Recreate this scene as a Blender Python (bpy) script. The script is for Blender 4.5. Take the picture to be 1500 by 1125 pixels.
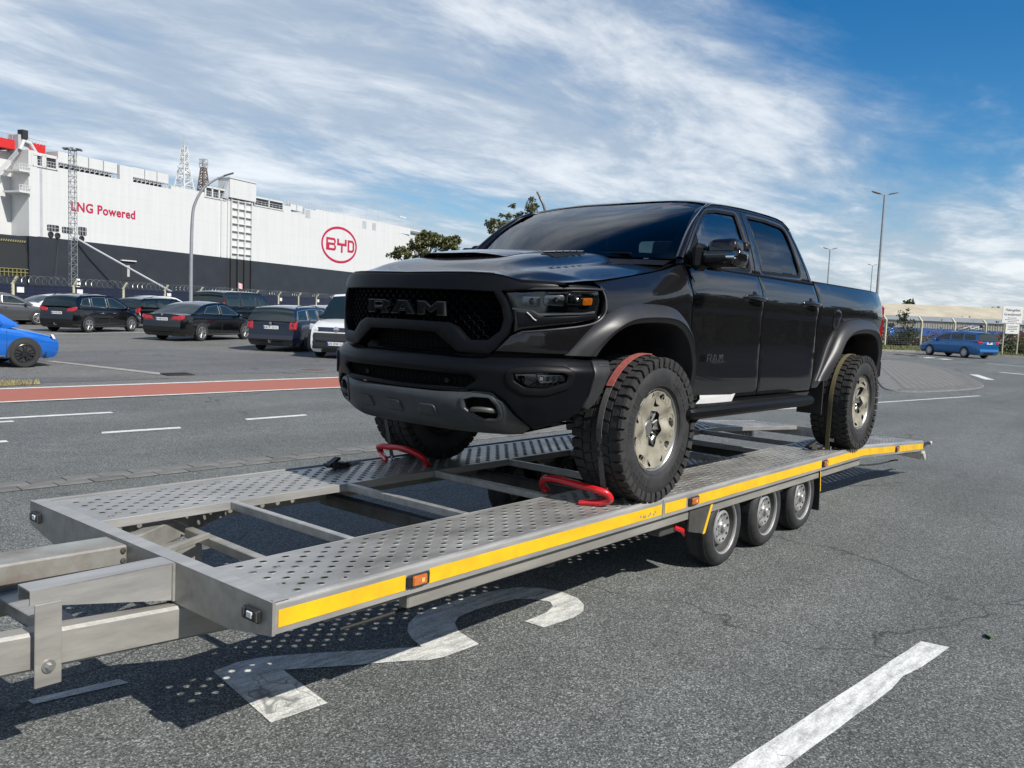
import bpy, bmesh, math, random
import numpy as np
from mathutils import Vector, Matrix, Euler
from mathutils.geometry import delaunay_2d_cdt

for o in list(bpy.data.objects):
    bpy.data.objects.remove(o)
random.seed(7)
SC = bpy.context.scene
COL = SC.collection
R = math.radians

# ------------------------------------------------------------------ camera
CAM = Vector((-4.4216, -3.6039, 1.7631))
c_r = Vector((0.6450, -0.7631, 0.0410)).normalized()
c_f = Vector((0.7627, 0.6404, -0.0893)).normalized()
c_u = c_r.cross(c_f).normalized()
c_r = c_f.cross(c_u).normalized()
cd = bpy.data.cameras.new('camera')
cam = bpy.data.objects.new('camera', cd)
COL.objects.link(cam)
m3 = Matrix((c_r, c_u, -c_f)).transposed()
cam.matrix_world = Matrix.Translation(CAM) @ m3.to_4x4()
cd.sensor_width = 36.0
cd.lens = 29.92
cd.clip_start = 0.05
cd.clip_end = 9000
SC.camera = cam

# ------------------------------------------------------------------ sky and sun
SUN_DIR = Vector((-0.03, 1.06, -1.0)).normalized()      # the way the light travels
SUN_EL = math.asin(-SUN_DIR.z)
world = bpy.data.worlds.new('World')
SC.world = world
world.use_nodes = True
wt = world.node_tree
wt.nodes.clear()
WN, WL = wt.nodes, wt.links
def wn(t, **k):
    n = WN.new(t)
    for a, b in k.items():
        setattr(n, a, b)
    return n
def wmath(op, a, b=None, clamp=False):
    n = wn('ShaderNodeMath', operation=op, use_clamp=clamp)
    for i, v in enumerate((a, b)):
        if v is None:
            continue
        if isinstance(v, (int, float)):
            n.inputs[i].default_value = v
        else:
            WL.new(v, n.inputs[i])
    return n.outputs[0]
sky = wn('ShaderNodeTexSky', sky_type='NISHITA')
sky.sun_disc = False
sky.sun_elevation = SUN_EL
sky.sun_rotation = math.pi
sky.altitude = 0
sky.air_density = 1.0
sky.dust_density = 0.2
sky.ozone_density = 4.0
tc = wn('ShaderNodeTexCoord')
sep = wn('ShaderNodeSeparateXYZ')
WL.new(tc.outputs['Generated'], sep.inputs[0])
zz = wmath('ADD', wmath('MAXIMUM', sep.outputs[2], 0.0), 0.10)
px = wmath('DIVIDE', sep.outputs[0], zz)
py = wmath('DIVIDE', sep.outputs[1], zz)
comb = wn('ShaderNodeCombineXYZ')
WL.new(px, comb.inputs[0]); WL.new(py, comb.inputs[1])
def cloud_noise(rot, scl, loc, scale, detail, rough, dist):
    mp = wn('ShaderNodeMapping')
    mp.inputs['Rotation'].default_value = (0, 0, rot)
    mp.inputs['Scale'].default_value = scl
    mp.inputs['Location'].default_value = loc
    WL.new(comb.outputs[0], mp.inputs['Vector'])
    nz = wn('ShaderNodeTexNoise')
    nz.inputs['Scale'].default_value = scale
    nz.inputs['Detail'].default_value = detail
    nz.inputs['Roughness'].default_value = rough
    nz.inputs['Distortion'].default_value = dist
    WL.new(mp.outputs[0], nz.inputs['Vector'])
    return nz.outputs['Fac']
n_big = cloud_noise(R(-20), (0.7, 1.15, 1), (3.1, 1.7, 0), 0.42, 5, 0.5, 0.3)     # the sheets
n_mid = cloud_noise(R(-28), (0.75, 1.5, 1), (7.3, 2.2, 0), 1.05, 11, 0.62, 0.45)    # the streaks
n_fin = cloud_noise(R(-15), (1.0, 1.5, 1), (1.3, 9.1, 0), 3.6, 10, 0.62, 0.4)     # the wisps
# clear air opens in the east, halfway up, and overhead, as the picture and its reflections show
dotp = wn('ShaderNodeVectorMath', operation='DOT_PRODUCT')
WL.new(tc.outputs['Generated'], dotp.inputs[0])
dotp.inputs[1].default_value = Vector((math.sin(R(88)) * math.cos(R(34)), math.cos(R(88)) * math.cos(R(34)), math.sin(R(34))))
clear = wn('ShaderNodeMapRange', interpolation_type='SMOOTHSTEP')
WL.new(dotp.outputs['Value'], clear.inputs[0])
clear.inputs[1].default_value = 0.84; clear.inputs[2].default_value = 0.98
clear.inputs[3].default_value = 0.0; clear.inputs[4].default_value = 0.30
hi = wn('ShaderNodeMapRange', interpolation_type='SMOOTHSTEP')
WL.new(sep.outputs[2], hi.inputs[0])
hi.inputs[1].default_value = 0.56; hi.inputs[2].default_value = 0.85
hi.inputs[3].default_value = 0.0; hi.inputs[4].default_value = 0.26
clr = wmath('ADD', clear.outputs[0], hi.outputs[0])
cov = wmath('ADD', wmath('ADD', wmath('MULTIPLY', n_big, 0.65), wmath('MULTIPLY', n_mid, 0.55)), wmath('MULTIPLY', n_fin, 0.17))
cov = wmath('SUBTRACT', cov, clr)
ramp = wn('ShaderNodeMapRange', interpolation_type='SMOOTHSTEP')
WL.new(cov, ramp.inputs[0])
ramp.inputs[1].default_value = 0.43; ramp.inputs[2].default_value = 0.74
ramp.inputs[3].default_value = 0.0; ramp.inputs[4].default_value = 0.86
# cloud tone: bright where thin, bluish grey where thick
tone = wn('ShaderNodeMapRange', interpolation_type='SMOOTHSTEP')
WL.new(wmath('ADD', wmath('MULTIPLY', n_mid, 0.80), wmath('MULTIPLY', n_fin, 0.28)), tone.inputs[0])
tone.inputs[1].default_value = 0.46; tone.inputs[2].default_value = 0.74
ccol = wn('ShaderNodeMixRGB')
WL.new(tone.outputs[0], ccol.inputs[0])
ccol.inputs[1].default_value = (4.2, 4.95, 5.9, 1)
ccol.inputs[2].default_value = (8.4, 8.7, 9.0, 1)
mixc = wn('ShaderNodeMixRGB')
WL.new(ramp.outputs[0], mixc.inputs[0])
hsv = wn('ShaderNodeHueSaturation')
hsv.inputs['Saturation'].default_value = 1.38; hsv.inputs['Value'].default_value = 0.95
WL.new(sky.outputs[0], hsv.inputs['Color'])
WL.new(hsv.outputs[0], mixc.inputs[1])
WL.new(ccol.outputs[0], mixc.inputs[2])
bg = wn('ShaderNodeBackground')
bg.inputs['Strength'].default_value = 0.10
WL.new(mixc.outputs[0], bg.inputs['Color'])
wo = wn('ShaderNodeOutputWorld')
WL.new(bg.outputs[0], wo.inputs['Surface'])

sl = bpy.data.lights.new('sun', 'SUN')
sl.energy = 4.8
sl.angle = R(0.53)
sl.color = (1.0, 0.96, 0.895)
sun = bpy.data.objects.new('sun', sl)
COL.objects.link(sun)
sun.rotation_euler = SUN_DIR.to_track_quat('-Z', 'Y').to_euler()
sun.location = (0, -30, 40)

SC.view_settings.view_transform = 'Standard'
SC.view_settings.look = 'None'
SC.view_settings.gamma = 1.0
SC.view_settings.exposure = 0.2
SC.view_settings.use_curve_mapping = False
SC.render.film_transparent = False
SC.cycles.max_bounces = 6
SC.cycles.transparent_max_bounces = 16
SC.cycles.caustics_reflective = False
SC.cycles.caustics_refractive = False
# ------------------------------------------------------------------ materials
MATS = {}
def mat(name, base, rough=0.5, metal=0.0, coat=0.0, noise=0.0, nscale=8.0, bump=0.0, bscale=120.0, spec=None, rvar=0.0, coat_rough=0.03, second=None, streak=None):
    """Principled material with an uneven colour (noise) and fine relief (bump), in object space."""
    m = bpy.data.materials.new(name)
    m.use_nodes = True
    nt = m.node_tree
    b = nt.nodes['Principled BSDF']
    b.inputs['Base Color'].default_value = (*base, 1)
    b.inputs['Roughness'].default_value = rough
    b.inputs['Metallic'].default_value = metal
    b.inputs['Coat Weight'].default_value = coat
    b.inputs['Coat Roughness'].default_value = coat_rough
    if spec is not None:
        b.inputs['Specular IOR Level'].default_value = spec
    co = nt.nodes.new('ShaderNodeTexCoord')
    vec = co.outputs['Object']
    if streak:
        mp = nt.nodes.new('ShaderNodeMapping')
        mp.inputs['Scale'].default_value = streak
        nt.links.new(vec, mp.inputs['Vector'])
        vec = mp.outputs[0]
    if noise > 0:
        n = nt.nodes.new('ShaderNodeTexNoise')
        n.inputs['Scale'].default_value = nscale
        n.inputs['Detail'].default_value = 6
        n.inputs['Roughness'].default_value = 0.62
        nt.links.new(vec, n.inputs['Vector'])
        r = nt.nodes.new('ShaderNodeValToRGB')
        r.color_ramp.elements[0].position = 0.3
        r.color_ramp.elements[1].position = 0.7
        s = second
        lo = tuple(c * (1 - noise) for c in base) if s is None else s
        hi = tuple(min(1, c * (1 + noise)) for c in base)
        r.color_ramp.elements[0].color = (*lo, 1)
        r.color_ramp.elements[1].color = (*hi, 1)
        nt.links.new(n.outputs['Fac'], r.inputs[0])
        nt.links.new(r.outputs[0], b.inputs['Base Color'])
        if rvar > 0:
            mr = nt.nodes.new('ShaderNodeMapRange')
            nt.links.new(n.outputs['Fac'], mr.inputs[0])
            mr.inputs[1].default_value = 0.3; mr.inputs[2].default_value = 0.7
            mr.inputs[3].default_value = max(0.02, rough - rvar); mr.inputs[4].default_value = min(1, rough + rvar)
            nt.links.new(mr.outputs[0], b.inputs['Roughness'])
    if bump > 0:
        n2 = nt.nodes.new('ShaderNodeTexNoise')
        n2.inputs['Scale'].default_value = bscale
        n2.inputs['Detail'].default_value = 4
        nt.links.new(co.outputs['Object'], n2.inputs['Vector'])
        bp = nt.nodes.new('ShaderNodeBump')
        bp.inputs['Strength'].default_value = bump
        bp.inputs['Distance'].default_value = 0.01
        nt.links.new(n2.outputs['Fac'], bp.inputs['Height'])
        nt.links.new(bp.outputs[0], b.inputs['Normal'])
    MATS[name] = m
    return m

def glass(name, tint, ior=1.5, rough=0.0):
    m = bpy.data.materials.new(name)
    m.use_nodes = True
    nt = m.node_tree
    nt.nodes.clear()
    out = nt.nodes.new('ShaderNodeOutputMaterial')
    mx = nt.nodes.new('ShaderNodeMixShader')
    tr = nt.nodes.new('ShaderNodeBsdfTransparent')
    tr.inputs[0].default_value = (*tint, 1)
    gl = nt.nodes.new('ShaderNodeBsdfGlossy')
    gl.inputs['Roughness'].default_value = rough
    gl.inputs['Color'].default_value = (0.95, 0.97, 1, 1)
    fr = nt.nodes.new('ShaderNodeFresnel')
    fr.inputs['IOR'].default_value = ior
    nt.links.new(fr.outputs[0], mx.inputs[0])
    nt.links.new(tr.outputs[0], mx.inputs[1])
    nt.links.new(gl.outputs[0], mx.inputs[2])
    nt.links.new(mx.outputs[0], out.inputs['Surface'])
    MATS[name] = m
    return m

# ------------------------------------------------------------------ objects
def tag(o, label=None, cat=None, group=None, kind=None):
    if label: o['label'] = label
    if cat: o['category'] = cat
    if group: o['group'] = group
    if kind: o['kind'] = kind
    return o
def empty(name, loc=(0, 0, 0), rot=(0, 0, 0), label=None, cat=None, group=None):
    o = bpy.data.objects.new(name, None)
    o.empty_display_size = 0.2
    COL.objects.link(o)
    o.location = loc
    o.rotation_euler = rot
    tag(o, label, cat, group)
    return o
def link(name, me, material=None, parent=None, kind=None):
    o = bpy.data.objects.new(name, me)
    COL.objects.link(o)
    if material is not None and not me.materials:
        me.materials.append(MATS[material] if isinstance(material, str) else material)
    if parent is not None:
        o.parent = parent
    if kind:
        o['kind'] = kind
    return o
def inst(src, parent, loc=(0, 0, 0), rot=(0, 0, 0), scale=(1, 1, 1)):
    """copy of one object (shared mesh) under a new parent"""
    o = src.copy()
    COL.objects.link(o)
    o.parent = parent
    o.location = loc; o.rotation_euler = rot; o.scale = scale
    return o
def copy_tree(src, parent=None):
    c = src.copy()
    COL.objects.link(c)
    c.parent = parent
    for ch in src.children:
        copy_tree(ch, c)
    return c

class MB:
    """collects simple shapes, then becomes one mesh object"""
    def __init__(s):
        s.v, s.f = [], []
    def add(s, verts, faces):
        n = len(s.v)
        s.v += [tuple(p) for p in verts]
        s.f += [tuple(n + i for i in f) for f in faces]
        return s
    def box(s, c, d, rot=None, bev=0.0):
        hx, hy, hz = d[0] / 2, d[1] / 2, d[2] / 2
        if bev > 0:
            b = min(bev, hx * .9, hy * .9, hz * .9)
            pts = []
            for sx in (-1, 1):
                for sy in (-1, 1):
                    for sz in (-1, 1):
                        pts += [(sx * hx, sy * (hy - b), sz * (hz - b)), (sx * (hx - b), sy * hy, sz * (hz - b)), (sx * (hx - b), sy * (hy - b), sz * hz)]
            bm = bmesh.new()
            vs = [bm.verts.new(p) for p in pts]
            bmesh.ops.convex_hull(bm, input=vs)
            bmesh.ops.dissolve_limit(bm, angle_limit=0.01, verts=bm.verts, edges=bm.edges)
            bm.verts.index_update()
            P = [v.co.copy() for v in bm.verts]
            F = [[v.index for v in f.verts] for f in bm.faces]
            bm.free()
        else:
            P = [Vector((x, y, z)) for x in (-hx, hx) for y in (-hy, hy) for z in (-hz, hz)]
            F = [(0, 1, 3, 2), (4, 6, 7, 5), (0, 4, 5, 1), (2, 3, 7, 6), (0, 2, 6, 4), (1, 5, 7, 3)]
        M = Euler(rot).to_matrix() if rot is not None and not isinstance(rot, Matrix) else (rot or Matrix.Identity(3))
        c = Vector(c)
        return s.add([M @ p + c for p in P], F)
    def beam(s, a, b, w, h, up=(0, 0, 1), bev=0.0):
        """square bar from a to b, w across, h along up"""
        a, b = Vector(a), Vector(b)
        x = (b - a).normalized()
        y = Vector(up).cross(x).normalized()
        z = x.cross(y)
        M = Matrix((x, y, z)).transposed()
        return s.box((a + b) / 2, ((b - a).length, w, h), M, bev)
    def cyl(s, a, b, r0, r1=None, n=12, caps=True):
        r1 = r0 if r1 is None else r1
        a, b = Vector(a), Vector(b)
        x = (b - a).normalized()
        t = Vector((0, 0, 1)) if abs(x.z) < .9 else Vector((1, 0, 0))
        u = x.cross(t).normalized(); w = x.cross(u)
        V = []
        for p, r in ((a, r0), (b, r1)):
            for i in range(n):
                q = 2 * math.pi * i / n
                V.append(p + u * (r * math.cos(q)) + w * (r * math.sin(q)))
        F = [(i, (i + 1) % n, n + (i + 1) % n, n + i) for i in range(n)]
        if caps:
            F += [tuple(range(n - 1, -1, -1)), tuple(range(n, 2 * n))]
        return s.add(V, F)
    def tube(s, pts, r, n=8, caps=True):
        pts = [Vector(p) for p in pts]
        rr = r if isinstance(r, (list, tuple)) else [r] * len(pts)
        V, F = [], []
        u = None
        for i, p in enumerate(pts):
            t = (pts[min(i + 1, len(pts) - 1)] - pts[max(i - 1, 0)]).normalized()
            if u is None:
                k = Vector((0, 0, 1)) if abs(t.z) < .9 else Vector((1, 0, 0))
                u = t.cross(k).normalized()
            else:
                u = (u - t * u.dot(t)).normalized()
            w = t.cross(u)
            for j in range(n):
                q = 2 * math.pi * j / n
                V.append(p + u * (rr[i] * math.cos(q)) + w * (rr[i] * math.sin(q)))
        for i in range(len(pts) - 1):
            for j in range(n):
                F.append((i * n + j, i * n + (j + 1) % n, (i + 1) * n + (j + 1) % n, (i + 1) * n + j))
        if caps:
            F += [tuple(range(n - 1, -1, -1)), tuple(range((len(pts) - 1) * n, len(pts) * n))]
        return s.add(V, F)
    def lathe(s, prof, n=48, axis='y', c=(0, 0, 0)):
        """prof: (radius, axial) pairs; revolved about the axis"""
        V, F = [], []
        k = len(prof)
        for i in range(n):
            q = 2 * math.pi * i / n
            for r, h in prof:
                p = {'y': (r * math.cos(q), h, r * math.sin(q)), 'x': (h, r * math.cos(q), r * math.sin(q)), 'z': (r * math.cos(q), r * math.sin(q), h)}[axis]
                V.append((p[0] + c[0], p[1] + c[1], p[2] + c[2]))
        for i in range(n):
            for j in range(k - 1):
                a, b = i * k + j, ((i + 1) % n) * k + j
                F.append((a, a + 1, b + 1, b))
        return s.add(V, F)
    def prism(s, poly, fn0, fn1):
        """polygon (list of 2-tuples) placed by fn0 and fn1, joined by walls"""
        n = len(poly)
        V = [fn0(*p) for p in poly] + [fn1(*p) for p in poly]
        F = [tuple(range(n)), tuple(range(2 * n - 1, n - 1, -1))] + [(i, n + i, n + (i + 1) % n, (i + 1) % n) for i in range(n)]
        return s.add(V, F)
    def grid(s, rows):
        n = len(rows[0]); V = [p for r in rows for p in r]
        F = [(i * n + j, i * n + j + 1, (i + 1) * n + j + 1, (i + 1) * n + j) for i in range(len(rows) - 1) for j in range(n - 1)]
        return s.add(V, F)
    def mesh(s, name, angle=30, fix=True):
        me = bpy.data.meshes.new(name)
        me.from_pydata([tuple(p) for p in s.v], [], s.f)
        if fix:
            bm = bmesh.new(); bm.from_mesh(me)
            bmesh.ops.recalc_face_normals(bm, faces=bm.faces)
            bm.to_mesh(me); bm.free()
        me.update()
        smooth(me, angle)
        return me
    def build(s, name, material, parent=None, angle=30, kind=None, fix=True):
        return link(name, s.mesh(name, angle, fix), material, parent, kind)
def smooth(me, angle=30):
    if angle:
        me.polygons.foreach_set('use_smooth', [True] * len(me.polygons))
        me.set_sharp_from_angle(angle=R(angle))

# ------------------------------------------------------------------ outlines and shaped panels
def lerp(a, b, t): return a + (b - a) * t
def interp(x, tab):
    if x <= tab[0][0]: return tab[0][1]
    for (a, b), (c, d) in zip(tab, tab[1:]):
        if x <= c: return b + (d - b) * (x - a) / (c - a)
    return tab[-1][1]
def sinterp(x, tab):
    """smooth (Catmull) table look-up"""
    if x <= tab[0][0]: return tab[0][1]
    if x >= tab[-1][0]: return tab[-1][1]
    for i in range(len(tab) - 1):
        x1, y1 = tab[i]; x2, y2 = tab[i + 1]
        if x <= x2:
            x0, y0 = tab[i - 1] if i else (2 * x1 - x2, 2 * y1 - y2)
            x3, y3 = tab[i + 2] if i + 2 < len(tab) else (2 * x2 - x1, 2 * y2 - y1)
            h = x2 - x1; t = (x - x1) / h
            m1 = (y2 - y0) / (x2 - x0) * h; m2 = (y3 - y1) / (x3 - x1) * h
            return (2*t**3-3*t*t+1)*y1 + (t**3-2*t*t+t)*m1 + (-2*t**3+3*t*t)*y2 + (t**3-t*t)*m2
def catmull(pts, sub=6, closed=False):
    P = [np.array(p, float) for p in pts]; n = len(P); out = []
    rng = range(n) if closed else range(n - 1)
    for i in rng:
        p0 = P[(i - 1) % n] if closed or i > 0 else 2 * P[0] - P[1]
        p1, p2 = P[i], P[(i + 1) % n]
        p3 = P[(i + 2) % n] if closed or i + 2 < n else 2 * P[-1] - P[-2]
        for k in range(sub):
            t = k / sub
            out.append(tuple(.5 * (2*p1 + (p2-p0)*t + (2*p0-5*p1+4*p2-p3)*t*t + (3*p1-p0-3*p2+p3)*t**3)))
    if not closed: out.append(tuple(P[-1]))
    return out
def resample(pts, n, closed=False):
    P = np.array(pts, float)
    if closed: P = np.vstack([P, P[:1]])
    d = np.r_[0, np.cumsum(np.linalg.norm(np.diff(P, axis=0), axis=1))]
    t = np.linspace(0, d[-1], n, endpoint=not closed)
    return [tuple(np.interp(q, d, P[:, k]) for k in range(P.shape[1])) for q in t]
def dens(poly, step):
    out = []
    for i, a in enumerate(poly):
        b = poly[(i + 1) % len(poly)]
        L = math.dist(a, b); k = max(1, int(math.ceil(L / step)))
        out += [(lerp(a[0], b[0], j / k), lerp(a[1], b[1], j / k)) for j in range(k)]
    return out
def area(p): return .5 * sum(a[0]*b[1]-b[0]*a[1] for a, b in zip(p, p[1:] + p[:1]))
def fillet(poly, r, n=4):
    """round each corner with radius about r"""
    out = []
    m = len(poly)
    rr = r if isinstance(r, (list, tuple)) else [r] * m
    for i in range(m):
        p, a, b = np.array(poly[i]), np.array(poly[i - 1]), np.array(poly[(i + 1) % m])
        la, lb = np.linalg.norm(a - p), np.linalg.norm(b - p)
        d = min(rr[i], la * .45, lb * .45)
        if d < 1e-5: out.append(tuple(p)); continue
        q0, q1 = p + (a - p) / la * d, p + (b - p) / lb * d
        for k in range(n + 1):
            t = k / n
            out.append(tuple((1-t)**2 * q0 + 2*t*(1-t) * p + t*t * q1))
    return out
def inset(poly, d):
    if area(poly) < 0: poly = poly[::-1]
    n = len(poly); out = []
    for i in range(n):
        a, p, b = (np.array(poly[(i + k) % n]) for k in (-1, 0, 1))
        e1 = p - a; e2 = b - p
        e1 = e1 / (np.linalg.norm(e1) + 1e-12); e2 = e2 / (np.linalg.norm(e2) + 1e-12)
        n1 = np.array((-e1[1], e1[0])); n2 = np.array((-e2[1], e2[0]))
        nn = n1 + n2; L = np.linalg.norm(nn)
        if L < .3: out.append(tuple(p + n1 * d)); continue
        nn /= L
        out.append(tuple(p + nn * min(d / max(.35, nn @ n1), 2.2 * d)))
    return out
def inside(P, poly):
    P = np.asarray(P); x, y = P[:, 0], P[:, 1]; c = np.zeros(len(P), bool)
    q = np.array(poly); j = len(q) - 1
    for i in range(len(q)):
        xi, yi = q[i]; xj, yj = q[j]
        if yi != yj:
            c ^= ((yi > y) != (yj > y)) & (x < (xj - xi) * (y - yi) / (yj - yi) + xi)
        j = i
    return c
def fill2d(outer, holes, sp):
    loops = [outer] + holes
    V, E = [], []
    for lp in loops:
        n0 = len(V); V += [tuple(p) for p in lp]
        E += [(n0 + i, n0 + (i + 1) % len(lp)) for i in range(len(lp))]
    B = np.array(V)
    x0, y0 = B.min(0); x1, y1 = B.max(0)
    G = []
    j = 0
    y = y0 + sp * .5
    while y < y1:
        x = x0 + (sp * .5 if j % 2 else sp)
        while x < x1:
            G.append((x, y)); x += sp
        y += sp * .866; j += 1
    if G:
        G = np.array(G)
        ok = inside(G, outer)
        for h in holes: ok &= ~inside(G, h)
        G = G[ok]
        if len(G):
            dd = np.full(len(G), 9e9)
            for k in range(0, len(B), 256):
                dd = np.minimum(dd, ((G[:, None, :] - B[None, k:k + 256, :]) ** 2).sum(2).min(1))
            G = G[dd > (sp * .5) ** 2]
            V += [tuple(p) for p in G]
    r = delaunay_2d_cdt([Vector(v) for v in V], E, [], 0, 1e-7)
    ov, of = [tuple(v) for v in r[0]], r[2]
    cen = np.array([np.mean([ov[i] for i in f], axis=0) for f in of])
    ok = inside(cen, outer)
    for h in holes: ok &= ~inside(cen, h)
    return ov, [tuple(f) for f, k in zip(of, ok) if k]
def panel(name, outline, fn, material, parent, thick=0.02, edge=0.006, sp=0.05, holes=(), angle=40, step=None, back=False):
    """a sheet with rounded edges: outline (a, b) laid on the surface fn(a, b, d), d metres proud of it"""
    step = step or sp
    o = dens(outline, step)
    if area(o) < 0: o = o[::-1]
    hs = []
    for h in holes:
        h = dens(list(h), step)
        if area(h) < 0: h = h[::-1]
        hs.append(h)
    oi = inset(o, edge)
    hi_ = [inset(h, -edge) for h in hs]
    V2, F = fill2d(oi, hi_, sp)
    mb = MB()
    mb.add([fn(a, b, 0) for a, b in V2], F)
    for lp, li in [(o, oi)] + list(zip(hs, hi_)):
        rows = [[fn(a, b, 0) for a, b in li], [fn((a * .7 + p * .3), (b * .7 + q * .3), -edge * .25) for (a, b), (p, q) in zip(lp, li)],
                [fn(a, b, -edge) for a, b in lp], [fn(a, b, -thick) for a, b in lp]]
        rows = [r + r[:1] for r in rows]
        mb.grid(rows)
    if back:
        V3, F3 = fill2d(o, hs, sp * 1.6)
        mb.add([fn(a, b, -thick) for a, b in V3], F3)
    me = bpy.data.meshes.new(name)
    me.from_pydata([tuple(p) for p in mb.v], [], mb.f)
    bm = bmesh.new(); bm.from_mesh(me)
    bmesh.ops.remove_doubles(bm, verts=bm.verts, dist=0.0004)
    bmesh.ops.recalc_face_normals(bm, faces=bm.faces)
    bm.to_mesh(me); bm.free()
    smooth(me, angle)
    return link(name, me, material, parent)
FONT_CACHE = {}
def text_mesh(body, size, extrude=0.002, spacing=1.0, align='CENTER', bold=0.0):
    cu = bpy.data.curves.new('lettering', 'FONT')
    cu.body = body; cu.size = size; cu.extrude = extrude
    cu.align_x = align; cu.align_y = 'CENTER'; cu.space_character = spacing
    cu.resolution_u = 3
    cu.offset = bold
    o = bpy.data.objects.new('lettering', cu)
    COL.objects.link(o)
    dg = bpy.context.evaluated_depsgraph_get()
    me = bpy.data.meshes.new_from_object(o.evaluated_get(dg))
    bpy.data.objects.remove(o)
    return me
# ------------------------------------------------------------------ materials used everywhere
def asphalt(name, dark, light, grain=170.0, patch=0.25, warm=(1, 1, 1)):
    m = bpy.data.materials.new(name); m.use_nodes = True
    nt = m.node_tree; N, L = nt.nodes, nt.links
    b = N['Principled BSDF']
    co = N.new('ShaderNodeTexCoord')
    v1 = N.new('ShaderNodeTexVoronoi'); v1.inputs['Scale'].default_value = grain
    L.new(co.outputs['Object'], v1.inputs['Vector'])
    sp = N.new('ShaderNodeSeparateColor'); L.new(v1.outputs['Color'], sp.inputs[0])
    gr = N.new('ShaderNodeValToRGB'); L.new(sp.outputs[0], gr.inputs[0])
    e = gr.color_ramp.elements
    e[0].position = 0.0; e[0].color = (*[dark * w for w in warm], 1)
    e[1].position = 1.0; e[1].color = (*[min(1, light * 2.3) * w for w in warm], 1)
    k = e.new(0.55); k.color = (*[light * .75 * w for w in warm], 1)
    k = e.new(0.86); k.color = (*[light * 1.25 * w for w in warm], 1)
    n1 = N.new('ShaderNodeTexNoise'); n1.inputs['Scale'].default_value = 0.35; n1.inputs['Detail'].default_value = 7; n1.inputs['Roughness'].default_value = .6
    L.new(co.outputs['Object'], n1.inputs['Vector'])
    n2 = N.new('ShaderNodeTexNoise'); n2.inputs['Scale'].default_value = 3.1; n2.inputs['Detail'].default_value = 8; n2.inputs['Roughness'].default_value = .65
    L.new(co.outputs['Object'], n2.inputs['Vector'])
    def mr(src, a, bb, c, d):
        r = N.new('ShaderNodeMapRange'); L.new(src, r.inputs[0])
        for i, q in enumerate((a, bb, c, d)): r.inputs[i + 1].default_value = q
        return r.outputs[0]
    def mul(a, c):
        x = N.new('ShaderNodeMath'); x.operation = 'MULTIPLY'
        L.new(a, x.inputs[0])
        if isinstance(c, float): x.inputs[1].default_value = c
        else: L.new(c, x.inputs[1])
        return x.outputs[0]
    f = mul(mr(n1.outputs['Fac'], .3, .7, 1 - patch, 1 + patch), mr(n2.outputs['Fac'], .3, .7, 1 - patch * .55, 1 + patch * .55))
    # wheel tracks along the road and sparse oil spots
    mpt = N.new('ShaderNodeMapping'); mpt.inputs['Scale'].default_value = (.10, 1.0, 1); mpt.inputs['Rotation'].default_value = (0, 0, .08)
    L.new(co.outputs['Object'], mpt.inputs[0])
    n3 = N.new('ShaderNodeTexNoise'); n3.inputs['Scale'].default_value = 1.1; n3.inputs['Detail'].default_value = 5; L.new(mpt.outputs[0], n3.inputs['Vector'])
    f = mul(f, mr(n3.outputs['Fac'], .35, .65, .90, 1.07))
    v3 = N.new('ShaderNodeTexVoronoi'); v3.inputs['Scale'].default_value = .55
    L.new(co.outputs['Object'], v3.inputs['Vector'])
    n4 = N.new('ShaderNodeTexNoise'); n4.inputs['Scale'].default_value = 7; n4.inputs['Detail'].default_value = 4; L.new(co.outputs['Object'], n4.inputs['Vector'])
    ad4 = N.new('ShaderNodeMath'); ad4.operation = 'MULTIPLY_ADD'; L.new(n4.outputs['Fac'], ad4.inputs[0]); ad4.inputs[1].default_value = .16; L.new(v3.outputs['Distance'], ad4.inputs[2])
    f = mul(f, mr(ad4.outputs[0], .12, .21, .74, 1.0))
    # wandering hair cracks, only here and there
    wv = N.new('ShaderNodeTexNoise'); wv.inputs['Scale'].default_value = 1.1; wv.inputs['Detail'].default_value = 5
    L.new(co.outputs['Object'], wv.inputs['Vector'])
    add = N.new('ShaderNodeVectorMath'); add.operation = 'MULTIPLY_ADD'
    L.new(wv.outputs['Color'], add.inputs[0]); add.inputs[1].default_value = (1.6, 1.6, 0); L.new(co.outputs['Object'], add.inputs[2])
    v2 = N.new('ShaderNodeTexVoronoi'); v2.feature = 'DISTANCE_TO_EDGE'; v2.inputs['Scale'].default_value = 0.23
    L.new(add.outputs[0], v2.inputs['Vector'])
    crack = mr(v2.outputs['Distance'], 0.0, 0.0045, 0.40, 1.0)
    gate = mr(n1.outputs['Fac'], .45, .55, 1.0, 0.0)
    mx = N.new('ShaderNodeMath'); mx.operation = 'MAXIMUM'; L.new(crack, mx.inputs[0]); L.new(gate, mx.inputs[1])
    f = mul(f, mx.outputs[0])
    vm = N.new('ShaderNodeVectorMath'); vm.operation = 'SCALE'
    L.new(gr.outputs[0], vm.inputs[0]); L.new(f, vm.inputs['Scale'])
    L.new(vm.outputs[0], b.inputs['Base Color'])
    b.inputs['Roughness'].default_value = .82
    b.inputs['Specular IOR Level'].default_value = .35
    bp = N.new('ShaderNodeBump'); bp.inputs['Strength'].default_value = .55; bp.inputs['Distance'].default_value = .004
    L.new(sp.outputs[0], bp.inputs['Height']); L.new(bp.outputs[0], b.inputs['Normal'])
    MATS[name] = m
    return m
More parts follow.
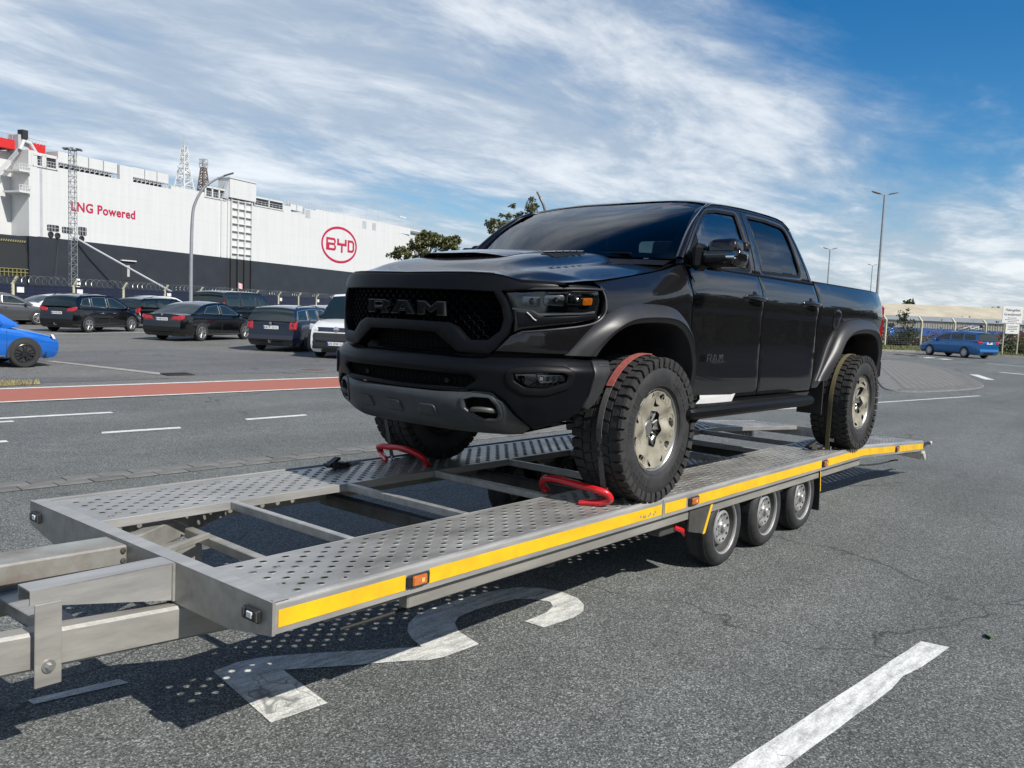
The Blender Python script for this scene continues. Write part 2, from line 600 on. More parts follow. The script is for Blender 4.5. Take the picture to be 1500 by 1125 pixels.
def road_paint(name, col, wear, base=(.09, .09, .09)):
    """thick worn marking paint: grain of the road shows through, rubbed streaks, cracks"""
    m = bpy.data.materials.new(name); m.use_nodes = True
    nt = m.node_tree; N, L = nt.nodes, nt.links
    b = N['Principled BSDF']
    co = N.new('ShaderNodeTexCoord')
    n1 = N.new('ShaderNodeTexNoise'); n1.inputs['Scale'].default_value = 130; n1.inputs['Detail'].default_value = 3
    n2 = N.new('ShaderNodeTexNoise'); n2.inputs['Scale'].default_value = 5; n2.inputs['Detail'].default_value = 8; n2.inputs['Roughness'].default_value = .7
    mp = N.new('ShaderNodeMapping'); mp.inputs['Rotation'].default_value = (0, 0, R(35)); mp.inputs['Scale'].default_value = (1, 4.5, 1)
    L.new(co.outputs['Object'], n1.inputs['Vector']); L.new(co.outputs['Object'], mp.inputs[0]); L.new(mp.outputs[0], n2.inputs['Vector'])
    a = N.new('ShaderNodeMath'); a.operation = 'ADD'
    s1 = N.new('ShaderNodeMath'); s1.operation = 'MULTIPLY'; s1.inputs[1].default_value = .55; L.new(n1.outputs['Fac'], s1.inputs[0])
    L.new(s1.outputs[0], a.inputs[0]); L.new(n2.outputs['Fac'], a.inputs[1])
    r = N.new('ShaderNodeMapRange'); L.new(a.outputs[0], r.inputs[0])
    r.inputs[1].default_value = .50 + wear; r.inputs[2].default_value = .92 + wear * .4; r.inputs[3].default_value = 0; r.inputs[4].default_value = 1
    v = N.new('ShaderNodeTexVoronoi'); v.feature = 'DISTANCE_TO_EDGE'; v.inputs['Scale'].default_value = 2.1
    nw = N.new('ShaderNodeTexNoise'); nw.inputs['Scale'].default_value = 4; L.new(co.outputs['Object'], nw.inputs['Vector'])
    ad = N.new('ShaderNodeVectorMath'); ad.operation = 'MULTIPLY_ADD'; ad.inputs[1].default_value = (.5, .5, 0)
    L.new(nw.outputs['Color'], ad.inputs[0]); L.new(co.outputs['Object'], ad.inputs[2]); L.new(ad.outputs[0], v.inputs['Vector'])
    cr = N.new('ShaderNodeMapRange'); L.new(v.outputs['Distance'], cr.inputs[0])
    cr.inputs[1].default_value = .001; cr.inputs[2].default_value = .005; cr.inputs[3].default_value = .35; cr.inputs[4].default_value = 1
    ml = N.new('ShaderNodeMath'); ml.operation = 'MULTIPLY'; L.new(r.outputs[0], ml.inputs[0]); L.new(cr.outputs[0], ml.inputs[1])
    ml.use_clamp = True
    mx = N.new('ShaderNodeMixRGB'); L.new(ml.outputs[0], mx.inputs[0])
    mx.inputs[1].default_value = (*base, 1); mx.inputs[2].default_value = (*col, 1)
    L.new(mx.outputs[0], b.inputs['Base Color']); b.inputs['Roughness'].default_value = .7
    bp = N.new('ShaderNodeBump'); bp.inputs['Strength'].default_value = .35; bp.inputs['Distance'].default_value = .004
    L.new(n1.outputs['Fac'], bp.inputs['Height']); L.new(bp.outputs[0], b.inputs['Normal'])
    MATS[name] = m
asphalt('asphalt', .040, .165, 150, .17, (.955, 1.0, .948))
asphalt('asphalt_lot', .07, .175, 110, .13, (1.01, 1.0, .91))
asphalt('asphalt_patch', .055, .145, 110, .15)
road_paint('paint_white', (.78, .78, .74), -.10)
road_paint('paint_worn', (.74, .74, .69), -.05)
road_paint('paint_red', (.37, .118, .075), -.26, (.22, .09, .06))
mat('concrete', (.30, .285, .255), .85, noise=.28, nscale=5, bump=.35, bscale=60)
mat('concrete_dark', (.155, .151, .14), .85, noise=.3, nscale=5, bump=.35, bscale=60)
mat('joint', (.035, .033, .030), .95)
mat('cast_iron', (.11, .075, .06), .7, noise=.3, nscale=20, bump=.4)
mat('soil', (.16, .13, .09), .95, noise=.35, nscale=9, bump=.5, bscale=30)
mat('grass_blade', (.13, .15, .045), .8, noise=.45, nscale=3)
mat('dry_grass', (.30, .26, .12), .85, noise=.4, nscale=3)

def sheet(name, poly, z, material, kind='structure', parent=None):
    m = MB()
    vs = [(p[0], p[1], z) for p in poly]
    if area([tuple(p) for p in poly]) < 0: vs = vs[::-1]
    V, F = fill2d([v[:2] for v in vs], [], 1e6) if len(vs) > 4 else (None, None)
    if V: m.add([(a, b, z) for a, b in V], F)
    else: m.add(vs, [tuple(range(len(vs)))])
    o = m.build(name, material, parent, 0, fix=False)
    if kind: o['kind'] = kind
    return o
# the ground: one sheet to the horizon
sheet('ground', [(-3500, -3500), (3500, -3500), (3500, 3500), (-3500, 3500)], 0.0, 'asphalt')
# the road runs nearly along x; its lines drift by this slope
SL = -0.082
def ry(y0, x): return y0 + SL * x
def strip(name, y0, y1, xa, xb, z, material, kind='structure'):
    return sheet(name, [(xa, ry(y0, xa)), (xb, ry(y0, xb)), (xb, ry(y1, xb)), (xa, ry(y1, xa))], z, material, kind)
strip('car_park', 12.72, 62, -40, 60, .004, 'asphalt_lot')
strip('cycle_lane', 10.74, 12.50, -40, 26, .008, 'paint_red')
strip('road_marking', 12.50, 12.66, -40, 26, .012, 'paint_white')
strip('road_marking', 10.60, 10.72, -40, 26, .012, 'paint_white')
def dash(xa, ya, xb, yb, w, material='paint_white', z=.004, skew=0.0):
    d = Vector((xb - xa, yb - ya, 0)).normalized(); n = Vector((-d.y, d.x, 0)) * (w / 2)
    return sheet('road_marking', [(xa - n.x - skew, ya - n.y), (xb - n.x - skew, yb - n.y), (xb + n.x, yb + n.y), (xa + n.x, ya + n.y)], z, material)
dash(-6, 9.46, 1.27, 8.77, .14)
dash(.36, 7.03, 1.34, 6.91, .13, skew=.04)
dash(2.46, 7.13, 3.47, 7.08, .13, skew=.04)
dash(-1.7, 7.09, -.74, 7.0, .13)
dash(-1.6, 8.72, -.12, 8.56, .12)
dash(5.0, 6.9, 6.0, 6.82, .13)
dash(7.4, 6.7, 8.4, 6.62, .13)
# near dash at the lower right, its edge broken
DN = [(.64, -2.57), (.615, -2.43)]
for k in range(1, 15):
    DN.append((.615 - k * .20, -2.43 + k * .018 + random.Random(k).uniform(-.002, .002)))
DN.append((-2.25, -2.33))
for k in range(14, 0, -1):
    DN.append((.64 - k * .20, -2.57 + k * .0172 + random.Random(k + 50).uniform(-.002, .002) + (.022 if k == 3 else 0)))
sheet('road_marking', DN, .004, 'paint_white')
# the big digit painted under the trailer
# measured straight from the marking: a squat digit lying along the bay
DIG = [(-2.331, -.086), (-2.194, -.078), (-2.08, -.109), (-1.911, -.215), (-1.73, -.343), (-1.576, -.456), (-1.431, -.559), (-1.395, -.448), (-1.338, -.349), (-1.257, -.273), (-1.153, -.218), (-1.026, -.194), (-.864, -.194), (-.67, -.205), (-.448, -.252), (-.337, -.305), (-.25, -.40), (-.205, -.531), (-.23, -.683), (-.289, -.769), (-.388, -.837), (-.505, -.857), (-.629, -.85), (-.76, -.833), (-.767, -.697), (-.666, -.704), (-.56, -.697), (-.459, -.666), (-.405, -.603), (-.444, -.499), (-.521, -.43), (-.653, -.402), (-.83, -.385), (-.99, -.396), (-1.073, -.449), (-1.139, -.539), (-1.192, -.74), (-1.30, -.735), (-1.447, -.726), (-1.523, -.70), (-1.599, -.636), (-1.712, -.56), (-1.829, -.485), (-1.947, -.403), (-2.092, -.30), (-2.124, -.508), (-2.154, -.719), (-2.427, -.697)]
sheet('road_marking', DIG, .004, 'paint_worn')
sheet('road_marking', [(-3.036, .20), (-3.032, .14), (-2.66, .065), (-2.673, .131)], .004, 'paint_worn')
# markings and kerbs far right
for i in range(4):
    x = 46.9 - i * .95; y = 11.3 - i * 1.05
    sheet('road_marking', [(x, y), (x + .9, y - .25), (x + .5, y - .75), (x - .4, y - .5)], .004, 'paint_white')
dash(46.5, 11.0, 43.3, 7.9, .10)
dash(35.6, 6.55, 33.0, 5.15, .22)
dash(30.6, 3.55, 27.9, 2.5, .30)
dash(42.2, 5.4, 41.3, 3.3, .16)
dash(33.9, 3.3, 33.4, 2.2, .3)
dash(20, 1.2, 9, 3.6, .10, 'paint_worn')
# paved gutter: two rows of blocks
pv = strip('paved_gutter', 4.20, 4.58, -9, 14, .003, 'joint')
pm = MB().box((0, 0, 0), (.290, .178, .03), bev=.003).mesh('paver', 30)
pm2 = MB().box((0, 0, 0), (.290, .178, .03), bev=.003).mesh('paver', 30)
mat('paver_grey', (.155, .152, .142), .85, noise=.25, nscale=5, bump=.35, bscale=60); mat('paver_dark', (.125, .122, .114), .85, noise=.25, nscale=5, bump=.35, bscale=60)
pm.materials.append(MATS['paver_grey']); pm2.materials.append(MATS['paver_dark'])
rg = random.Random(3)
for row in range(2):
    for i in range(62):
        x = -6.5 + i * .30 + row * .14
        o = link('paver', pm if rg.random() < .7 else pm2, None, pv)
        o.location = (x, ry(4.30 + row * .185, x), .0 + rg.uniform(-.0015, .002) - .006)
        o.rotation_euler = (rg.uniform(-.006, .006), rg.uniform(-.006, .006), math.atan(SL) + rg.uniform(-.012, .012))
# car park details
sheet('concrete_channel', [(4.02, 18.3), (4.24, 18.3), (4.97, 14.25), (4.68, 14.0)], .012, 'concrete')
sheet('asphalt_patch', [(3.2, 21.2), (9.0, 22.4), (14.2, 15.4), (9.0, 13.2), (5.2, 13.6)], .008, 'asphalt_patch')
sheet('asphalt_patch', [(-9, 15.4), (1.2, 14.6), (3.8, 13.9), (4.6, 13.1), (-9, 14.0)], .008, 'asphalt_patch')
sheet('parking_line', [(-3.1, 27), (-3.0, 27), (14.4, 33.2), (14.4, 33.4)], .008, 'paint_worn')
mh = empty('manhole_cover', (8.55, 13.75, .010), label='round rusty manhole cover beside the red cycle lane', cat='manhole cover')
MB().lathe([(0, .012), (.30, .012), (.31, .008), (.31, 0)], 32, 'z').build('cover', 'cast_iron', mh)
MB().lathe([(.32, 0), (.32, .010), (.40, .010), (.41, 0)], 32, 'z').build('frame', 'concrete_dark', mh)
dr = empty('drain_grate', (5.05, 13.90, .012), (0, 0, -.1), label='small cast iron drain grate at the end of the concrete channel', cat='drain')
g_ = MB()
for i in range(9): g_.box((-.24 + i * .06, 0, .006), (.025, .42, .016))
g_.build('grate', 'joint', dr)
f_ = MB()
for sx, sy, dx, dy in ((0, .23, .56, .03), (0, -.23, .56, .03), (.27, 0, .03, .43), (-.27, 0, .03, .43)): f_.box((sx, sy, .006), (dx, dy, .022))
f_.build('frame', 'joint', dr)

def blades(name, poly, n, h, material, seed=1, label=None, cat='grass', z0=0.0, wid=.012, lean=.5):
    rg = random.Random(seed); P = [tuple(p) for p in poly]
    xs = [p[0] for p in P]; ys = [p[1] for p in P]; m = MB(); k = 0
    pts = np.array([(rg.uniform(min(xs), max(xs)), rg.uniform(min(ys), max(ys))) for _ in range(n * 2)])
    for (x, y), ok in zip(pts, inside(pts, P)):
        if not ok: continue
        a = rg.uniform(0, 6.28); hh = h * rg.uniform(.4, 1.2); w = wid * rg.uniform(.6, 1.5)
        dx, dy = math.cos(a) * w, math.sin(a) * w
        lx, ly = rg.uniform(-lean, lean) * hh, rg.uniform(-lean, lean) * hh
        m.add([(x - dx, y - dy, z0), (x + dx, y + dy, z0), (x + lx * .4 + dx * .6, y + ly * .4 + dy * .6, z0 + hh * .6), (x + lx, y + ly, z0 + hh)], [(0, 1, 2), (0, 2, 3)])
        k += 1
        if k >= n: break
    o = m.build(name, material, None, 0, kind='stuff', fix=False)
    tag(o, label, cat)
    return o
# grass at the left edge beyond the cycle lane
GL = [(-9, 14.1), (-9, 12.85 + .74), (.6, 12.78), (1.95, 13.0), (1.4, 13.5), (-.2, 13.75)]
sheet('verge', GL, .012, 'soil')
blades('grass_tufts', GL, 5200, .09, 'dry_grass', 5, 'dry yellow green grass patch beside the red cycle lane', 'grass', .012)
# right side: kerb, verge
KR = [(40.0, 30.5), (49.0, 15.3), (53.0, 11.6), (55.5, 5.6), (57.2, -8)]
VR = KR + [(66.5, -8), (62.8, 8), (62.5, 17.0), (55.0, 40.0), (44, 40)]
sheet('verge', VR, .05, 'soil')
kb = MB()
for a, b in zip(KR, KR[1:]): kb.beam((a[0], a[1], .05), (b[0], b[1], .05), .25, .12)
o = kb.build('kerb', 'concrete'); o['kind'] = 'structure'
blades('grass_verge', VR, 26000, .16, 'grass_blade', 8, 'rough green grass verge behind the right kerb', 'grass', .05, .02)
# traffic island with block paving
IO = catmull([(38.3, 8.9), (38.0, 7.9), (36.4, 6.7), (33.6, 5.2), (30.4, 3.9), (27.4, 2.9), (24.9, 2.1), (22.8, 1.8), (20.6, 2.1), (19.1, 2.6), (19.2, 3.3), (22.4, 4.5), (27.4, 6.3), (33.0, 8.2)], 5, True)
m = bpy.data.materials.new('island_paving'); m.use_nodes = True
nt = m.node_tree; bt = nt.nodes.new('ShaderNodeTexBrick'); co = nt.nodes.new('ShaderNodeTexCoord')
mp = nt.nodes.new('ShaderNodeMapping'); mp.inputs['Rotation'].default_value = (0, 0, R(-20))
nt.links.new(co.outputs['Object'], mp.inputs[0]); nt.links.new(mp.outputs[0], bt.inputs['Vector'])
bt.inputs['Scale'].default_value = 1.0; bt.inputs['Brick Width'].default_value = .4; bt.inputs['Row Height'].default_value = .2; bt.inputs['Mortar Size'].default_value = .015
bt.inputs['Color1'].default_value = (.19, .18, .165, 1); bt.inputs['Color2'].default_value = (.165, .157, .145, 1); bt.inputs['Mortar'].default_value = (.115, .11, .10, 1)
nt.links.new(bt.outputs['Color'], nt.nodes['Principled BSDF'].inputs['Base Color']); nt.nodes['Principled BSDF'].inputs['Roughness'].default_value = .85
MATS['island_paving'] = m
II = inset([tuple(p) for p in IO], .55)
isl = sheet('traffic_island', II, .036, 'island_paving')
kerbm = MB()
n = len(IO)
io = [tuple(p) for p in IO]
if area(io) < 0: io = io[::-1]
rows = [[(x, y, z) for x, y in lp] + [(lp[0][0], lp[0][1], z)] for lp, z in ((io, .0), (inset(io, .03), .03), (inset(io, .28), .034), (inset(io, .30), .028), (inset(io, .56), .032))]
kerbm.grid(rows)
kerbm.build('kerb', 'concrete_dark', isl)
# small litter on the road
lf = empty('fallen_leaf', (.94, -2.72, .006), (.15, .1, .5), label='small green leaf lying on the asphalt at the right', cat='leaf')
mat('leaf_green', (.10, .16, .05), .6, noise=.3, nscale=40)
lo = [(0, 0), (.02, .018), (.05, .022), (.08, .01), (.10, 0), (.08, -.012), (.05, -.02), (.02, -.014)]
MB().prism(lo, lambda a, b: (a, b, .010 + .12 * abs(b)), lambda a, b: (a, b, .012 + .12 * abs(b))).build('blade', 'leaf_green', lf)
MB().tube([(-.03, 0, .004), (0, 0, .011), (.09, 0, .013)], .0012, 5).build('stem', 'leaf_green', lf)
# ------------------------------------------------------------------ the trailer
mat('galv', (.39, .38, .36), .40, metal=.4, noise=.22, nscale=5, streak=(.35, 3, 3), bump=.12, bscale=45, rvar=.12)
mat('galv_plate', (.39, .383, .362), .40, metal=.45, noise=.20, nscale=3, streak=(.7, 2, 1), bump=.10, bscale=70, rvar=.14, second=(.25, .243, .225))
mat('galv_beam', (.35, .337, .305), .42, metal=.35, noise=.24, nscale=4, streak=(.4, 2.5, 2.5), bump=.15, bscale=30, rvar=.1)
mat('galv_stained', (.34, .36, .335), .55, metal=.35, noise=.2, nscale=2.2, bump=.15, bscale=30, second=(.17, .12, .09))
mat('steel_dark', (.10, .098, .092), .55, metal=.5, noise=.3, nscale=8)
mat('yellow_tape', (.84, .50, .01), .36, noise=.10, nscale=7, second=(.66, .40, .02))
mat('amber', (.48, .12, .008), .18, coat=1, noise=.25, nscale=60)
mat('black_plastic', (.018, .018, .019), .5, noise=.25, nscale=30)
mat('black_rubber', (.022, .022, .022), .72, noise=.35, nscale=14, bump=.15, bscale=90)
mat('tyre_wall', (.030, .030, .031), .62, noise=.35, nscale=16, bump=.12, bscale=120)
mat('clear_lens', (.75, .75, .72), .12, coat=1)
mat('rim_silver', (.40, .40, .40), .42, metal=.5, noise=.12, nscale=18)
mat('red_paint', (.62, .015, .02), .32, coat=.5, noise=.12, nscale=12)
mat('bolt_zinc', (.55, .55, .52), .35, metal=.9)
mat('rubber_white', (.72, .70, .62), .6)

PITCH = .0142
DZ = .634
TR = empty('car_trailer', (0, .013, DZ), (0, PITCH, .0114), 'galvanised three axle car transporter trailer with yellow side tape carrying the pickup', 'trailer')
XF, XK, XE = -2.686, 3.98, 6.20          # front plate, kink, rear end
YN, YFAR = -1.055, 1.040                  # outer edges
DROP = .136
def dz(x): return 0 if x < XK else -DROP * (x - XK) / (XE - XK)
def tz(x, z): return z + dz(x)

def perforated(name, x0, x1, ya, yb, px=.112, py=.048, r=.0155):
    """sheet with staggered pressed holes, each with a raised collar"""
    m = MB()
    nj = int(round((yb - ya) / py)); py = (yb - ya) / nj
    ni = int(round((x1 - x0) / px)); px = (x1 - x0) / ni
    K = 10
    V, F, idx = [], [], {}
    def vid(p):
        k = (round(p[0], 4), round(p[1], 4), round(p[2], 4))
        if k not in idx:
            idx[k] = len(V); V.append(p)
        return idx[k]
    for j in range(nj):
        off = .5 * px if j % 2 else 0
        cells = [(x0 + off + i * px, x0 + off + (i + 1) * px) for i in range(ni if not off else ni - 1)]
        plain = [] if not off else [(x0, x0 + off), (x1 - off, x1)]
        y0, y1 = ya + j * py, ya + (j + 1) * py
        for a, b in plain:
            F.append(tuple(vid((x, y, tz(x, 0))) for x, y in ((a, y0), (b, y0), (b, y1), (a, y1))))
        for a, b in cells:
            cx, cy = (a + b) / 2, (y0 + y1) / 2
            ring = []
            for k in range(K):
                q = 2 * math.pi * (k + .5) / K
                ring.append((math.cos(q), math.sin(q)))
            def rv(rad, z): return [vid((cx + c * rad, cy + s_ * rad, tz(cx, z))) for c, s_ in ring]
            r3 = rv(r * 1.30, 0); r2 = rv(r * 1.08, .0030); r1 = rv(r, .0026); r0 = rv(r * .99, .0005)
            for A, B in ((r3, r2), (r2, r1), (r1, r0)):
                for k in range(K): F.append((A[k], A[(k + 1) % K], B[(k + 1) % K], B[k]))
            cs = [vid((x, y, tz(x, 0))) for x, y in ((b, y1), (a, y1), (a, y0), (b, y0))]
            near = []
            for k in range(K):
                ang = (k + .5) / K
                near.append(0 if ang < .25 else 1 if ang < .5 else 2 if ang < .75 else 3)
            for k in range(K):
                a_, b_ = k, (k + 1) % K
                F.append((cs[near[a_]], r3[b_], r3[a_]))
                if near[a_] != near[b_]:
                    F.append((cs[near[a_]], cs[near[b_]], r3[b_]))
    m.add(V, F)
    me = m.mesh(name, 35, fix=True)
    return link(name, me, 'galv_plate', TR)
def flat(name, x0, x1, y0, y1, material='galv_plate'):
    m = MB(); xs = [x0] + ([XK] if x0 < XK < x1 else []) + [x1]
    m.grid([[(x, y0, tz(x, 0)), (x, y1, tz(x, 0))] for x in xs])
    return m.build(name, material, TR, 0)
NT = (-1.005, -.575)      # near tray, pressed zone
FT = (.475, .955)         # far tray
perforated('perforated_deck', XF + .09, XK, *NT)
perforated('perforated_deck', XK, XE - .05, *NT)
perforated('perforated_deck', XF + .09, XK, *FT)
perforated('perforated_deck', XK, XE - .05, *FT)
# plain borders of the trays with folded inner flanges
def long_bar(name, y, z0, z1, w, material='galv', x0=XF + .005, x1=XE, bev=.004):
    m = MB()
    for a, b in ((x0, min(x1, XK)), (XK, x1)):
        if b <= a: continue
        m.beam((a, y, tz(a, (z0 + z1) / 2)), (b, y, tz(b, (z0 + z1) / 2)), w, z1 - z0, bev=bev)
    return m.build(name, material, TR, 25)
for (a, b) in ((-.575, -.545), (.445, .475)):
    flat('tray_border', XF + .005, XE - .05, a, b)
for (a, b) in ((NT[0] - .025, NT[0]), (FT[1], FT[1] + .03)):
    flat('tray_border', XF + .005, XE - .05, a, b)
for (a, b) in (NT, FT):
    flat('tray_border', XF + .005, XF + .09, a, b)
long_bar('tray_flange', -.543, -.045, .001, .005)
long_bar('tray_flange', .443, -.045, .001, .005)
# side rails: rounded top edge, flat face for the tape
for y, sgn in ((YN, -1), (YFAR, 1)):
    m = MB()
    prof = [(0, -.115), (0, -.012), (-.004, -.002), (-.012, .006), (-.022, .008), (-.03, .002), (-.03, -.02)]
    rows = [[(x, y + sgn * o, tz(x, z)) for o, z in prof] for x in (XF - .002, XK, XE)]
    m.grid(rows)
    # bottom lip
    m.grid([[(x, y, tz(x, -.115)), (x, y - sgn * .03, tz(x, -.118))] for x in (XF, XK, XE)])
    m.build('side_rail', 'galv', TR, 50)
    # lower outer beam set back under the rail
    mm = MB()
    mm.beam((-2.0, y - sgn * .060, -.155), (XK, y - sgn * .060, -.155), .06, .076, bev=.006)
    mm.build('chassis_beam', 'galv_beam', TR, 25)
    long_bar('chassis_inner_beam', y - sgn * .16, -.20, -.02, .012, 'galv_beam', XF + .35, XK)
# rear end plates and their light arms
for y, sgn in ((YN, -1), (YFAR, 1)):
    z = tz(XE, 0)
    m = MB()
    P = [(3.98, -.115), (XE, tz(XE, -.02)), (XE, tz(XE, -.22)), (5.2, tz(5.2, -.125)), (4.4, tz(4.4, -.118))]
    m.prism(P, lambda a, b: (a, y - sgn * .012, b), lambda a, b: (a, y - sgn * .02, b))
    m.build('rear_side_plate', 'steel_dark', TR, 0)
m = MB(); m.box((XE - .01, -.008, tz(XE, -.06)), (.02, 2.05, .12)); m.build('rear_beam', 'galv', TR, 0)
la = MB().tube([(XE, YN + .03, tz(XE, -.07)), (XE + .07, YN + .01, tz(XE, -.05)), (XE + .12, YN - .01, tz(XE, -.03)), (XE + .19, YN - .02, tz(XE, -.035))], [.022, .020, .016, .018], 8).build('outline_lamp_arm', 'black_plastic', TR, 40)
MB().lathe([(0, -.012), (.022, -.010), (.026, 0), (.022, .010), (0, .012)], 14, 'y', (XE + .215, YN - .03, tz(XE, -.035))).build('lens', 'clear_lens', la, 40)
MB().tube([(XE + .02, YN + .01, tz(XE, -.13)), (XE + .06, YN, tz(XE, -.19)), (XE + .09, YN, tz(XE, -.215))], [.03, .024, .02], 8).build('rubber_buffer', 'rubber_white', TR, 40)
# yellow reflective tape along the near rail, in lengths between the lamps
def tape(x0, x1, z0=-.092, z1=-.026):
    m = MB(); xs = [x0] + ([XK] if x0 < XK < x1 else []) + [x1]
    m.grid([[(x, YN - .0022, tz(x, z0)), (x, YN - .0022, tz(x, z1))] for x in xs])
    return m.build('reflective_tape', 'yellow_tape', TR, 0, fix=False)
LAMPS = [-1.98, .49, 2.90, 5.10]
for a, b in ((XF + .012, -2.05), (-1.91, .085), (.125, .40), (.56, 2.83), (2.96, 5.04), (5.16, XE - .01)):
    tape(a, b)
for x in LAMPS:
    z = tz(x, -.058)
    b = MB().box((x, YN - .008, z), (.13 if x < .6 else .11, .016, .055), bev=.006).build('marker_lamp', 'black_plastic', TR, 30)
    MB().box((x, YN - .018, z), (.085, .014, .045), bev=.006).build('lens', 'amber', b, 30)
    MB().box((x + .012, YN - .0245, z), (.018, .004, .018)).build('emitter', mat('lamp_spot', (.95, .45, .12), .3) if 'lamp_spot' not in MATS else 'lamp_spot', b, 0)
MB().box((.105, YN - .0015, -.057), (.012, .004, .11)).build('rail_joint', 'galv_beam', TR, 0)
# front plate with bevelled lower corners and lamps
P = [(YN - .002, .004), (YFAR + .002, .004), (YFAR + .002, -.115), (.76, -.165), (-.78, -.165), (YN - .002, -.118)]
MB().prism(P, lambda a, b: (XF, a, b), lambda a, b: (XF - .014, a, b)).build('front_plate', 'galv_beam', TR, 0)
MB().grid([[(XF - .014, YN, .005), (XF - .014, YFAR, .005)], [(XF + .06, YN, .0055), (XF + .06, YFAR, .0055)]]).build('front_flange', 'galv', TR, 0)
for y in (-.945, .945):
    b = MB().box((XF - .024, y, -.062), (.02, .10, .05), bev=.006).build('front_marker_lamp', 'black_plastic', TR, 30)
    MB().box((XF - .034, y, -.062), (.008, .035, .026), bev=.003).build('lens', 'clear_lens', b, 30)
    for k in (-.04, .04): MB().box((XF - .034, y + k, -.062), (.006, .014, .04), bev=.002).build('end_cap', 'steel_dark', b, 30)
# cross bars
for i, x in enumerate([-1.905, -1.11, -.355, .43, 1.22, 2.0, 2.78, 3.56]):
    MB().beam((x, -.54, -.022), (x, .44, -.022), .038, .045, bev=.004).build('cross_bar', 'galv', TR, 25)
for x in (-.9, .6, 2.2, 3.6):
    MB().beam((x, -.97, -.20), (x, .95, -.20), .07, .08, bev=.006).build('axle_crossmember', 'steel_dark', TR, 25)
# low framework behind the front plate
MB().beam((-2.12, -.75, -.175), (-2.12, .52, -.15), .05, .05, bev=.005).build('low_cross_bar', 'galv_beam', TR, 25)
MB().beam((XF, .26, -.13), (-1.72, .86, -.13), .07, .11, bev=.006).build('diagonal_brace', 'galv_beam', TR, 25)
MB().beam((XF, -.30, -.13), (-1.72, -.86, -.13), .07, .11, bev=.006).build('diagonal_brace', 'galv_beam', TR, 25)
MB().beam((-2.55, .12, -.12), (-2.14, .30, -.12), .03, .03, bev=.004).build('weld_strut', 'galv_beam', TR, 25)
# drawbar
MB().beam((-2.1, -.46, -.25), (-4.10, -.20, -.225), .09, .145, bev=.012).build('drawbar_beam', 'galv_beam', TR, 25)
MB().beam((-2.1, .46, -.25), (-4.10, .20, -.225), .09, .145, bev=.012).build('drawbar_beam', 'galv_beam', TR, 25)
MB().box((-4.25, 0, -.22), (.36, .55, .12), bev=.015).build('coupling_block', 'galv_beam', TR, 25)
MB().beam((-3.06, -.33, -.225), (-3.08, .36, -.225), .12, .05, bev=.004).build('drawbar_cross_plate', 'galv', TR, 25)
o = MB().beam((XF - .015, .105, -.052), (-3.95, .09, -.030), .19, .088, bev=.008).build('centre_beam', 'galv_stained', TR, 25)
for zz_ in (-.03, -.075):
    MB().lathe([(0, -.012), (.011, -.010), (.014, .0)], 8, 'y', (XF - .035, .012, zz_)).build('bolt', 'steel_dark', o, 30)
# tapered channel bracket
m = MB()
A = [(XF - .015, .002), (-3.25, .000), (-3.25, -.052), (XF - .015, -.155)]
m.prism(A, lambda a, b: (a, -.385, b), lambda a, b: (a, -.379, b))
m.prism(A, lambda a, b: (a, -.285, b), lambda a, b: (a, -.279, b))
m.box(((XF - .015 - 3.25) / 2, -.332, .0005), (.55, .106, .006))
m.build('tapered_bracket', 'galv', TR, 25)
MB().tube([(XF - .019, -.387, .0), (XF - .019, -.389, -.155)], .007, 8).build('weld_bead', 'galv_beam', TR, 40)
up = MB().box((-3.19, -.392, -.205), (.094, .008, .31), bev=.002).build('upright_plate', 'galv_beam', TR, 25)
MB().lathe([(0, -.006), (.024, -.006), (.024, 0)], 24, 'y', (-3.19, -.396, -.285)).build('washer', 'bolt_zinc', up, 40)
MB().lathe([(0, -.015), (.011, -.015), (.012, -.012), (.012, 0)], 6, 'y', (-3.19, -.402, -.285)).build('bolt', 'bolt_zinc', up, 30)
# wheels
def trailer_wheel(x, y, sgn):
    e = empty('wheel'); e.parent = TR
    zc = .274 + PITCH * x - DZ
    e.location = (x, y, zc); e.rotation_euler = (0, 0, 0 if sgn < 0 else math.pi)
    return e
RT = .274
pt = [(.182, .0), (.190, -.008), (.205, -.014), (.225, -.016), (.245, -.012), (.260, .002), (.2705, .020), (.274, .040)]
prof = pt + [(.2705, .052), (.2705, .056), (.274, .058), (.274, .095), (.2705, .097), (.2705, .101), (.274, .103), (.274, .145), (.268, .165), (.25, .185), (.20, .185), (.182, .175)]
t_me = MB().lathe(prof, 56).mesh('tyre', 35)
t_me.materials.append(MATS['tyre_wall'])
sb = MB()
for i in range(84):
    q = 2 * math.pi * i / 84
    M = Matrix.Rotation(-q, 3, 'Y')
    sb.box(M @ Vector((RT - .0005, .05, 0)), (.006, .055, .012), M)
s_me = sb.mesh('tread', 20); s_me.materials.append(MATS['black_rubber'])
rp = [(.190, .004), (.192, -.004), (.186, -.008), (.178, -.002), (.173, .024), (.168, .058), (.138, .062), (.126, .045), (.120, .020), (.105, .012), (.085, .022), (.060, .026), (.045, .020), (.038, .012), (0, .012)]
r_me = MB().lathe(rp, 56).mesh('rim', 28); r_me.materials.append(MATS['rim_silver'])
hub = MB().lathe([(0, -.012), (.022, -.012), (.028, -.006), (.030, .02)], 24)
for k in range(5):
    q = 2 * math.pi * k / 5 + .3
    hub.lathe([(0, .004), (.006, .004), (.007, .02)], 6, 'y', (.052 * math.cos(q), .006, .052 * math.sin(q)))
bar_me = MB().lathe([(.1755, .010), (.170, .035), (.164, .052), (.138, .056)], 48).mesh('rim_well_shade', 30); bar_me.materials.append(MATS['steel_dark'])  # dark ring over the silver well: the shade between lip and disc, painted in
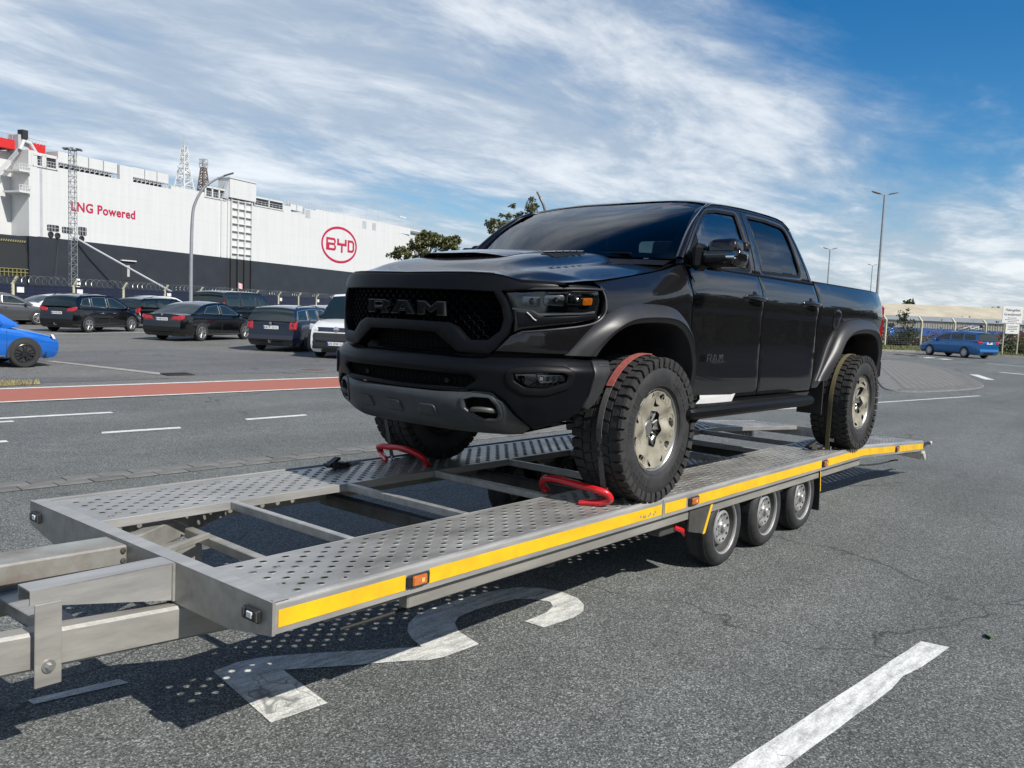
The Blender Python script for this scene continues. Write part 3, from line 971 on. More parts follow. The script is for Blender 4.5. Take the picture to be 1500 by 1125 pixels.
h_me = hub.mesh('hub', 30); h_me.materials.append(MATS['rim_silver'])
hol_me = MB().lathe([(0, -.001), (.010, -.001), (.010, .004)], 10, 'y').mesh('vent_hole', 30); hol_me.materials.append(MATS['black_plastic'])
for i in range(3):
    for y, sgn in ((-1.005, -1), (1.0, 1)):
        w = trailer_wheel(1.10 + .735 * i, y, sgn)
        link('tyre', t_me, None, w); link('tread', s_me, None, w)
        rr = link('rim', r_me, None, w); link('hub', h_me, None, rr); link('rim_well_shade', bar_me, None, rr); 
        for k in range(10):
            link('vent_hole', hol_me, None, rr).location = (.096 * math.cos(k * math.pi / 5), .0150, .096 * math.sin(k * math.pi / 5))
    x = 1.10 + .735 * i
    MB().cyl((x, -.9, .274 + PITCH * x - DZ), (x, .9, .274 + PITCH * x - DZ), .035, n=10).build('axle', 'steel_dark', TR, 40)
# mud flaps and their tape, front one slanted
for sgn, y0, y1 in ((-1, -1.035, -.80), (1, .80, 1.035)):
    yo = y0 if sgn < 0 else y1
    m = MB().prism([(.50, -.105), (.835, -.10), (.72, -.318), (.50, -.27)], lambda a, b: (a, yo, b), lambda a, b: (a, yo - sgn * .012, b))
    m.box((.775, (y0 + y1) / 2, -.21), (.012, abs(y1 - y0), .245), (0, R(27.5), 0))
    fl = m.build('mud_guard', 'steel_dark', TR, 0)
    MB().prism([(.815, -.095), (.845, -.095), (.735, -.318), (.700, -.318)], lambda a, b: (a, yo + sgn * .003, b), lambda a, b: (a, yo + sgn * .0005, b)).build('tape', 'yellow_tape', fl, 0)
    m = MB().box((2.90, (y0 + y1) / 2, -.30), (.014, abs(y1 - y0), .36), (0, R(-5), 0))
    fl = m.build('mud_flap', 'black_rubber', TR, 0)
    MB().prism([(2.868, -.11), (2.884, -.11), (2.918, -.31), (2.902, -.31)], lambda a, b: (a, yo + sgn * .003, b), lambda a, b: (a, yo + sgn * .0005, b)).build('tape', 'yellow_tape', fl, 0)
MB().box((.36, -.92, -.21), (.22, .10, .14), bev=.01).build('tool_box', 'steel_dark', TR, 25)
MB().tube([(.42, -.97, -.24), (.50, -.99, -.27), (.53, -.99, -.31)], [.014, .018, .008], 8).build('red_plug', 'red_paint', TR, 40)

rg = random.Random(9)
for k in range(7):
    x = -.16 + k * .028 + rg.uniform(-.01, .01); z = -.06 + rg.uniform(-.018, .018)
    q = [(x + rg.uniform(.004, .014) * math.cos(t), z + rg.uniform(.004, .012) * math.sin(t)) for t in np.linspace(0, 6.28, 7)[:-1]]
    MB().add([(a, YN - .0034, b) for a, b in q], [tuple(range(6))]).build('tape_scuff', 'galv', TR, 0, fix=False)
pts = [(x, YN + .11, -.21 - .018 * abs(math.sin(x * 2.3))) for x in np.linspace(-2.3, 5.6, 60)]
MB().tube([(x, y, tz(x, z)) for x, y, z in pts], .008, 6).build('wiring_loom', 'black_rubber', TR, 40)
for x, y in ((XF - .016, -.24), (XF - .016, .24)):
    for z in (-.04, -.11):
        MB().lathe([(0, -.006), (.010, -.006), (.012, 0)], 6, 'x', (x, y, z)).build('plate_bolt', 'bolt_zinc', TR, 30)
# ------------------------------------------------------------------ the pickup
def paint(name, base, flake=.0, rough=.30, metal=.75):
    m = mat(name, base, rough, metal=metal, coat=1.0, coat_rough=.025)
    nt = m.node_tree; b = nt.nodes['Principled BSDF']
    co = nt.nodes.new('ShaderNodeTexCoord')
    n = nt.nodes.new('ShaderNodeTexNoise'); n.inputs['Scale'].default_value = 900; n.inputs['Detail'].default_value = 1
    nt.links.new(co.outputs['Object'], n.inputs['Vector'])
    r = nt.nodes.new('ShaderNodeValToRGB')
    r.color_ramp.elements[0].position = .35; r.color_ramp.elements[1].position = .75
    r.color_ramp.elements[0].color = (*[c * (1 - flake) for c in base], 1)
    r.color_ramp.elements[1].color = (*[c * (1 + flake) for c in base], 1)
    nt.links.new(n.outputs['Fac'], r.inputs[0]); nt.links.new(r.outputs[0], b.inputs['Base Color'])
    return m
paint('truck_paint', (.0205, .0192, .0210), .5, .26, .6)
b_ = MATS['truck_paint'].node_tree.nodes['Principled BSDF']; b_.inputs['Coat Weight'].default_value = 1.0; b_.inputs['Coat Roughness'].default_value = .012; b_.inputs['Specular IOR Level'].default_value = .0
mat('trim_black', (.006, .006, .007), .45, spec=.16, noise=.2, nscale=20, bump=.05, bscale=300)
mat('matte_black', (.004, .004, .004), .8, spec=.15)
mat('satin_black', (.0045, .0052, .0068), .36, spec=.14, noise=.15, nscale=10)
mat('gloss_black', (.008, .008, .009), .12, coat=1)
mat('flare_grey', (.030, .030, .032), .38, spec=.4, noise=.12, nscale=9, bump=.06, bscale=400)
mat('skid_grey', (.055, .060, .063), .42, spec=.3, metal=.25, noise=.12, nscale=7)
mat('badge_grey', (.034, .036, .039), .40, metal=.2)
mat('chrome', (.72, .72, .73), .10, metal=1)
mat('lamp_inner', (.20, .205, .21), .22, metal=.7)
mat('cabin_dark', (.02, .02, .021), .7, noise=.2, nscale=10)
mat('seat_cover', (.10, .10, .105), .7, noise=.25, nscale=12)
mat('sticker_white', (.80, .80, .79), .5, noise=.05, nscale=20)
glass('windshield_glass', (.60, .74, .70), 1.45)
glass('tinted_glass', (.14, .17, .19), 1.6)
glass('door_glass', (.80, .86, .86), 2.9)
glass('lamp_glass', (.80, .83, .85), 1.3)

TK = empty('pickup_truck', (0, 0, DZ), (0, PITCH, 0), 'dark grey crew cab pickup truck with black grille strapped on the trailer', 'pickup truck')
ZT = [(-.95, 1.262), (-.55, 1.285), (-.2, 1.335), (.15, 1.395), (.38, 1.452), (2.55, 1.462), (2.60, 1.470), (4.42, 1.478)]     # top edge of the side sheet metal
PROF = [(.46, .905), (.52, .945), (.58, .966), (.66, .976), (.80, .982), (.98, .986), (1.12, .991), (1.24, .996), (1.34, .994), (1.50, .988)]
def ztop(x): return sinterp(x, ZT)
def wside(x, z):
    """half width of the lower body"""
    w = sinterp(z, PROF)
    t = max(0.0, (z - (ztop(x) - .17)) / .17)
    A = interp(x, [(-.3, .105), (.35, .07), (.6, .050), (2.55, .048), (2.6, .045), (4.4, .045)])
    w -= A * min(t, 1.25) ** 1.45
    # soft shoulder line and hollow below it
    w += .007 * math.exp(-((z - 1.235) / .045) ** 2) - .004 * math.exp(-((z - .80) / .10) ** 2) * interp(x, [(.4, 0), (.8, 1), (2.3, 1), (2.7, 0)])
    # muscle over the rear wheel
    w += .022 * math.exp(-((x - 3.55) / .55) ** 2) * math.exp(-((z - 1.28) / .14) ** 2)
    if x > 3.9: w -= .05 * ((x - 3.9) / .5) ** 2
    if x > 4.30: w -= 1.1 * (x - 4.30) ** 2 * 4
    return w
def gside(z):
    return .935 - .16 * max(0.0, (z - 1.46) / .47) ** 1.3
# plan line of the front end: centre, corner, then along the side
PLAN = [(-1.12, 0), (-1.10, .3), (-1.055, .5), (-.985, .66), (-.90, .77), (-.80, .855), (-.68, .92), (-.55, .955), (-.4, .976), (-.2, .987), (.0, .99), (.5, .99)]
_pp = catmull([(-1.10, -.3)] + PLAN, 16)[16:]
_PX = np.array([p[0] for p in _pp]); _PY = np.array([p[1] for p in _pp])
_PS = np.r_[0, np.cumsum(np.hypot(np.diff(_PX), np.diff(_PY)))]
def plan(s):
    a = abs(s)
    x, y = np.interp(a, _PS, _PX), np.interp(a, _PS, _PY)
    e = .012
    tx = np.interp(a + e, _PS, _PX) - np.interp(max(a - e, 0), _PS, _PX); ty = np.interp(a + e, _PS, _PY) - np.interp(max(a - e, 0), _PS, _PY)
    if a < e: tx, ty = 0, 1
    L = math.hypot(tx, ty)
    nx, ny = -ty / L, tx / L
    return x, y, nx, ny
def s_of_x(x): return float(np.interp(x, _PX[20:], _PS[20:]))
def front(off=lambda s, z: 0.0):
    """surface map of the front end: s along the plan line (minus = near side), z height, d proud"""
    def fn(s, z, d):
        x, y, nx, ny = plan(s)
        k = d + off(s, z)
        return (x + nx * k, (1 if s >= 0 else -1) * (y + ny * k), z)
    return fn
def side(sgn, f=wside):
    return lambda a, b, d: (a, sgn * (f(a, b) + d), b)
def gmap(sgn):
    return lambda a, b, d: (a, sgn * (gside(b) + d), b)
def both(poly): return poly + [(-a, b) for a, b in poly[::-1] if abs(a) > 1e-6]

# wheel arches
ARF = [(-.60, .875), (-.555, .94), (-.46, 1.02), (-.32, 1.062), (-.05, 1.075), (.14, 1.055), (.27, .985), (.345, .87), (.375, .74), (.375, .58)]
ARR = [(x + 3.66 + .02, z) for x, z in [(-.86, .66), (-.74, .82), (-.62, .965), (-.46, 1.045), (-.20, 1.075), (.08, 1.07), (.26, 1.02), (.36, .90), (.40, .74), (.415, .62)]]
ARF_O = [(-.76, .875), (-.64, 1.01), (-.50, 1.115), (-.34, 1.165), (-.05, 1.182), (.15, 1.165), (.30, 1.085), (.385, .94), (.418, .78), (.425, .58)]
ARR_O = [(x + 3.68, z) for x, z in [(-1.02, .66), (-.85, .87), (-.675, 1.07), (-.48, 1.165), (-.18, 1.20), (.14, 1.19), (.35, 1.12), (.465, .98), (.515, .80), (.53, .62)]]
def flare(sgn, inn, out, wf, nm):
    n = 44
    I = resample(catmull(inn, 8), n); O = resample(catmull(out, 8), n)
    sec = [(0, 0.000), (.02, .018), (.05, .030), (.30, .058), (.62, .082), (.70, .085), (.74, .078), (.97, .066), (1.0, .062), (1.02, .050), (1.02, -.02), (1.02, -.25)]
    rows = []
    for k, ((xi, zi), (xo, zo)) in enumerate(zip(I, O)):
        f = min(1.0, .55 + 3.0 * min(k, n - 1 - k) / n)
        row = []
        for t, d in sec:
            x, z = lerp(xo, xi, t), lerp(zo, zi, t)
            wo, wi = wf(xo, zo), wf(xi, zi)
            w = lerp(wo, wi, min(t, 1))
            row.append((x, sgn * (w + (d * f if d > 0 else d)), z))
        rows.append(row)
    m = MB().grid(rows)
    for row in (rows[0], rows[-1]):
        m.add(row, [tuple(range(len(row)))])
    return m.build(nm, 'flare_grey', TK, 38)
def wfront(x, z):
    if x < -.2:
        # follow the plan line of the nose
        i = np.interp(x, _PX[20:], _PY[20:])
        return float(i) - .003
    return wside(x, min(z, 1.15))
for sgn in (-1, 1):
    flare(sgn, ARF, ARF_O, wfront, 'wheel_arch_flare')
    flare(sgn, ARR, ARR_O, lambda x, z: wside(x, min(z, 1.15)), 'wheel_arch_flare')
# ---- sheet metal sides
def arch_cut(arch, grow):
    c = np.mean(np.array(arch), axis=0)
    return [(x + (x - c[0]) * grow, z + (z - c[1]) * grow + .01) for x, z in arch]
def fender_off(s, z):
    a = abs(s)
    x = plan(s)[0]
    k = min(1.0, max(0.0, (a - .95) / .35))
    body = wside(max(x, -.6), z) - .985
    nose = .004 - .9 * max(0, z - 1.20) ** 1.5
    return k * body + (1 - k) * nose
FEN = front(fender_off)
fa = catmull(ARF, 5)
fa_s = [(s_of_x(x), z + .012) for x, z in fa]
top_line = [(s_of_x(x), ztop(x) - .004) for x in (.355, .2, 0, -.2, -.4, -.55)]
FO = [(.612, .880), (.700, .966), (.755, .994), (.90, 1.012), (1.09, 1.038), (1.19, 1.062), (1.245, 1.11), (1.268, 1.19), (1.262, 1.262)] + top_line[::-1] + [(s_of_x(.42), .95), (s_of_x(.455), .60)] + fa_s[::-1] + [(1.16, .880)]
for sgn in (-1, 1):
    panel('front_fender', [(sgn * a, b) for a, b in FO], FEN, 'truck_paint', TK, .03, .006, .045)
    # bright lip of the fender behind the lamp
    lip = [(.76, .988), (.90, 1.006), (1.09, 1.034), (1.195, 1.062), (1.25, 1.11), (1.272, 1.19), (1.266, 1.255)]
    lp = resample(catmull(lip, 6), 40)
    MB().tube([FEN(sgn * a, b, .000) for a, b in lp], .0055, 6).build('fender_lip', 'flare_grey', TK, 40)
XD0 = lambda z: interp(z, [(.57, .468), (1.46, .372)])
XD1 = lambda z: interp(z, [(.57, 1.515), (1.46, 1.435)])
XD2 = lambda z: interp(z, [(.57, 2.56), (.9, 2.56), (1.46, 2.515)])
DOORZ = .585
def dline(f, off): return [(f(z) + off, z) for z in (DOORZ, .75, .95, 1.15, 1.30, 1.448)]
for sgn in (-1, 1):
    G = .006
    fd = dline(XD1, -G)[::1]
    d1 = [(x, z) for x, z in dline(XD0, G)][::-1] + dline(XD1, -G)
    d2 = [(x, z) for x, z in dline(XD1, G)][::-1] + dline(XD2, -G)
    da = panel('front_door', d1, side(sgn), 'truck_paint', TK, .035, .006, .05)
    db = panel('rear_door', d2, side(sgn), 'truck_paint', TK, .035, .006, .05)
    for d, xc, zc in ((da, 1.31, 1.285), (db, 2.37, 1.288)):
        w = wside(xc, zc)
        m = MB()
        m.tube([(xc - .115, sgn * (w - .01), zc + .004), (xc - .10, sgn * (w + .028), zc + .004), (xc - .03, sgn * (w + .040), zc + .002), (xc + .05, sgn * (w + .040), zc - .001), (xc + .10, sgn * (w + .030), zc - .004), (xc + .112, sgn * (w - .01), zc - .005)], [.016, .019, .019, .019, .019, .016], 10)
        m.build('handle', 'gloss_black', d, 40)
        MB().lathe([(0, 0), (.035, .002), (.05, .006)], 20, 'y', (xc, sgn * (w + .0), zc)).build('handle_cup', 'trim_black', d, 40)
    # rocker panel
    rk = [(.46, .575), (2.58, .575), (2.60, .50), (.47, .50)]
    panel('rocker_panel', rk, side(sgn), 'truck_paint', TK, .05, .008, .08)
    # bed side
    XB = 2.572
    ra = [(x, z + .012) for x, z in catmull(ARR, 4)]
    bs = [(XB, .60), (XB + .0, 1.0), (XB - .02, 1.30), (XB - .035, 1.468), (3.2, 1.474), (3.9, 1.476), (4.34, 1.476), (4.415, 1.45), (4.425, 1.2), (4.41, .80), (4.36, .62)] + [(4.11, .62)] + ra[::-1] + [(2.70, .60)]
    panel('bed_side', bs, side(sgn), 'truck_paint', TK, .035, .007, .05)
    # bed rail cap
    m = MB()
    m.grid([[(x, sgn * (wside(x, 1.476) - k), 1.476 + h) for k, h in ((-.004, -.012), (.002, .004), (.02, .010), (.10, .008), (.115, -.04))] for x in (2.55, 3.0, 3.5, 4.0, 4.33)])
    m.build('bed_rail_cap', 'trim_black', TK, 40)
    # fuel door on the near side only
    if sgn < 0:
        q = [(2.965 + .088 * math.cos(t), 1.185 + .088 * math.sin(t)) for t in np.linspace(0, 2 * math.pi, 28, endpoint=False)]
        rim_ = [(2.965 + .097 * math.cos(t), 1.185 + .097 * math.sin(t)) for t in np.linspace(0, 2 * math.pi, 28, endpoint=False)]
        panel('fuel_door_rim', rim_, lambda a, b, d: (a, sgn * (wside(a, b) + .003 + d), b), 'trim_black', TK, .01, .003, .05, holes=[q])
        panel('fuel_door', [(2.965 + (a - 2.965) * .975, 1.185 + (b - 1.185) * .975) for a, b in q], lambda a, b, d: (a, sgn * (wside(a, b) + .004 + d), b), 'truck_paint', TK, .01, .003, .04)
    # dark skirt behind the front arch and under the bed
    MB().box((4.22, sgn * .86, .70), (.36, .10, .22), bev=.03).build('rear_bumper_end', 'trim_black', TK, 30)
    # arch liners
    for cx, arch in ((0, ARF), (3.68, ARR)):
        m = MB(); P = resample(catmull(arch, 5), 24)
        m.grid([[(x, sgn * y, z + .015) for x, z in P] for y in (.93, .60, .45)])
        m.add([(x, sgn * .46, z + .015) for x, z in P], [tuple(range(len(P)))])
        m.build('arch_liner', 'black_rubber', TK, 40)
    # side step
    m = MB()
    sec = [(-.10, .035), (.02, .045), (.09, .040), (.105, .02), (.10, -.012), (.06, -.035), (-.06, -.035), (-.10, -.01)]
    rows = []
    for x, k in ((.30, .35), (.32, .8), (.36, 1), (1.3, 1), (2.30, 1), (2.36, .8), (2.385, .35)):
        rows.append([(x, sgn * (1.0 + a * k), .512 + b * k) for a, b in sec + sec[:1]])
    m.grid(rows); m.add(rows[0][:-1], [tuple(range(len(sec)))]); m.add(rows[-1][:-1], [tuple(range(len(sec)))])
    st = m.build('side_step', 'trim_black', TK, 35)
    m = MB()
    for i in range(46): m.box((.42 + i * .0415, sgn * 1.03, .5555), (.014, .10, .006))
    m.build('step_tread', 'black_rubber', st, 0)
    for x in (.55, 1.35, 2.1): MB().beam((x, sgn * .90, .49), (x, sgn * .55, .58), .05, .04).build('step_bracket', 'steel_dark', st, 20)
# sill sticker (white shipping label) near side
m = MB().prism([(.575, .560), (1.10, .552), (1.125, .612), (1.05, .606), (.60, .618), (.615, .59)], lambda a, b: (a, -(wside(a, b) + .010), b), lambda a, b: (a, -(wside(a, b) + .012), b))
m.build('white_sticker', 'sticker_white', TK, 0)
# cab side structure, windows
FW = [(.415, 1.462), (.455, 1.53), (.58, 1.655), (.735, 1.785), (.85, 1.848), (1.00, 1.872), (1.32, 1.888), (1.335, 1.75), (1.342, 1.60), (1.338, 1.475), (.9, 1.468)]
RW = [(1.502, 1.893), (1.84, 1.901), (2.13, 1.888), (2.20, 1.862), (2.232, 1.80), (2.272, 1.60), (2.283, 1.53), (2.262, 1.497), (1.90, 1.485), (1.532, 1.478), (1.520, 1.65)]
CO = [(.352, 1.455), (.385, 1.522), (.47, 1.605), (.62, 1.735), (.79, 1.848), (.93, 1.898), (1.15, 1.925), (1.6, 1.945), (2.05, 1.945), (2.22, 1.925), (2.30, 1.87), (2.36, 1.76), (2.44, 1.60), (2.52, 1.46), (1.9, 1.455), (1.2, 1.455)]
def smooth_poly(p, r=.02): return fillet(p, r, 4)
for sgn in (-1, 1):
    fw, rw = fillet(FW, [.02, .03, .03, .03, .03, .04, .025, .0, .0, .03, 0], 4), fillet(RW, [.025, .02, .04, .04, .03, .02, .03, .03, .0, .03, 0], 4)
    cab = panel('cab_side_frame', CO, gmap(sgn), 'truck_paint', TK, .05, .008, .045, holes=[fw, rw])
    for nm, w, g in (('front_side_window', fw, 'door_glass'), ('rear_side_window', rw, 'tinted_glass')):
        panel(nm + '_seal', inset(w, -.004), lambda a, b, d: (a, sgn * (gside(b) - .003 + d), b), 'trim_black', cab, .02, .002, .3, holes=[inset(w, .016)])
        panel(nm, inset(w, .010), lambda a, b, d: (a, sgn * (gside(b) - .014 + d), b), g, cab, .003, .001, .06)
    # shut lines of the door frames: thin dark grooves drawn as narrow rubber strips
    for pts in ([(1.418, 1.462), (1.418, 1.70), (1.412, 1.905)], [(.372, 1.466), (.40, 1.525), (.49, 1.612), (.64, 1.742), (.80, 1.842), (.94, 1.887), (1.16, 1.909), (1.6, 1.922), (2.05, 1.921), (2.19, 1.903), (2.262, 1.85), (2.32, 1.74), (2.385, 1.60), (2.44, 1.47)]):
        MB().tube([(a, sgn * (gside(b) + .0005), b) for a, b in catmull(pts, 5)], .0035, 5).build('door_seal', 'trim_black', cab, 40)
    # belt moulding
    MB().tube([(a, sgn * (gside(1.455) + .004), interp(a, [(.38, 1.450), (2.5, 1.460)])) for a in np.linspace(.38, 2.5, 14)], .010, 6).build('belt_moulding', 'trim_black', cab, 40)
    # triangular mirror foot panel
    panel('mirror_foot', [(.41, 1.466), (.45, 1.535), (.60, 1.672), (.605, 1.468)], lambda a, b, d: (a, sgn * (gside(b) + .004 + d), b), 'trim_black', cab, .015, .003, .08)
# roof
RE = [(.80, 1.848), (.93, 1.898), (1.15, 1.925), (1.6, 1.945), (2.05, 1.945), (2.22, 1.925), (2.30, 1.87)]
def roof_edge(x): return sinterp(x, RE)
rows = []
XS = [.93, 1.0, 1.1, 1.25, 1.45, 1.7, 1.95, 2.1, 2.2, 2.26, 2.30]
for x0 in XS:
    row = []
    for t in np.linspace(-1, 1, 33):
        k = (x0 - .93) / (2.30 - .93)
        x = x0 + (1 - k) * (.23 * (1 - t * t)) * (-1 if False else 0) + (1 - k) ** 2 * (.16 * (1 - abs(t) ** 2.2)) + k ** 3 * .10 * (1 - t * t)
        ze = roof_edge(x0)
        hw = gside(ze) + .002
        rise = interp(x0, [(.93, .068), (1.1, .075), (1.9, .062), (2.2, .05), (2.3, .045)])
        row.append((x, t * hw, ze + rise * (1 - abs(t) ** 3.2) + .004))
    rows.append(row)
MB().grid(rows).build('roof', 'truck_paint', TK, 40)
# windscreen: curved sheet from cowl to header
def ws_edges(t):
    a = abs(t)
    bx = lerp(.13, .365, a ** 2.4); bz = lerp(1.490, 1.487, a)
    tx = 1.09 - .16 * a ** 2.2; tzz = roof_edge(.93) + .068 * (1 - a ** 3.2) - .004
    by = t * .865; ty = t * .755
    return (bx, by, bz), (tx, ty, tzz)
rows = []
for v in np.linspace(0, 1, 16):
    row = []
    for t in np.linspace(-1, 1, 33):
        b, u = ws_edges(t)
        p = [lerp(b[i], u[i], v) for i in range(3)]
        bow = .045 * math.sin(math.pi * v)
        row.append((p[0] - bow * .55, p[1], p[2] + bow * .8))
    rows.append(row)
ws = MB().grid(rows).build('windscreen', 'windshield_glass', TK, 60)
# black ceramic border of the windscreen
m = MB()
bd = [[rows[i][j] for j in (0, 1)] for i in range(16)]
for j0, j1 in ((0, 1), (31, 32)):
    m.grid([[tuple(np.array(rows[i][j]) + np.array((.004, 0, -.004))) for j in (j0, j1)] for i in range(16)])
for i0, i1 in ((0, 1), (14, 15)):
    m.grid([[tuple(np.array(rows[i][j]) + np.array((.005, 0, -.005))) for i in (i0, i1)] for j in range(33)])
m.build('border', 'trim_black', ws, 60)
# A pillars
for sgn in (-1, 1):
    rr_ = []
    for v in np.linspace(0, 1, 12):
        b, u = ws_edges(sgn)
        p = np.array([lerp(b[i], u[i], v) for i in range(3)]); bow = .045 * math.sin(math.pi * v); p += (-bow * .55, 0, bow * .8)
        xo = p[0] + lerp(.03, .0, v) + .02; 
        zo = p[2]
        # outer edge follows the cab side frame
        cz = lerp(1.487, 1.898, v); cx = interp(cz, [(1.455, .352), (1.522, .385), (1.605, .47), (1.735, .62), (1.848, .79), (1.898, .93)])
        q = np.array((cx, sgn * (gside(cz) + .001), cz + .0))
        mid = (p + q) / 2 + np.array((-.016, sgn * .016, .010))
        m1 = p * .75 + q * .25 + np.array((-.012, sgn * .010, .012)); m2 = p * .25 + q * .75 + np.array((-.010, sgn * .012, .006))
        rr_.append([tuple(p), tuple(m1), tuple(mid), tuple(m2), tuple(q)])
    MB().grid(rr_).build('a_pillar', 'truck_paint', TK, 60)
# cowl between hood and windscreen
rows2 = []
for t in np.linspace(-1, 1, 25):
    b, _ = ws_edges(t)
    rows2.append([(b[0] + .03, b[1], b[2] - .012), (b[0] - .06, b[1] * 1.01, b[2] - .020), (b[0] - .16, b[1] * 1.02, b[2] - .055)])
MB().grid(rows2).build('cowl', 'trim_black', TK, 40)
for y0, y1, xx in ((-.62, .05, .18), (.10, .66, .18)):
    MB().tube([(.24, y0, 1.510), (.20, lerp(y0, y1, .5), 1.512), (.27, y1, 1.525)], .008, 6).build('wiper', 'trim_black', TK, 40)
# back of the cab with rear window, tailgate, bed floor
m = MB()
bk = [(-.93, 1.46), (.93, 1.46), (.79, 1.87), (.70, 1.915), (-.70, 1.915), (-.79, 1.87)]
bw = fillet([(-.74, 1.50), (.74, 1.50), (.66, 1.82), (-.66, 1.82)], .05)
cabx = lambda a, b, d: (interp(b, [(1.46, 2.53), (1.87, 2.33), (1.93, 2.31)]) + d + .05 * (1 - (a / .93) ** 2), a, b)
cb_ = panel('cab_back', bk, cabx, 'truck_paint', TK, .03, .006, .09, holes=[bw])
panel('rear_window', inset(bw, -.005), lambda a, b, d: cabx(a, b, d - .01), 'tinted_glass', cb_, .003, .001, .12)
MB().box((2.54, 0, 1.02), (.04, 1.80, .88)).build('cab_rear_wall', 'truck_paint', TK, 0)
MB().box((3.48, 0, .98), (1.80, 1.62, .04)).build('bed_floor', 'trim_black', TK, 0)
for sgn in (-1, 1): MB().box((3.48, sgn * .83, 1.22), (1.80, .03, .46)).build('bed_inner_wall', 'trim_black', TK, 0)
panel('tailgate', fillet([(-.86, .86), (.86, .86), (.90, 1.46), (-.90, 1.46)], .03), lambda a, b, d: (4.40 + d + .02 * math.sin((b - .86) * 5), a, b), 'truck_paint', TK, .06, .008, .12)
MB().box((4.47, 0, .73), (.16, 1.86, .20), bev=.03).build('rear_bumper', 'trim_black', TK, 30)
for sgn in (-1, 1): MB().box((4.385, sgn * .90, 1.18), (.09, .10, .36), bev=.02).build('tail_lamp', mat('tail_red', (.35, .01, .012), .15, coat=1) if 'tail_red' not in MATS else 'tail_red', TK, 30)

# ---- hood
HC = [(-1.11, 1.262), (-1.06, 1.298), (-.98, 1.330), (-.85, 1.366), (-.6, 1.414), (-.3, 1.452), (0, 1.478), (.2, 1.490), (.4, 1.492)]
def hood_z(x, y):
    c = sinterp(x, HC); e = ztop(x) + .004
    a = min(1.0, abs(y) / .885)
    z = e + (c - e) * (1 - a ** 2.6)
    # raised power dome with crease
    fx = interp(x, [(-1.0, 0), (-.80, .7), (-.5, 1), (.1, 1), (.3, .6)])
    d = abs(y)
    z += .028 * fx * (1 / (1 + math.exp((d - .49) / .022))) - .012 * fx * math.exp(-((d - .60) / .055) ** 2)
    return z
HLIP = [(0, 1.292), (.45, 1.299), (.56, 1.297), (.62, 1.287), (.69, 1.268), (.80, 1.264), (.90, 1.262)]
def hood_front(y):
    a = abs(y)
    return float(np.interp(a, _PY[_PY <= .93], _PX[_PY <= .93])) + .004
rows = []
for u in np.concatenate([np.linspace(0, .08, 5), np.linspace(.12, 1, 34)]):
    row = []
    for t in np.linspace(-1, 1, 81):
        y = t * .892
        xf = hood_front(y); xb = lerp(.10, .335, abs(t) ** 2.4)
        if abs(t) > .96: xf = lerp(hood_front(.856), -.80, (abs(t) - .96) / .04)
        x = lerp(xf, xb, u)
        z = hood_z(max(x, -1.1), y)
        # nose rounds down to the lip
        k = max(0, 1 - u / .16) ** 1.6
        z = lerp(z, interp(abs(y), HLIP), k)
        row.append((x, y, z))
    rows.append(row)
rowsT = rows
hd = MB().grid(rows)
hd.grid([[(x, y, z) for x, y, z in rows[0]], [(x + .004, y, z - .012) for x, y, z in rows[0]], [(x + .05, y, z - .022) for x, y, z in rows[0]]])
hood = hd.build('hood', 'truck_paint', TK, 40)
# scoop: a lid over a dark mouth facing forward
rows = []
for u in np.linspace(0, 1, 22):
    row = []
    for t in np.linspace(-1, 1, 25):
        hw = lerp(.36, .24, u)
        x = lerp(-.785 + .10 * abs(t) ** 2, .05, u)
        y = t * hw
        lift = (.026 * (1 - u) ** 1.1) * (1 - max(0, (abs(t) - .35) / .65) ** 2)
        row.append((x, y, hood_z(x, y) + lift + .002))
    rows.append(row)
sc = MB().grid(rows)
sc.grid([[p for p in rows[0]], [(p[0] + .012, p[1], p[2] - .010) for p in rows[0]], [(p[0] + .10, p[1], p[2] - .014) for p in rows[0]]])
sco = sc.build('hood_scoop', 'truck_paint', hood, 40)
MB().grid([[(x - .002, y, hood_z(x, y) + .0005), (x + .07, y * .98, hood_z(x + .07, y * .98) + .003), (x + .10, y * .96, z - .010)] for x, y, z in rows[0][1:-1]]).build('scoop_mouth', 'gloss_black', sco, 40)
for k in (-.12, .12): MB().box((-.73, k, hood_z(-.73, k) + .008), (.05, .010, .018)).build('scoop_rib', 'trim_black', sco, 0)
for sgn in (-1, 1):
    m = MB()
    pts = [(-.42, .40), (-.02, .34), (.0, .44), (-.38, .49)]
    m.prism(fillet(pts, .02), lambda a, b: (a, sgn * b, hood_z(a, b) + .004), lambda a, b: (a, sgn * b, hood_z(a, b) - .01))
    ho = m.build('hood_vent', 'trim_black', hood, 20)
    m = MB()
    for i in range(5): m.box((-.34 + i * .07, sgn * .415, hood_z(-.3 + i * .07, .41) + .007), (.02, .09, .008), (0, -.3, 0))
    m.build('vent_slats', 'gloss_black', ho, 0)
# ------------------------------------------------------------------ the pickup's nose
FZ = front()
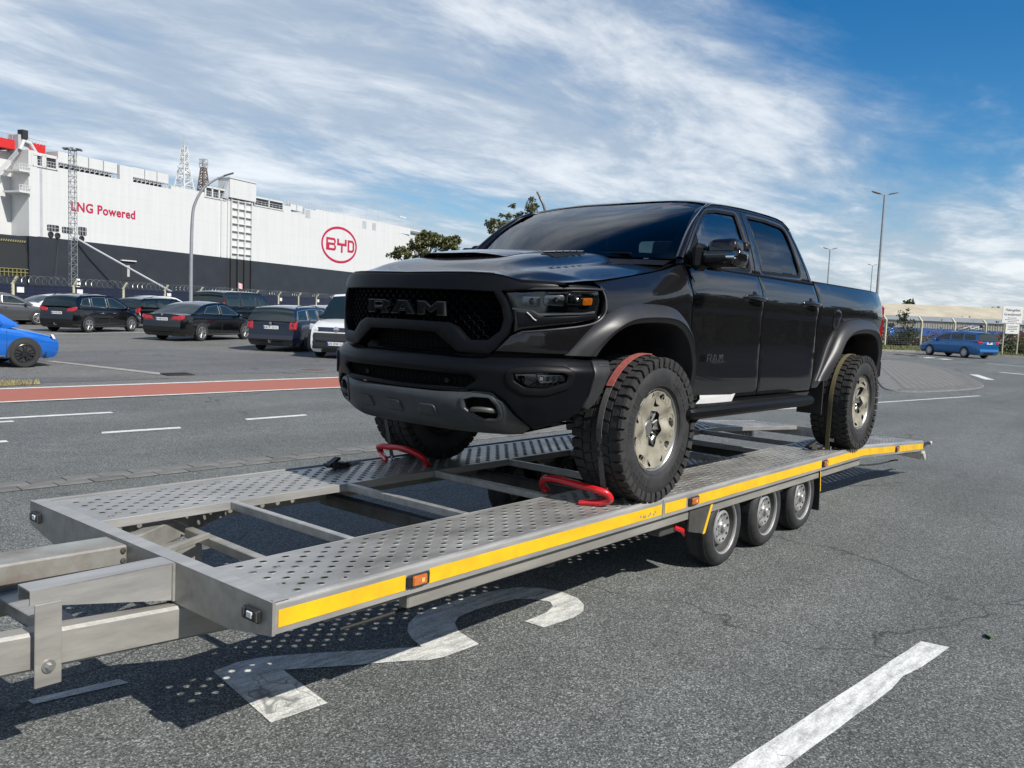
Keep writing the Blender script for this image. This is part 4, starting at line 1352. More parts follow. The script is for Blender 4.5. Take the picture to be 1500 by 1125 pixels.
# upper band and grille frame in one sheet with the grille mouth cut out
frame_o = both([(0, 1.282), (.45, 1.288), (.585, 1.286), (.65, 1.276), (.74, 1.254), (.95, 1.256), (1.14, 1.258), (1.236, 1.254), (1.232, 1.236), (1.08, 1.232), (.90, 1.222), (.74, 1.212), (.645, 1.200), (.690, 1.115), (.705, 1.05), (.690, .975), (.622, .885), (.590, .862), (.41, .862), (.365, .895), (.262, .962), (0, .966)])
mouth = both([(0, 1.196), (.45, 1.196), (.602, 1.192), (.645, 1.12), (.662, 1.05), (.645, .99), (.583, .938), (.468, .932), (.392, .998), (.335, 1.020), (0, 1.024)])
def frame_off(s, z):
    # band leans back towards the hood lip; the frame is proud of the mouth
    return .030 - .25 * max(0, z - 1.20) - .055 * max(0, (abs(s) - .66) / .57)
gr = empty('grille'); gr.parent = TK
panel('grille_frame', frame_o, front(frame_off), 'satin_black', gr, .07, .008, .03, holes=[mouth])
back = both([(0, 1.205), (.62, 1.20), (.69, 1.05), (.62, .90), (.0, .86)])
panel('grille_backing', back, lambda a, b, d: FZ(a, b, d - .075), 'matte_black', gr, .01, .002, .09)
# honeycomb in the mouth
m = MB()
hx, hz = .058, .034
mouth_in = inset(mouth, .004)
cells = []
for r_ in range(14):
    for c_ in range(-14, 15):
        cx = c_ * hx + (hx / 2 if r_ % 2 else 0); cz = .925 + r_ * hz * .75
        cells.append((cx, cz))
ok = inside(np.array(cells), mouth_in)
for (cx, cz), k in zip(cells, ok):
    if not k: continue
    o_ = [(cx + hx * .5 * math.cos(R(60 * i + 30)) * 1.0, cz + hz * .5 * math.sin(R(60 * i + 30))) for i in range(6)]
    i_ = [(cx + (a - cx) * .70, cz + (b - cz) * .62) for a, b in o_]
    V = [FZ(a, b, -.022) for a, b in o_] + [FZ(a, b, -.012) for a, b in i_] + [FZ(a, b, -.055) for a, b in i_]
    F = [(i, (i + 1) % 6, 6 + (i + 1) % 6, 6 + i) for i in range(6)] + [(6 + i, 6 + (i + 1) % 6, 12 + (i + 1) % 6, 12 + i) for i in range(6)]
    m.add(V, F)
m.build('honeycomb', 'satin_black', gr, 25, kind='stuff')
# the three letters
L_R = ([(0, 0), (0, 1), (.80, 1), (1, .86), (1, .50), (.84, .37), (1, 0), (.70, 0), (.55, .33), (.30, .33), (.30, 0)], [(.30, .56), (.30, .76), (.66, .76), (.70, .72), (.70, .60), (.66, .56)])
L_A = ([(0, 0), (.32, 1), (.68, 1), (1, 0), (.70, 0), (.64, .20), (.36, .20), (.30, 0)], [(.42, .42), (.50, .68), (.58, .42)])
L_M = ([(0, 0), (0, 1), (.29, 1), (.5, .62), (.71, 1), (1, 1), (1, 0), (.73, 0), (.73, .52), (.5, .16), (.27, .52), (.27, 0)], None)
def letters(fn, x0, x1, z0, z1, parent, m_out, m_in, gap=.10, o1=.020, o2=.026, outl=.0055):
    tot = 3 + 2 * gap; w = (x1 - x0) / tot
    for i, (po, ph) in enumerate((L_R, L_A, L_M)):
        b = x0 + w * (1 + gap) * i
        cv = lambda q: [(b + w * a, z0 + (z1 - z0) * c) for a, c in q]
        holes = [cv(ph)] if ph else []
        lt = panel('letter', cv(po), lambda a, c, d: fn(a, c, d + o1), m_out, parent, .02, .0015, .03, holes=holes)
        ii = inset(cv(po), outl)
        hh = [inset(h, -outl) for h in holes]
        try:
            panel('letter_face', ii, lambda a, c, d: fn(a, c, d + o2), m_in, lt, .004, .001, .03, holes=hh)
        except Exception:
            pass
letters(FZ, .315, -.315, 1.054, 1.132, gr, 'badge_grey', 'matte_black')
# dark lower mouth under the trapezoid bar
low = both([(0, .966), (.262, .962), (.365, .895), (.405, .850), (0, .845)])
panel('lower_mouth', low, lambda a, b, d: FZ(a, b, d - .10), 'matte_black', gr, .01, .002, .08)
m = MB()
for k in range(6): m.tube([FZ(s, .862 + k * .019, -.07) for s in np.linspace(-.33, .33, 13)], .004, 5)
for s in np.linspace(-.32, .32, 17): m.tube([FZ(s, .855, -.068), FZ(s, .955, -.068)], .0035, 5)
m.build('lower_mouth_mesh', 'matte_black', gr, 40)
# body sheet hidden behind (closes the nose)
m = MB()
m.grid([[tuple(np.array(FZ(s, z, -.13))) for z in (.50, .80, 1.05, 1.25)] for s in np.linspace(-1.15, 1.15, 31)])
m.build('radiator_wall', 'cabin_dark', TK, 40)

# ---- lamps
HL = [(.640, 1.196), (.74, 1.206), (.90, 1.216), (1.08, 1.226), (1.222, 1.230), (1.240, 1.18), (1.228, 1.108), (1.185, 1.070), (1.05, 1.046), (.90, 1.024), (.76, 1.002), (.712, .985), (.700, 1.05), (.690, 1.11)]
LENS = [(.672, 1.190), (.90, 1.206), (1.08, 1.215), (1.190, 1.212), (1.196, 1.16), (1.185, 1.122), (1.10, 1.108), (.845, 1.090), (.815, 1.104), (.692, 1.110)]
for sgn in (-1, 1):
    sg = lambda p: [(sgn * a, b) for a, b in p]
    hl = empty('headlight'); hl.parent = TK
    panel('housing', sg(HL), lambda a, b, d: FZ(a, b, d - .030), 'gloss_black', hl, .03, .006, .04)
    panel('lens', sg(fillet(LENS, .012)), lambda a, b, d: FZ(a, b, d + .001), 'lamp_glass', hl, .004, .003, .04)
    for c, wd, hg, mm in ((.80, .10, .035, 'lamp_inner'), (.93, .12, .045, 'lamp_inner'), (1.05, .10, .050, 'gloss_black')):
        q = fillet([(c - wd / 2, 1.145 - hg / 2 + (c - .8) * .10), (c + wd / 2, 1.145 - hg / 2 + (c - .8) * .10), (c + wd / 2, 1.165 + hg / 2 + (c - .8) * .06), (c - wd / 2, 1.165 + hg / 2 + (c - .8) * .06)], .015)
        panel('reflector', sg(q), lambda a, b, d: FZ(a, b, d - .018), mm, hl, .012, .006, .04)
        x, y, z = FZ(sgn * c, 1.155 + (c - .8) * .08, -.012)
        MB().lathe([(0, -.008), (.012, -.006), (.016, 0), (.018, .004)], 16, 'x', (x, y, z)).build('projector', 'lamp_inner', hl, 40)
    am = fillet([(1.094, 1.146), (1.160, 1.151), (1.163, 1.190), (1.097, 1.186)], .01)
    panel('indicator', sg(am), lambda a, b, d: FZ(a, b, d - .006), 'amber', hl, .02, .004, .03)
    drl = [(.70, 1.116), (.81, 1.110), (.842, 1.094), (1.10, 1.110), (1.182, 1.120), (1.18, 1.108), (1.10, 1.098), (.842, 1.080), (.802, 1.100), (.70, 1.105)]
    panel('light_strip', sg(drl), lambda a, b, d: FZ(a, b, d - .002), 'lamp_inner', hl, .01, .002, .03)
    low_t = [(.722, 1.094), (.800, 1.092), (.845, 1.072), (1.05, 1.088), (1.188, 1.104), (1.205, 1.090), (1.17, 1.074), (1.05, 1.058), (.88, 1.036), (.735, 1.012)]
    panel('lower_bezel', sg(low_t), lambda a, b, d: FZ(a, b, d + .002), 'satin_black', hl, .02, .005, .04)
    MB().tube([FZ(sgn * a, b, .004) for a, b in ((.778, 1.094), (.80, 1.076), (.815, 1.060), (.83, 1.052))], .006, 6).build('bright_notch', 'flare_grey', hl, 40)
    brow = [(.66, 1.204), (.74, 1.216), (.90, 1.226), (1.08, 1.236), (1.23, 1.239)]
    MB().tube([FZ(sgn * a, b, .006) for a, b in resample(brow, 18)], .006, 6).build('brow', 'flare_grey', hl, 40)

# ---- bumper
def bump_off(s, z):
    p = interp(z, [(.42, -.02), (.50, .026), (.60, .056), (.70, .064), (.778, .070), (.800, .066), (.850, .026), (.866, .0), (.88, -.03)])
    a = abs(s)
    flat_ = .012 * math.exp(-((a - .95) / .20) ** 2) - .018          # the bumper is squarer than the hood above it
    return p + flat_
BZ = front(bump_off)
bo = both([(0, .845), (.32, .846), (.42, .838), (.60, .846), (.90, .856), (1.14, .860), (1.275, .858), (1.225, .738), (1.180, .646), (1.132, .588), (1.05, .542), (.914, .490), (.850, .470), (.800, .508), (.748, .552), (.690, .622), (.625, .664), (.475, .664), (.425, .656), (.30, .650), (0, .648)])
intake = fillet(both([(0, .745), (.50, .742), (.535, .722), (.47, .676), (0, .670)]), .010)
fogh = lambda sgn: fillet([(sgn * a, b) for a, b in ((.715, .776), (.85, .793), (.985, .793), (1.012, .772), (1.000, .724), (.885, .684), (.785, .684), (.722, .722))], .015)
bu = panel('front_bumper', bo, BZ, 'satin_black', TK, .06, .010, .021, holes=[intake, fogh(-1), fogh(1)])
panel('air_intake', fillet(both([(0, .75), (.55, .75), (.55, .665), (0, .665)]), .01), lambda a, b, d: BZ(a, b, d - .05), 'matte_black', bu, .005, .002, .08)
m = MB()
for i, s in enumerate(np.linspace(-.50, .50, 30)): m.tube([BZ(s - .012, .672, -.035), BZ(s + .012, .740, -.035)], .0035, 5)
for i, s in enumerate(np.linspace(-.50, .50, 30)): m.tube([BZ(s + .012, .672, -.035), BZ(s - .012, .740, -.035)], .0035, 5)
m.build('intake_mesh', 'matte_black', bu, 40)
for s in (-.36, .28): 
    x, y, z = BZ(s, .705, -.022)
    MB().lathe([(0, -.012), (.014, -.012), (.018, 0)], 14, 'x', (x, y, z)).build('parking_sensor', 'trim_black', bu, 40)
for sgn in (-1, 1):
    fg = empty('fog_light'); fg.parent = TK
    h = fogh(sgn)
    panel('bezel', inset(h, -.012), lambda a, b, d: BZ(a, b, d + .010), 'trim_black', fg, .02, .006, .05, holes=[inset(h, .012)])
    panel('recess', inset(h, -.004), lambda a, b, d: BZ(a, b, d - .045), 'gloss_black', fg, .005, .002, .05)
    q = fillet([(sgn * a, b) for a, b in ((.84, .770), (.985, .772), (.992, .735), (.86, .722))], .012)
    panel('lamp_tray', q, lambda a, b, d: BZ(a, b, d - .018), 'lamp_inner', fg, .02, .005, .03)
    for s in (.868, .898, .926, .953, .977):
        x, y, z = BZ(sgn * s, .749, -.012)
        nx = plan(s)
        MB().box((x, y, z), (.02, .020, .026), (0, 0, math.atan2(nx[3] * sgn, nx[2])), .004).build('led_cell', 'chrome' if s < .88 else 'gloss_black', fg, 30)
    x, y, z = BZ(sgn * .765, .738, -.024)
    MB().lathe([(0, .004), (.012, .0), (.017, -.008), (.020, -.006), (.021, .01)], 18, 'x', (x, y, z)).build('sensor', 'satin_black', fg, 40)
    sp = [(sgn * a, b) for a, b in ((.80, .700), (.86, .735), (.98, .724), (.885, .690))]
    panel('bevel', sp, lambda a, b, d: BZ(a, b, d - .02), 'satin_black', fg, .01, .004, .04)
    # bumper end that continues the wheel arch flare
    be = [(sgn * a, b) for a, b in ((1.150, .852), (1.285, .852), (1.262, .80), (1.225, .72), (1.182, .64), (1.125, .582), (1.09, .60), (1.12, .66), (1.142, .76))]
    panel('bumper_end_flare', be, lambda a, b, d: BZ(a, b, d + .016), 'flare_grey', TK, .03, .008, .04)
    mk = [(sgn * a, b) for a, b in ((1.185, .838), (1.255, .838), (1.250, .822), (1.182, .822))]
    panel('side_marker', mk, lambda a, b, d: BZ(a, b, d + .020), 'badge_grey', TK, .01, .002, .04)
# skid plate with the two recovery-hook windows
so = both([(0, .640), (.30, .642), (.43, .650), (.48, .658), (.62, .656), (.685, .612), (.745, .540), (.80, .498), (.845, .462), (.80, .424), (.58, .422), (.42, .424), (.05, .428), (0, .428)])
hook = lambda sgn: fillet([(sgn * a, b) for a, b in ((.470, .615), (.520, .634), (.610, .634), (.650, .590), (.664, .545), (.650, .514), (.590, .508), (.530, .522), (.474, .565))], .012)
def skid_off(s, z):
    k = interp(z, [(.42, -.03), (.47, .045), (.56, .085), (.62, .095), (.66, .075)])
    a = abs(s)
    e_ = min(1, max(0, (a - .30) / .42)); return k - .022 - .040 * e_ * e_ * (3 - 2 * e_) - .06 * max(0, (a - .70) / .14)
SZ = front(skid_off)
sk = panel('skid_plate', so, SZ, 'skid_grey', TK, .05, .012, .035, holes=[hook(-1), hook(1)])
for s in (-.25, 0, .25):
    q = fillet([(s - .075, .505), (s + .075, .505), (s + .055, .570), (s - .055, .570)], .02)
    panel('pressed_pad', q, lambda a, b, d: SZ(a, b, d + .010), 'skid_grey', sk, .014, .009, .03)
for sgn in (-1, 1):
    panel('hook_recess', inset(hook(sgn), -.006), lambda a, b, d: SZ(a, b, d - .07), 'matte_black', sk, .005, .002, .06)
    panel('hook_window_trim', inset(hook(sgn), -.008), lambda a, b, d: SZ(a, b, d + .006), 'skid_grey', sk, .02, .006, .05, holes=[inset(hook(sgn), .006)])
    pts = [SZ(sgn * a, b, d) for a, b, d in ((.50, .545, -.06), (.52, .560, -.005), (.57, .566, .012), (.62, .562, .0), (.64, .55, -.06))]
    MB().tube(catmull(pts, 5), .014, 8).build('tow_hook', 'steel_dark', TK, 40)
# under tray and chassis
m = MB()
m.grid([[SZ(s, .428, -.01), tuple(np.array(SZ(s, .43, -.01)) + (.55, 0, .03))] for s in np.linspace(-.78, .78, 17)])
m.build('under_tray', 'trim_black', TK, 40)
for y in (-.42, .42): MB().beam((-.9, y, .50), (4.3, y, .56), .09, .14).build('chassis_rail', 'steel_dark', TK, 20)
MB().box((1.5, 0, .60), (2.2, 1.5, .06)).build('floor_pan', 'cabin_dark', TK, 0)
MB().box((.35, 0, .95), (.06, 1.7, .9)).build('firewall', 'cabin_dark', TK, 0)
MB().box((-.35, 0, .98), (1.1, .84, .5), bev=.05).build('engine', 'cabin_dark', TK, 20)
for sgn in (-1, 1):
    MB().beam((-.02, sgn * .40, .40), (0, sgn * .80, .42), .10, .07, bev=.01).build('control_arm', 'steel_dark', TK, 20)
    MB().beam((-.02, sgn * .46, .62), (0, sgn * .80, .60), .06, .05, bev=.01).build('control_arm', 'steel_dark', TK, 20)
MB().cyl((3.68, -.85, .44), (3.68, .85, .44), .05, n=12).build('rear_axle', 'steel_dark', TK, 40)
MB().lathe([(0, -.15), (.10, -.13), (.15, 0), (.10, .13), (0, .15)], 18, 'y', (3.68, 0, .44)).build('differential', 'steel_dark', TK, 40)
for sgn in (-1, 1): MB().box((3.02, sgn * .80, .50), (.02, .22, .30)).build('mud_flap', 'black_rubber', TK, 0)
# ---- mirrors
for sgn in (-1, 1):
    mr = empty('door_mirror'); mr.parent = TK
    if sgn > 0:        # the far mirror is folded back against the door
        mr.location = (.45, .99, 0); mr.rotation_euler = (0, 0, R(-72)); mr.delta_location = Matrix.Rotation(R(-72), 3, 'Z') @ Vector((-.45, -.99, 0))
    cx, cy, cz = .47, sgn * 1.145, 1.520
    MB().tube([(.47, sgn * .90, 1.500), (.46, sgn * .97, 1.492), (.45, sgn * 1.03, 1.50)], [.055, .045, .040], 10).build('arm', 'trim_black', mr, 40)
    MB().box((.44, sgn * 1.005, 1.50), (.15, .075, .17), bev=.03).build('hinge', 'trim_black', mr, 30)
    # lower shell
    def shell(zs, k, nm, mt):
        m = MB(); rows = []
        for z, sx, sy, ox in zs:
            rows.append([(cx + ox + sx * math.copysign(abs(math.cos(t)) ** .42, math.cos(t)), cy + sgn * .012 + sy * math.copysign(abs(math.sin(t)) ** .42, math.sin(t)), z) for t in np.linspace(0, 2 * math.pi, 25)])
        m.grid(rows); m.add(rows[0][:-1], [tuple(range(24))]); m.add(rows[-1][:-1], [tuple(range(24))])
        return m.build(nm, mt, mr, 50)
    shell([(1.437, .04, .09, .01), (1.448, .064, .125, .005), (1.470, .078, .136, 0), (1.515, .082, .138, 0), (1.533, .080, .137, 0), (1.537, .076, .133, 0)], 0, 'lower_shell', 'gloss_black')
    shell([(1.536, .072, .100, .006), (1.560, .074, .100, .006), (1.592, .068, .094, .008), (1.608, .056, .084, .010), (1.614, .04, .066, .012)], 0, 'cap', 'truck_paint')
    MB().box((cx - .072, cy + sgn * .095, 1.497), (.05, .075, .030), bev=.01).build('indicator', 'chrome', mr, 30)
    MB().box((cx + .092, cy + sgn * .01, 1.525), (.006, .24, .15)).build('mirror_glass', 'chrome', mr, 0)
    MB().beam((.52, sgn * 1.02, 1.436), (.60, sgn * 1.07, 1.430), .02, .018).build('stalk', 'trim_black', mr, 20)
# ---- badges on the near doors
def dmap(a, b, d): return (a, -(wside(a, b) + d), b)
def badge(x0, x1, z0, z1, fn=dmap): letters(fn, x0, x1, z0, z1, TK, 'gloss_black', 'badge_grey', gap=.18, o1=.003, o2=.0045, outl=.004)
badge(.66, .90, .838, .888)
m = MB()
for i in range(3): m.box((.585 + i * .024, -(wside(.6, .86) + .003), .862), (.017, .006, .04))
m.build('badge_bars', 'gloss_black', TK, 0)
panel('fender_vent', [(.16, 1.335), (.33, 1.30), (.345, 1.26), (.335, 1.22), (.30, 1.275), (.18, 1.315)], lambda a, b, d: (a, -(wside(a, b) + .004 + d), b), 'gloss_black', TK, .01, .003, .05)
# ---- cabin
MB().box((.62, 0, 1.36), (.42, 1.66, .20), bev=.06).build('dashboard', 'cabin_dark', TK, 30)
sw = empty('steering_wheel', (.98, -.40, 1.42), (0, R(-62), 0)); sw.parent = TK
MB().tube([(.18 * math.cos(t), .18 * math.sin(t), 0) for t in np.linspace(0, 2 * math.pi, 25)], .015, 8).build('wheel_rim', 'cabin_dark', sw, 40)
MB().box((0, 0, -.01), (.10, .32, .03), bev=.01).build('spoke', 'cabin_dark', sw, 30)
for x, ys in ((1.35, (-.42, .42)), (2.15, (-.45, .0, .45))):
    for y in ys:
        st = empty('seat', (x, y, 1.0)); st.parent = TK
        MB().box((0, 0, .02), (.50, .50, .18), bev=.06).build('cushion', 'seat_cover', st, 30)
        MB().box((.26, 0, .36), (.16, .50, .62), (0, R(12), 0), .06).build('backrest', 'seat_cover', st, 30)
        MB().box((.35, 0, .76), (.10, .27, .19), (0, R(10), 0), .04).build('headrest', 'seat_cover', st, 30)
MB().box((1.02, 0, 1.855), (.03, .26, .08), bev=.012).build('rear_view_mirror', 'cabin_dark', TK, 30)
MB().box((1.7, 0, 1.90), (1.2, 1.3, .02)).build('headliner', 'seat_cover', TK, 0)
# ------------------------------------------------------------------ the pickup's wheels
mat('tread_rubber', (.028, .027, .026), .8, noise=.4, nscale=12, bump=.25, bscale=80)
mat('film', (.29, .270, .212), .48, noise=.24, nscale=9, coat=.08, bump=.25, bscale=26)
mat('film_print', (.20, .18, .14), .6)
mat('alloy', (.40, .395, .375), .32, metal=.8, noise=.1, nscale=12)
mat('alloy_dark', (.05, .05, .05), .4, metal=.5)
RW_ = .437
W2 = .160
# the carcass: y runs outward (minus = outer face)
half = [(.245, -.125), (.252, -.142), (.275, -.158), (.310, -.166), (.345, -.165), (.375, -.158), (.398, -.148), (.414, -.138), (.424, -.120), (.4265, -.06)]
prof = half + [(r, -y) for r, y in half[::-1]]
TY = MB().lathe(prof, 72).mesh('tyre', 40); TY.materials.append(MATS['tyre_wall'])
tb = MB()
rg = random.Random(11)
def block(q, y0, y1, dq, r0=.412, r1=RW_, skew=0.0, taper=.86):
    """a tread block: angle q +- dq/2, between y0 and y1"""
    V = []
    for r, k in ((r0, 1.0), (r1, taper)):
        for sy, y in ((-1, y0), (1, y1)):
            ym = (y0 + y1) / 2 + (y - (y0 + y1) / 2) * (k * .06 + .94)
            for sq in (-1, 1):
                a = q + sq * dq / 2 * k + skew * sy
                V.append((r * math.cos(a), ym, r * math.sin(a)))
    tb.add(V, [(4, 5, 7, 6), (0, 1, 5, 4), (2, 6, 7, 3), (0, 4, 6, 2), (1, 3, 7, 5)])
NB = 42
for i in range(NB):
    q = 2 * math.pi * i / NB; dq = 2 * math.pi / NB
    for sgn in (-1, 1):
        big = i % 2 == 0
        # shoulder lugs run over onto the sidewall
        block(q + (.25 * dq if sgn > 0 else 0), sgn * .163 if sgn < 0 else .095, sgn * .095 if sgn < 0 else .163, dq * (.90 if big else .84), .412, RW_ - .003, .0)
        a = q + (.25 * dq if sgn > 0 else 0); da = dq * (.74 if big else .60)
        V = []
        for r, y in ((.436, .150), (.430, .168), (.398, .168 if not big else .171), (.378, .166)):
            for s_ in (-1, 1):
                V.append((r * math.cos(a + s_ * da / 2), sgn * y, r * math.sin(a + s_ * da / 2)))
        for r, y in ((.436, .12), (.378, .13)):
            for s_ in (-1, 1):
                V.append((r * math.cos(a + s_ * da * .6), sgn * y, r * math.sin(a + s_ * da * .6)))
        tb.add(V, [(0, 1, 3, 2), (2, 3, 5, 4), (4, 5, 7, 6), (8, 0, 2, 4, 6, 10), (9, 11, 7, 5, 3, 1), (6, 7, 11, 10)])
        # intermediate blocks, two offset rows
        block(q + dq * .42, min(sgn * .085, sgn * .036), max(sgn * .085, sgn * .036), dq * .82, .415, RW_, .10 * dq * sgn)
    block(q + dq * .1, -.026, .026, dq * .80, .415, RW_, .16 * dq)
TB = tb.mesh('tread', 25); TB.materials.append(MATS['tread_rubber'])
# raised rings and lettering bars on the sidewall
sw_ = MB()
sw_.lathe([(.262, -.152), (.266, -.1575), (.272, -.159)], 60)
for i, (a0, n, st) in enumerate(((20, 7, 7.0), (140, 8, 6.0), (215, 6, 7.5), (300, 7, 6.5))):
    for k in range(n):
        a = R(a0 + k * st)
        M = Matrix.Rotation(-a, 3, 'Y')
        c = M @ Vector((.325, -.1655, 0))
        w = rg.uniform(.016, .024)
        sw_.box(c + M @ Vector((0, 0, -w * .35)), (.045, .004, .007), M)
        if rg.random() < .8: sw_.box(c + M @ Vector((0, 0, w * .35)), (.045, .004, .007), M)
        if rg.random() < .7: sw_.box(c + M @ Vector((rg.choice((-.018, 0, .018)), 0, 0)), (.008, .004, w * .8), M)
SW = sw_.mesh('sidewall_lettering', 25); SW.materials.append(MATS['tyre_wall'])
# rim: lip and barrel
RM = MB().lathe([(.240, -.115), (.250, -.128), (.254, -.136), (.248, -.140), (.240, -.134), (.232, -.110), (.222, -.04), (.215, .02), (.235, .12), (.245, .13)], 60).mesh('rim', 35)
RM.materials.append(MATS['alloy'])
sp = MB()
for k in range(6):
    a = R(60 * k + 12)
    M = Matrix.Rotation(-a, 3, 'Y')
    for s_ in (-1, 1):
        A = M @ Vector((.05, -.075, s_ * .018)); B = M @ Vector((.228, -.100, s_ * .050))
        sp.beam(A, B, .016, .028, up=(0, 1, 0), bev=.004)
    A = M @ Vector((.10, -.080, 0)); 
    sp.box(A, (.05, .022, .05), M, .006)
sp.lathe([(0, -.088), (.040, -.088), (.052, -.080), (.070, -.070), (.072, -.03)], 30)
SPK = sp.mesh('spokes', 30); SPK.materials.append(MATS['alloy'])
bk = MB().lathe([(0, -.02), (.20, -.02), (.225, -.03)], 40).mesh('brake_disc', 30); bk.materials.append(MATS['alloy_dark'])
# protective film: outline ragged, torn window in the middle
def film_mesh(seed, hole, notch):
    rg = random.Random(seed)
    out = [((.236 - rg.uniform(0, .003)) * math.cos(2 * math.pi * k / 72), (.236 - rg.uniform(0, .003)) * math.sin(2 * math.pi * k / 72)) for k in range(72)]
    hole = list(hole)
    for c, w in notch:          # openings near the edge where the rim shows
        a0 = R(c); n = 9
        lp = []
        for k in range(n):
            t = 2 * math.pi * k / n
            rr = .207 + .020 * math.sin(t) * rg.uniform(.7, 1.1); aa = a0 + R(w) * math.cos(t) * rg.uniform(.75, 1.1)
            lp.append((rr * math.cos(aa), rr * math.sin(aa)))
        hole.append(lp)
    V, F = fill2d(dens(out, .02), [dens(h, .015) for h in hole], .020)
    m = MB()
    def zf(a, b):
        r = math.hypot(a, b)
        th = math.atan2(b, a); k = max(0.0, min(1.0, (r - .06) / .09)) * max(0.0, min(1.0, (.225 - r) / .03))
        bulge = -.132 + .030 * (1 - (r / .235) ** 2) - .013 * k * math.cos(6 * th + .6)
        return bulge - .004 * math.sin(a * 38 + b * 22) * math.sin(b * 31 - a * 9) - .003 * math.sin(a * 90)
    m.add([(a, zf(a, b), b) for a, b in V], F)
    me = m.mesh('protective_film', 60, fix=False)
    me.materials.append(MATS['film'])
    pr = MB()
    # lines of small print
    for x0, z0, n, L, vert in ((-.150, -.08, 4, .17, True), (.135, .045, 5, .075, True), (.10, -.14, 4, .06, True)):
        for i in range(n):
            t = 0
            while t < L:
                dl = rg.uniform(.004, .013)
                x, z = (x0 + i * .013, z0 + t)
                pr.add([(x, zf(x, z) - .0012, z), (x + .005, zf(x, z) - .0012, z), (x + .005, zf(x, z + dl) - .0012, z + dl), (x, zf(x, z + dl) - .0012, z + dl)], [(0, 1, 2, 3)])
                t += dl + rg.uniform(.002, .006)
    for k in range(9):
        a = rg.uniform(0, 6.28); c = (.205 * math.cos(a), .205 * math.sin(a)); r = .018
        for i in range(14):
            p0, p1 = 2 * math.pi * i / 14, 2 * math.pi * (i + .9) / 14
            pts = [(c[0] + rr * math.cos(p), c[1] + rr * math.sin(p)) for rr, p in ((r, p0), (r + .004, p0), (r + .004, p1), (r, p1))]
            pr.add([(x, zf(x, z) - .0012, z) for x, z in pts], [(0, 1, 2, 3)])
    pm = pr.mesh('print', 0, fix=False); pm.materials.append(MATS['film_print'])
    return me, pm
FM1 = film_mesh(2, [[(-.068, .020), (-.050, .075), (-.005, .112), (.050, .105), (.075, .085), (.092, .040), (.105, -.012), (.085, -.045), (.060, -.080), (.028, -.112), (-.020, -.095), (-.052, -.055)], [(.012, .140), (.018, .190), (.030, .160), (.062, .138), (.034, .132)]], [(160, 7), (195, 9), (100, 7), (68, 6), (228, 6), (262, 8), (298, 6), (330, 7), (8, 9)])
FM2 = film_mesh(5, [[(-.035, -.075), (-.05, .03), (-.01, .115), (.05, .145), (.10, .13), (.115, .06), (.13, -.02), (.09, -.10), (.03, -.11)], [(.05, .175), (.13, .145), (.14, .16), (.08, .195)]], [(150, 14), (200, 12), (110, 10), (262, 12), (310, 12), (350, 10)])
def truck_wheel(x, sgn, film, rot):
    e = empty('wheel'); e.parent = TK
    e.location = (x, sgn * .885, RW_ + .0)
    e.rotation_euler = (0, rot, 0 if sgn < 0 else math.pi)
    t = link('tyre', TY, None, e); link('tread', TB, None, t); link('sidewall_lettering', SW, None, t)
    r = link('rim', RM, None, e); link('spokes', SPK, None, r); link('brake_disc', bk, None, r)
    if film:
        f = link('protective_film', film[0], None, e); f['label'] = 'torn beige protective film'
        link('print', film[1], None, f, 'stuff')
    return e
truck_wheel(0, -1, FM1, 0); truck_wheel(0, 1, None, .4)
truck_wheel(3.68, -1, FM2, 0); truck_wheel(3.68, 1, None, .9)

# ------------------------------------------------------------------ lashing gear (things of their own on the deck)
mat('strap_grey', (.10, .10, .098), .8, noise=.2, nscale=60, bump=.3, bscale=400)
mat('strap_olive', (.15, .125, .065), .8, noise=.2, nscale=60, bump=.3, bscale=400)
mat('pad_red', (.33, .085, .075), .85, noise=.3, nscale=50, bump=.4, bscale=300)
TM = TR.matrix_basis.copy()
RYZ = Matrix.Rotation(PITCH, 4, 'Y')
def on_deck(e, x, y):
    e.location = (Matrix.Translation((0, 0, DZ)) @ RYZ @ Vector((x, y, 0)).to_4d()).to_3d() if False else (Matrix.Translation((0, 0, DZ)) @ RYZ) @ Vector((x, y, 0))
    e.rotation_euler = (0, PITCH, 0)
def ribbon(pts, w, th, wdir=(0, 1, 0)):
    m = MB(); wd = Vector(wdir) * (w / 2)
    pts = [Vector(p) for p in pts]; rows = []
    for i, p in enumerate(pts):
        t = (pts[min(i + 1, len(pts) - 1)] - pts[max(i - 1, 0)]).normalized()
        n = t.cross(Vector(wdir)).normalized() * (th / 2)
        rows.append([p - wd - n, p + wd - n, p + wd + n, p - wd + n, p - wd - n])
    m.grid(rows); m.add(rows[0][:4], [(0, 1, 2, 3)]); m.add(rows[-1][:4], [(0, 1, 2, 3)])
    return m
def arc(r, a0, a1, n, cx=0, cz=RW_):
    return [(cx - r * math.cos(R(a)), 0, cz + r * math.sin(R(a))) for a in np.linspace(a0, a1, n)]
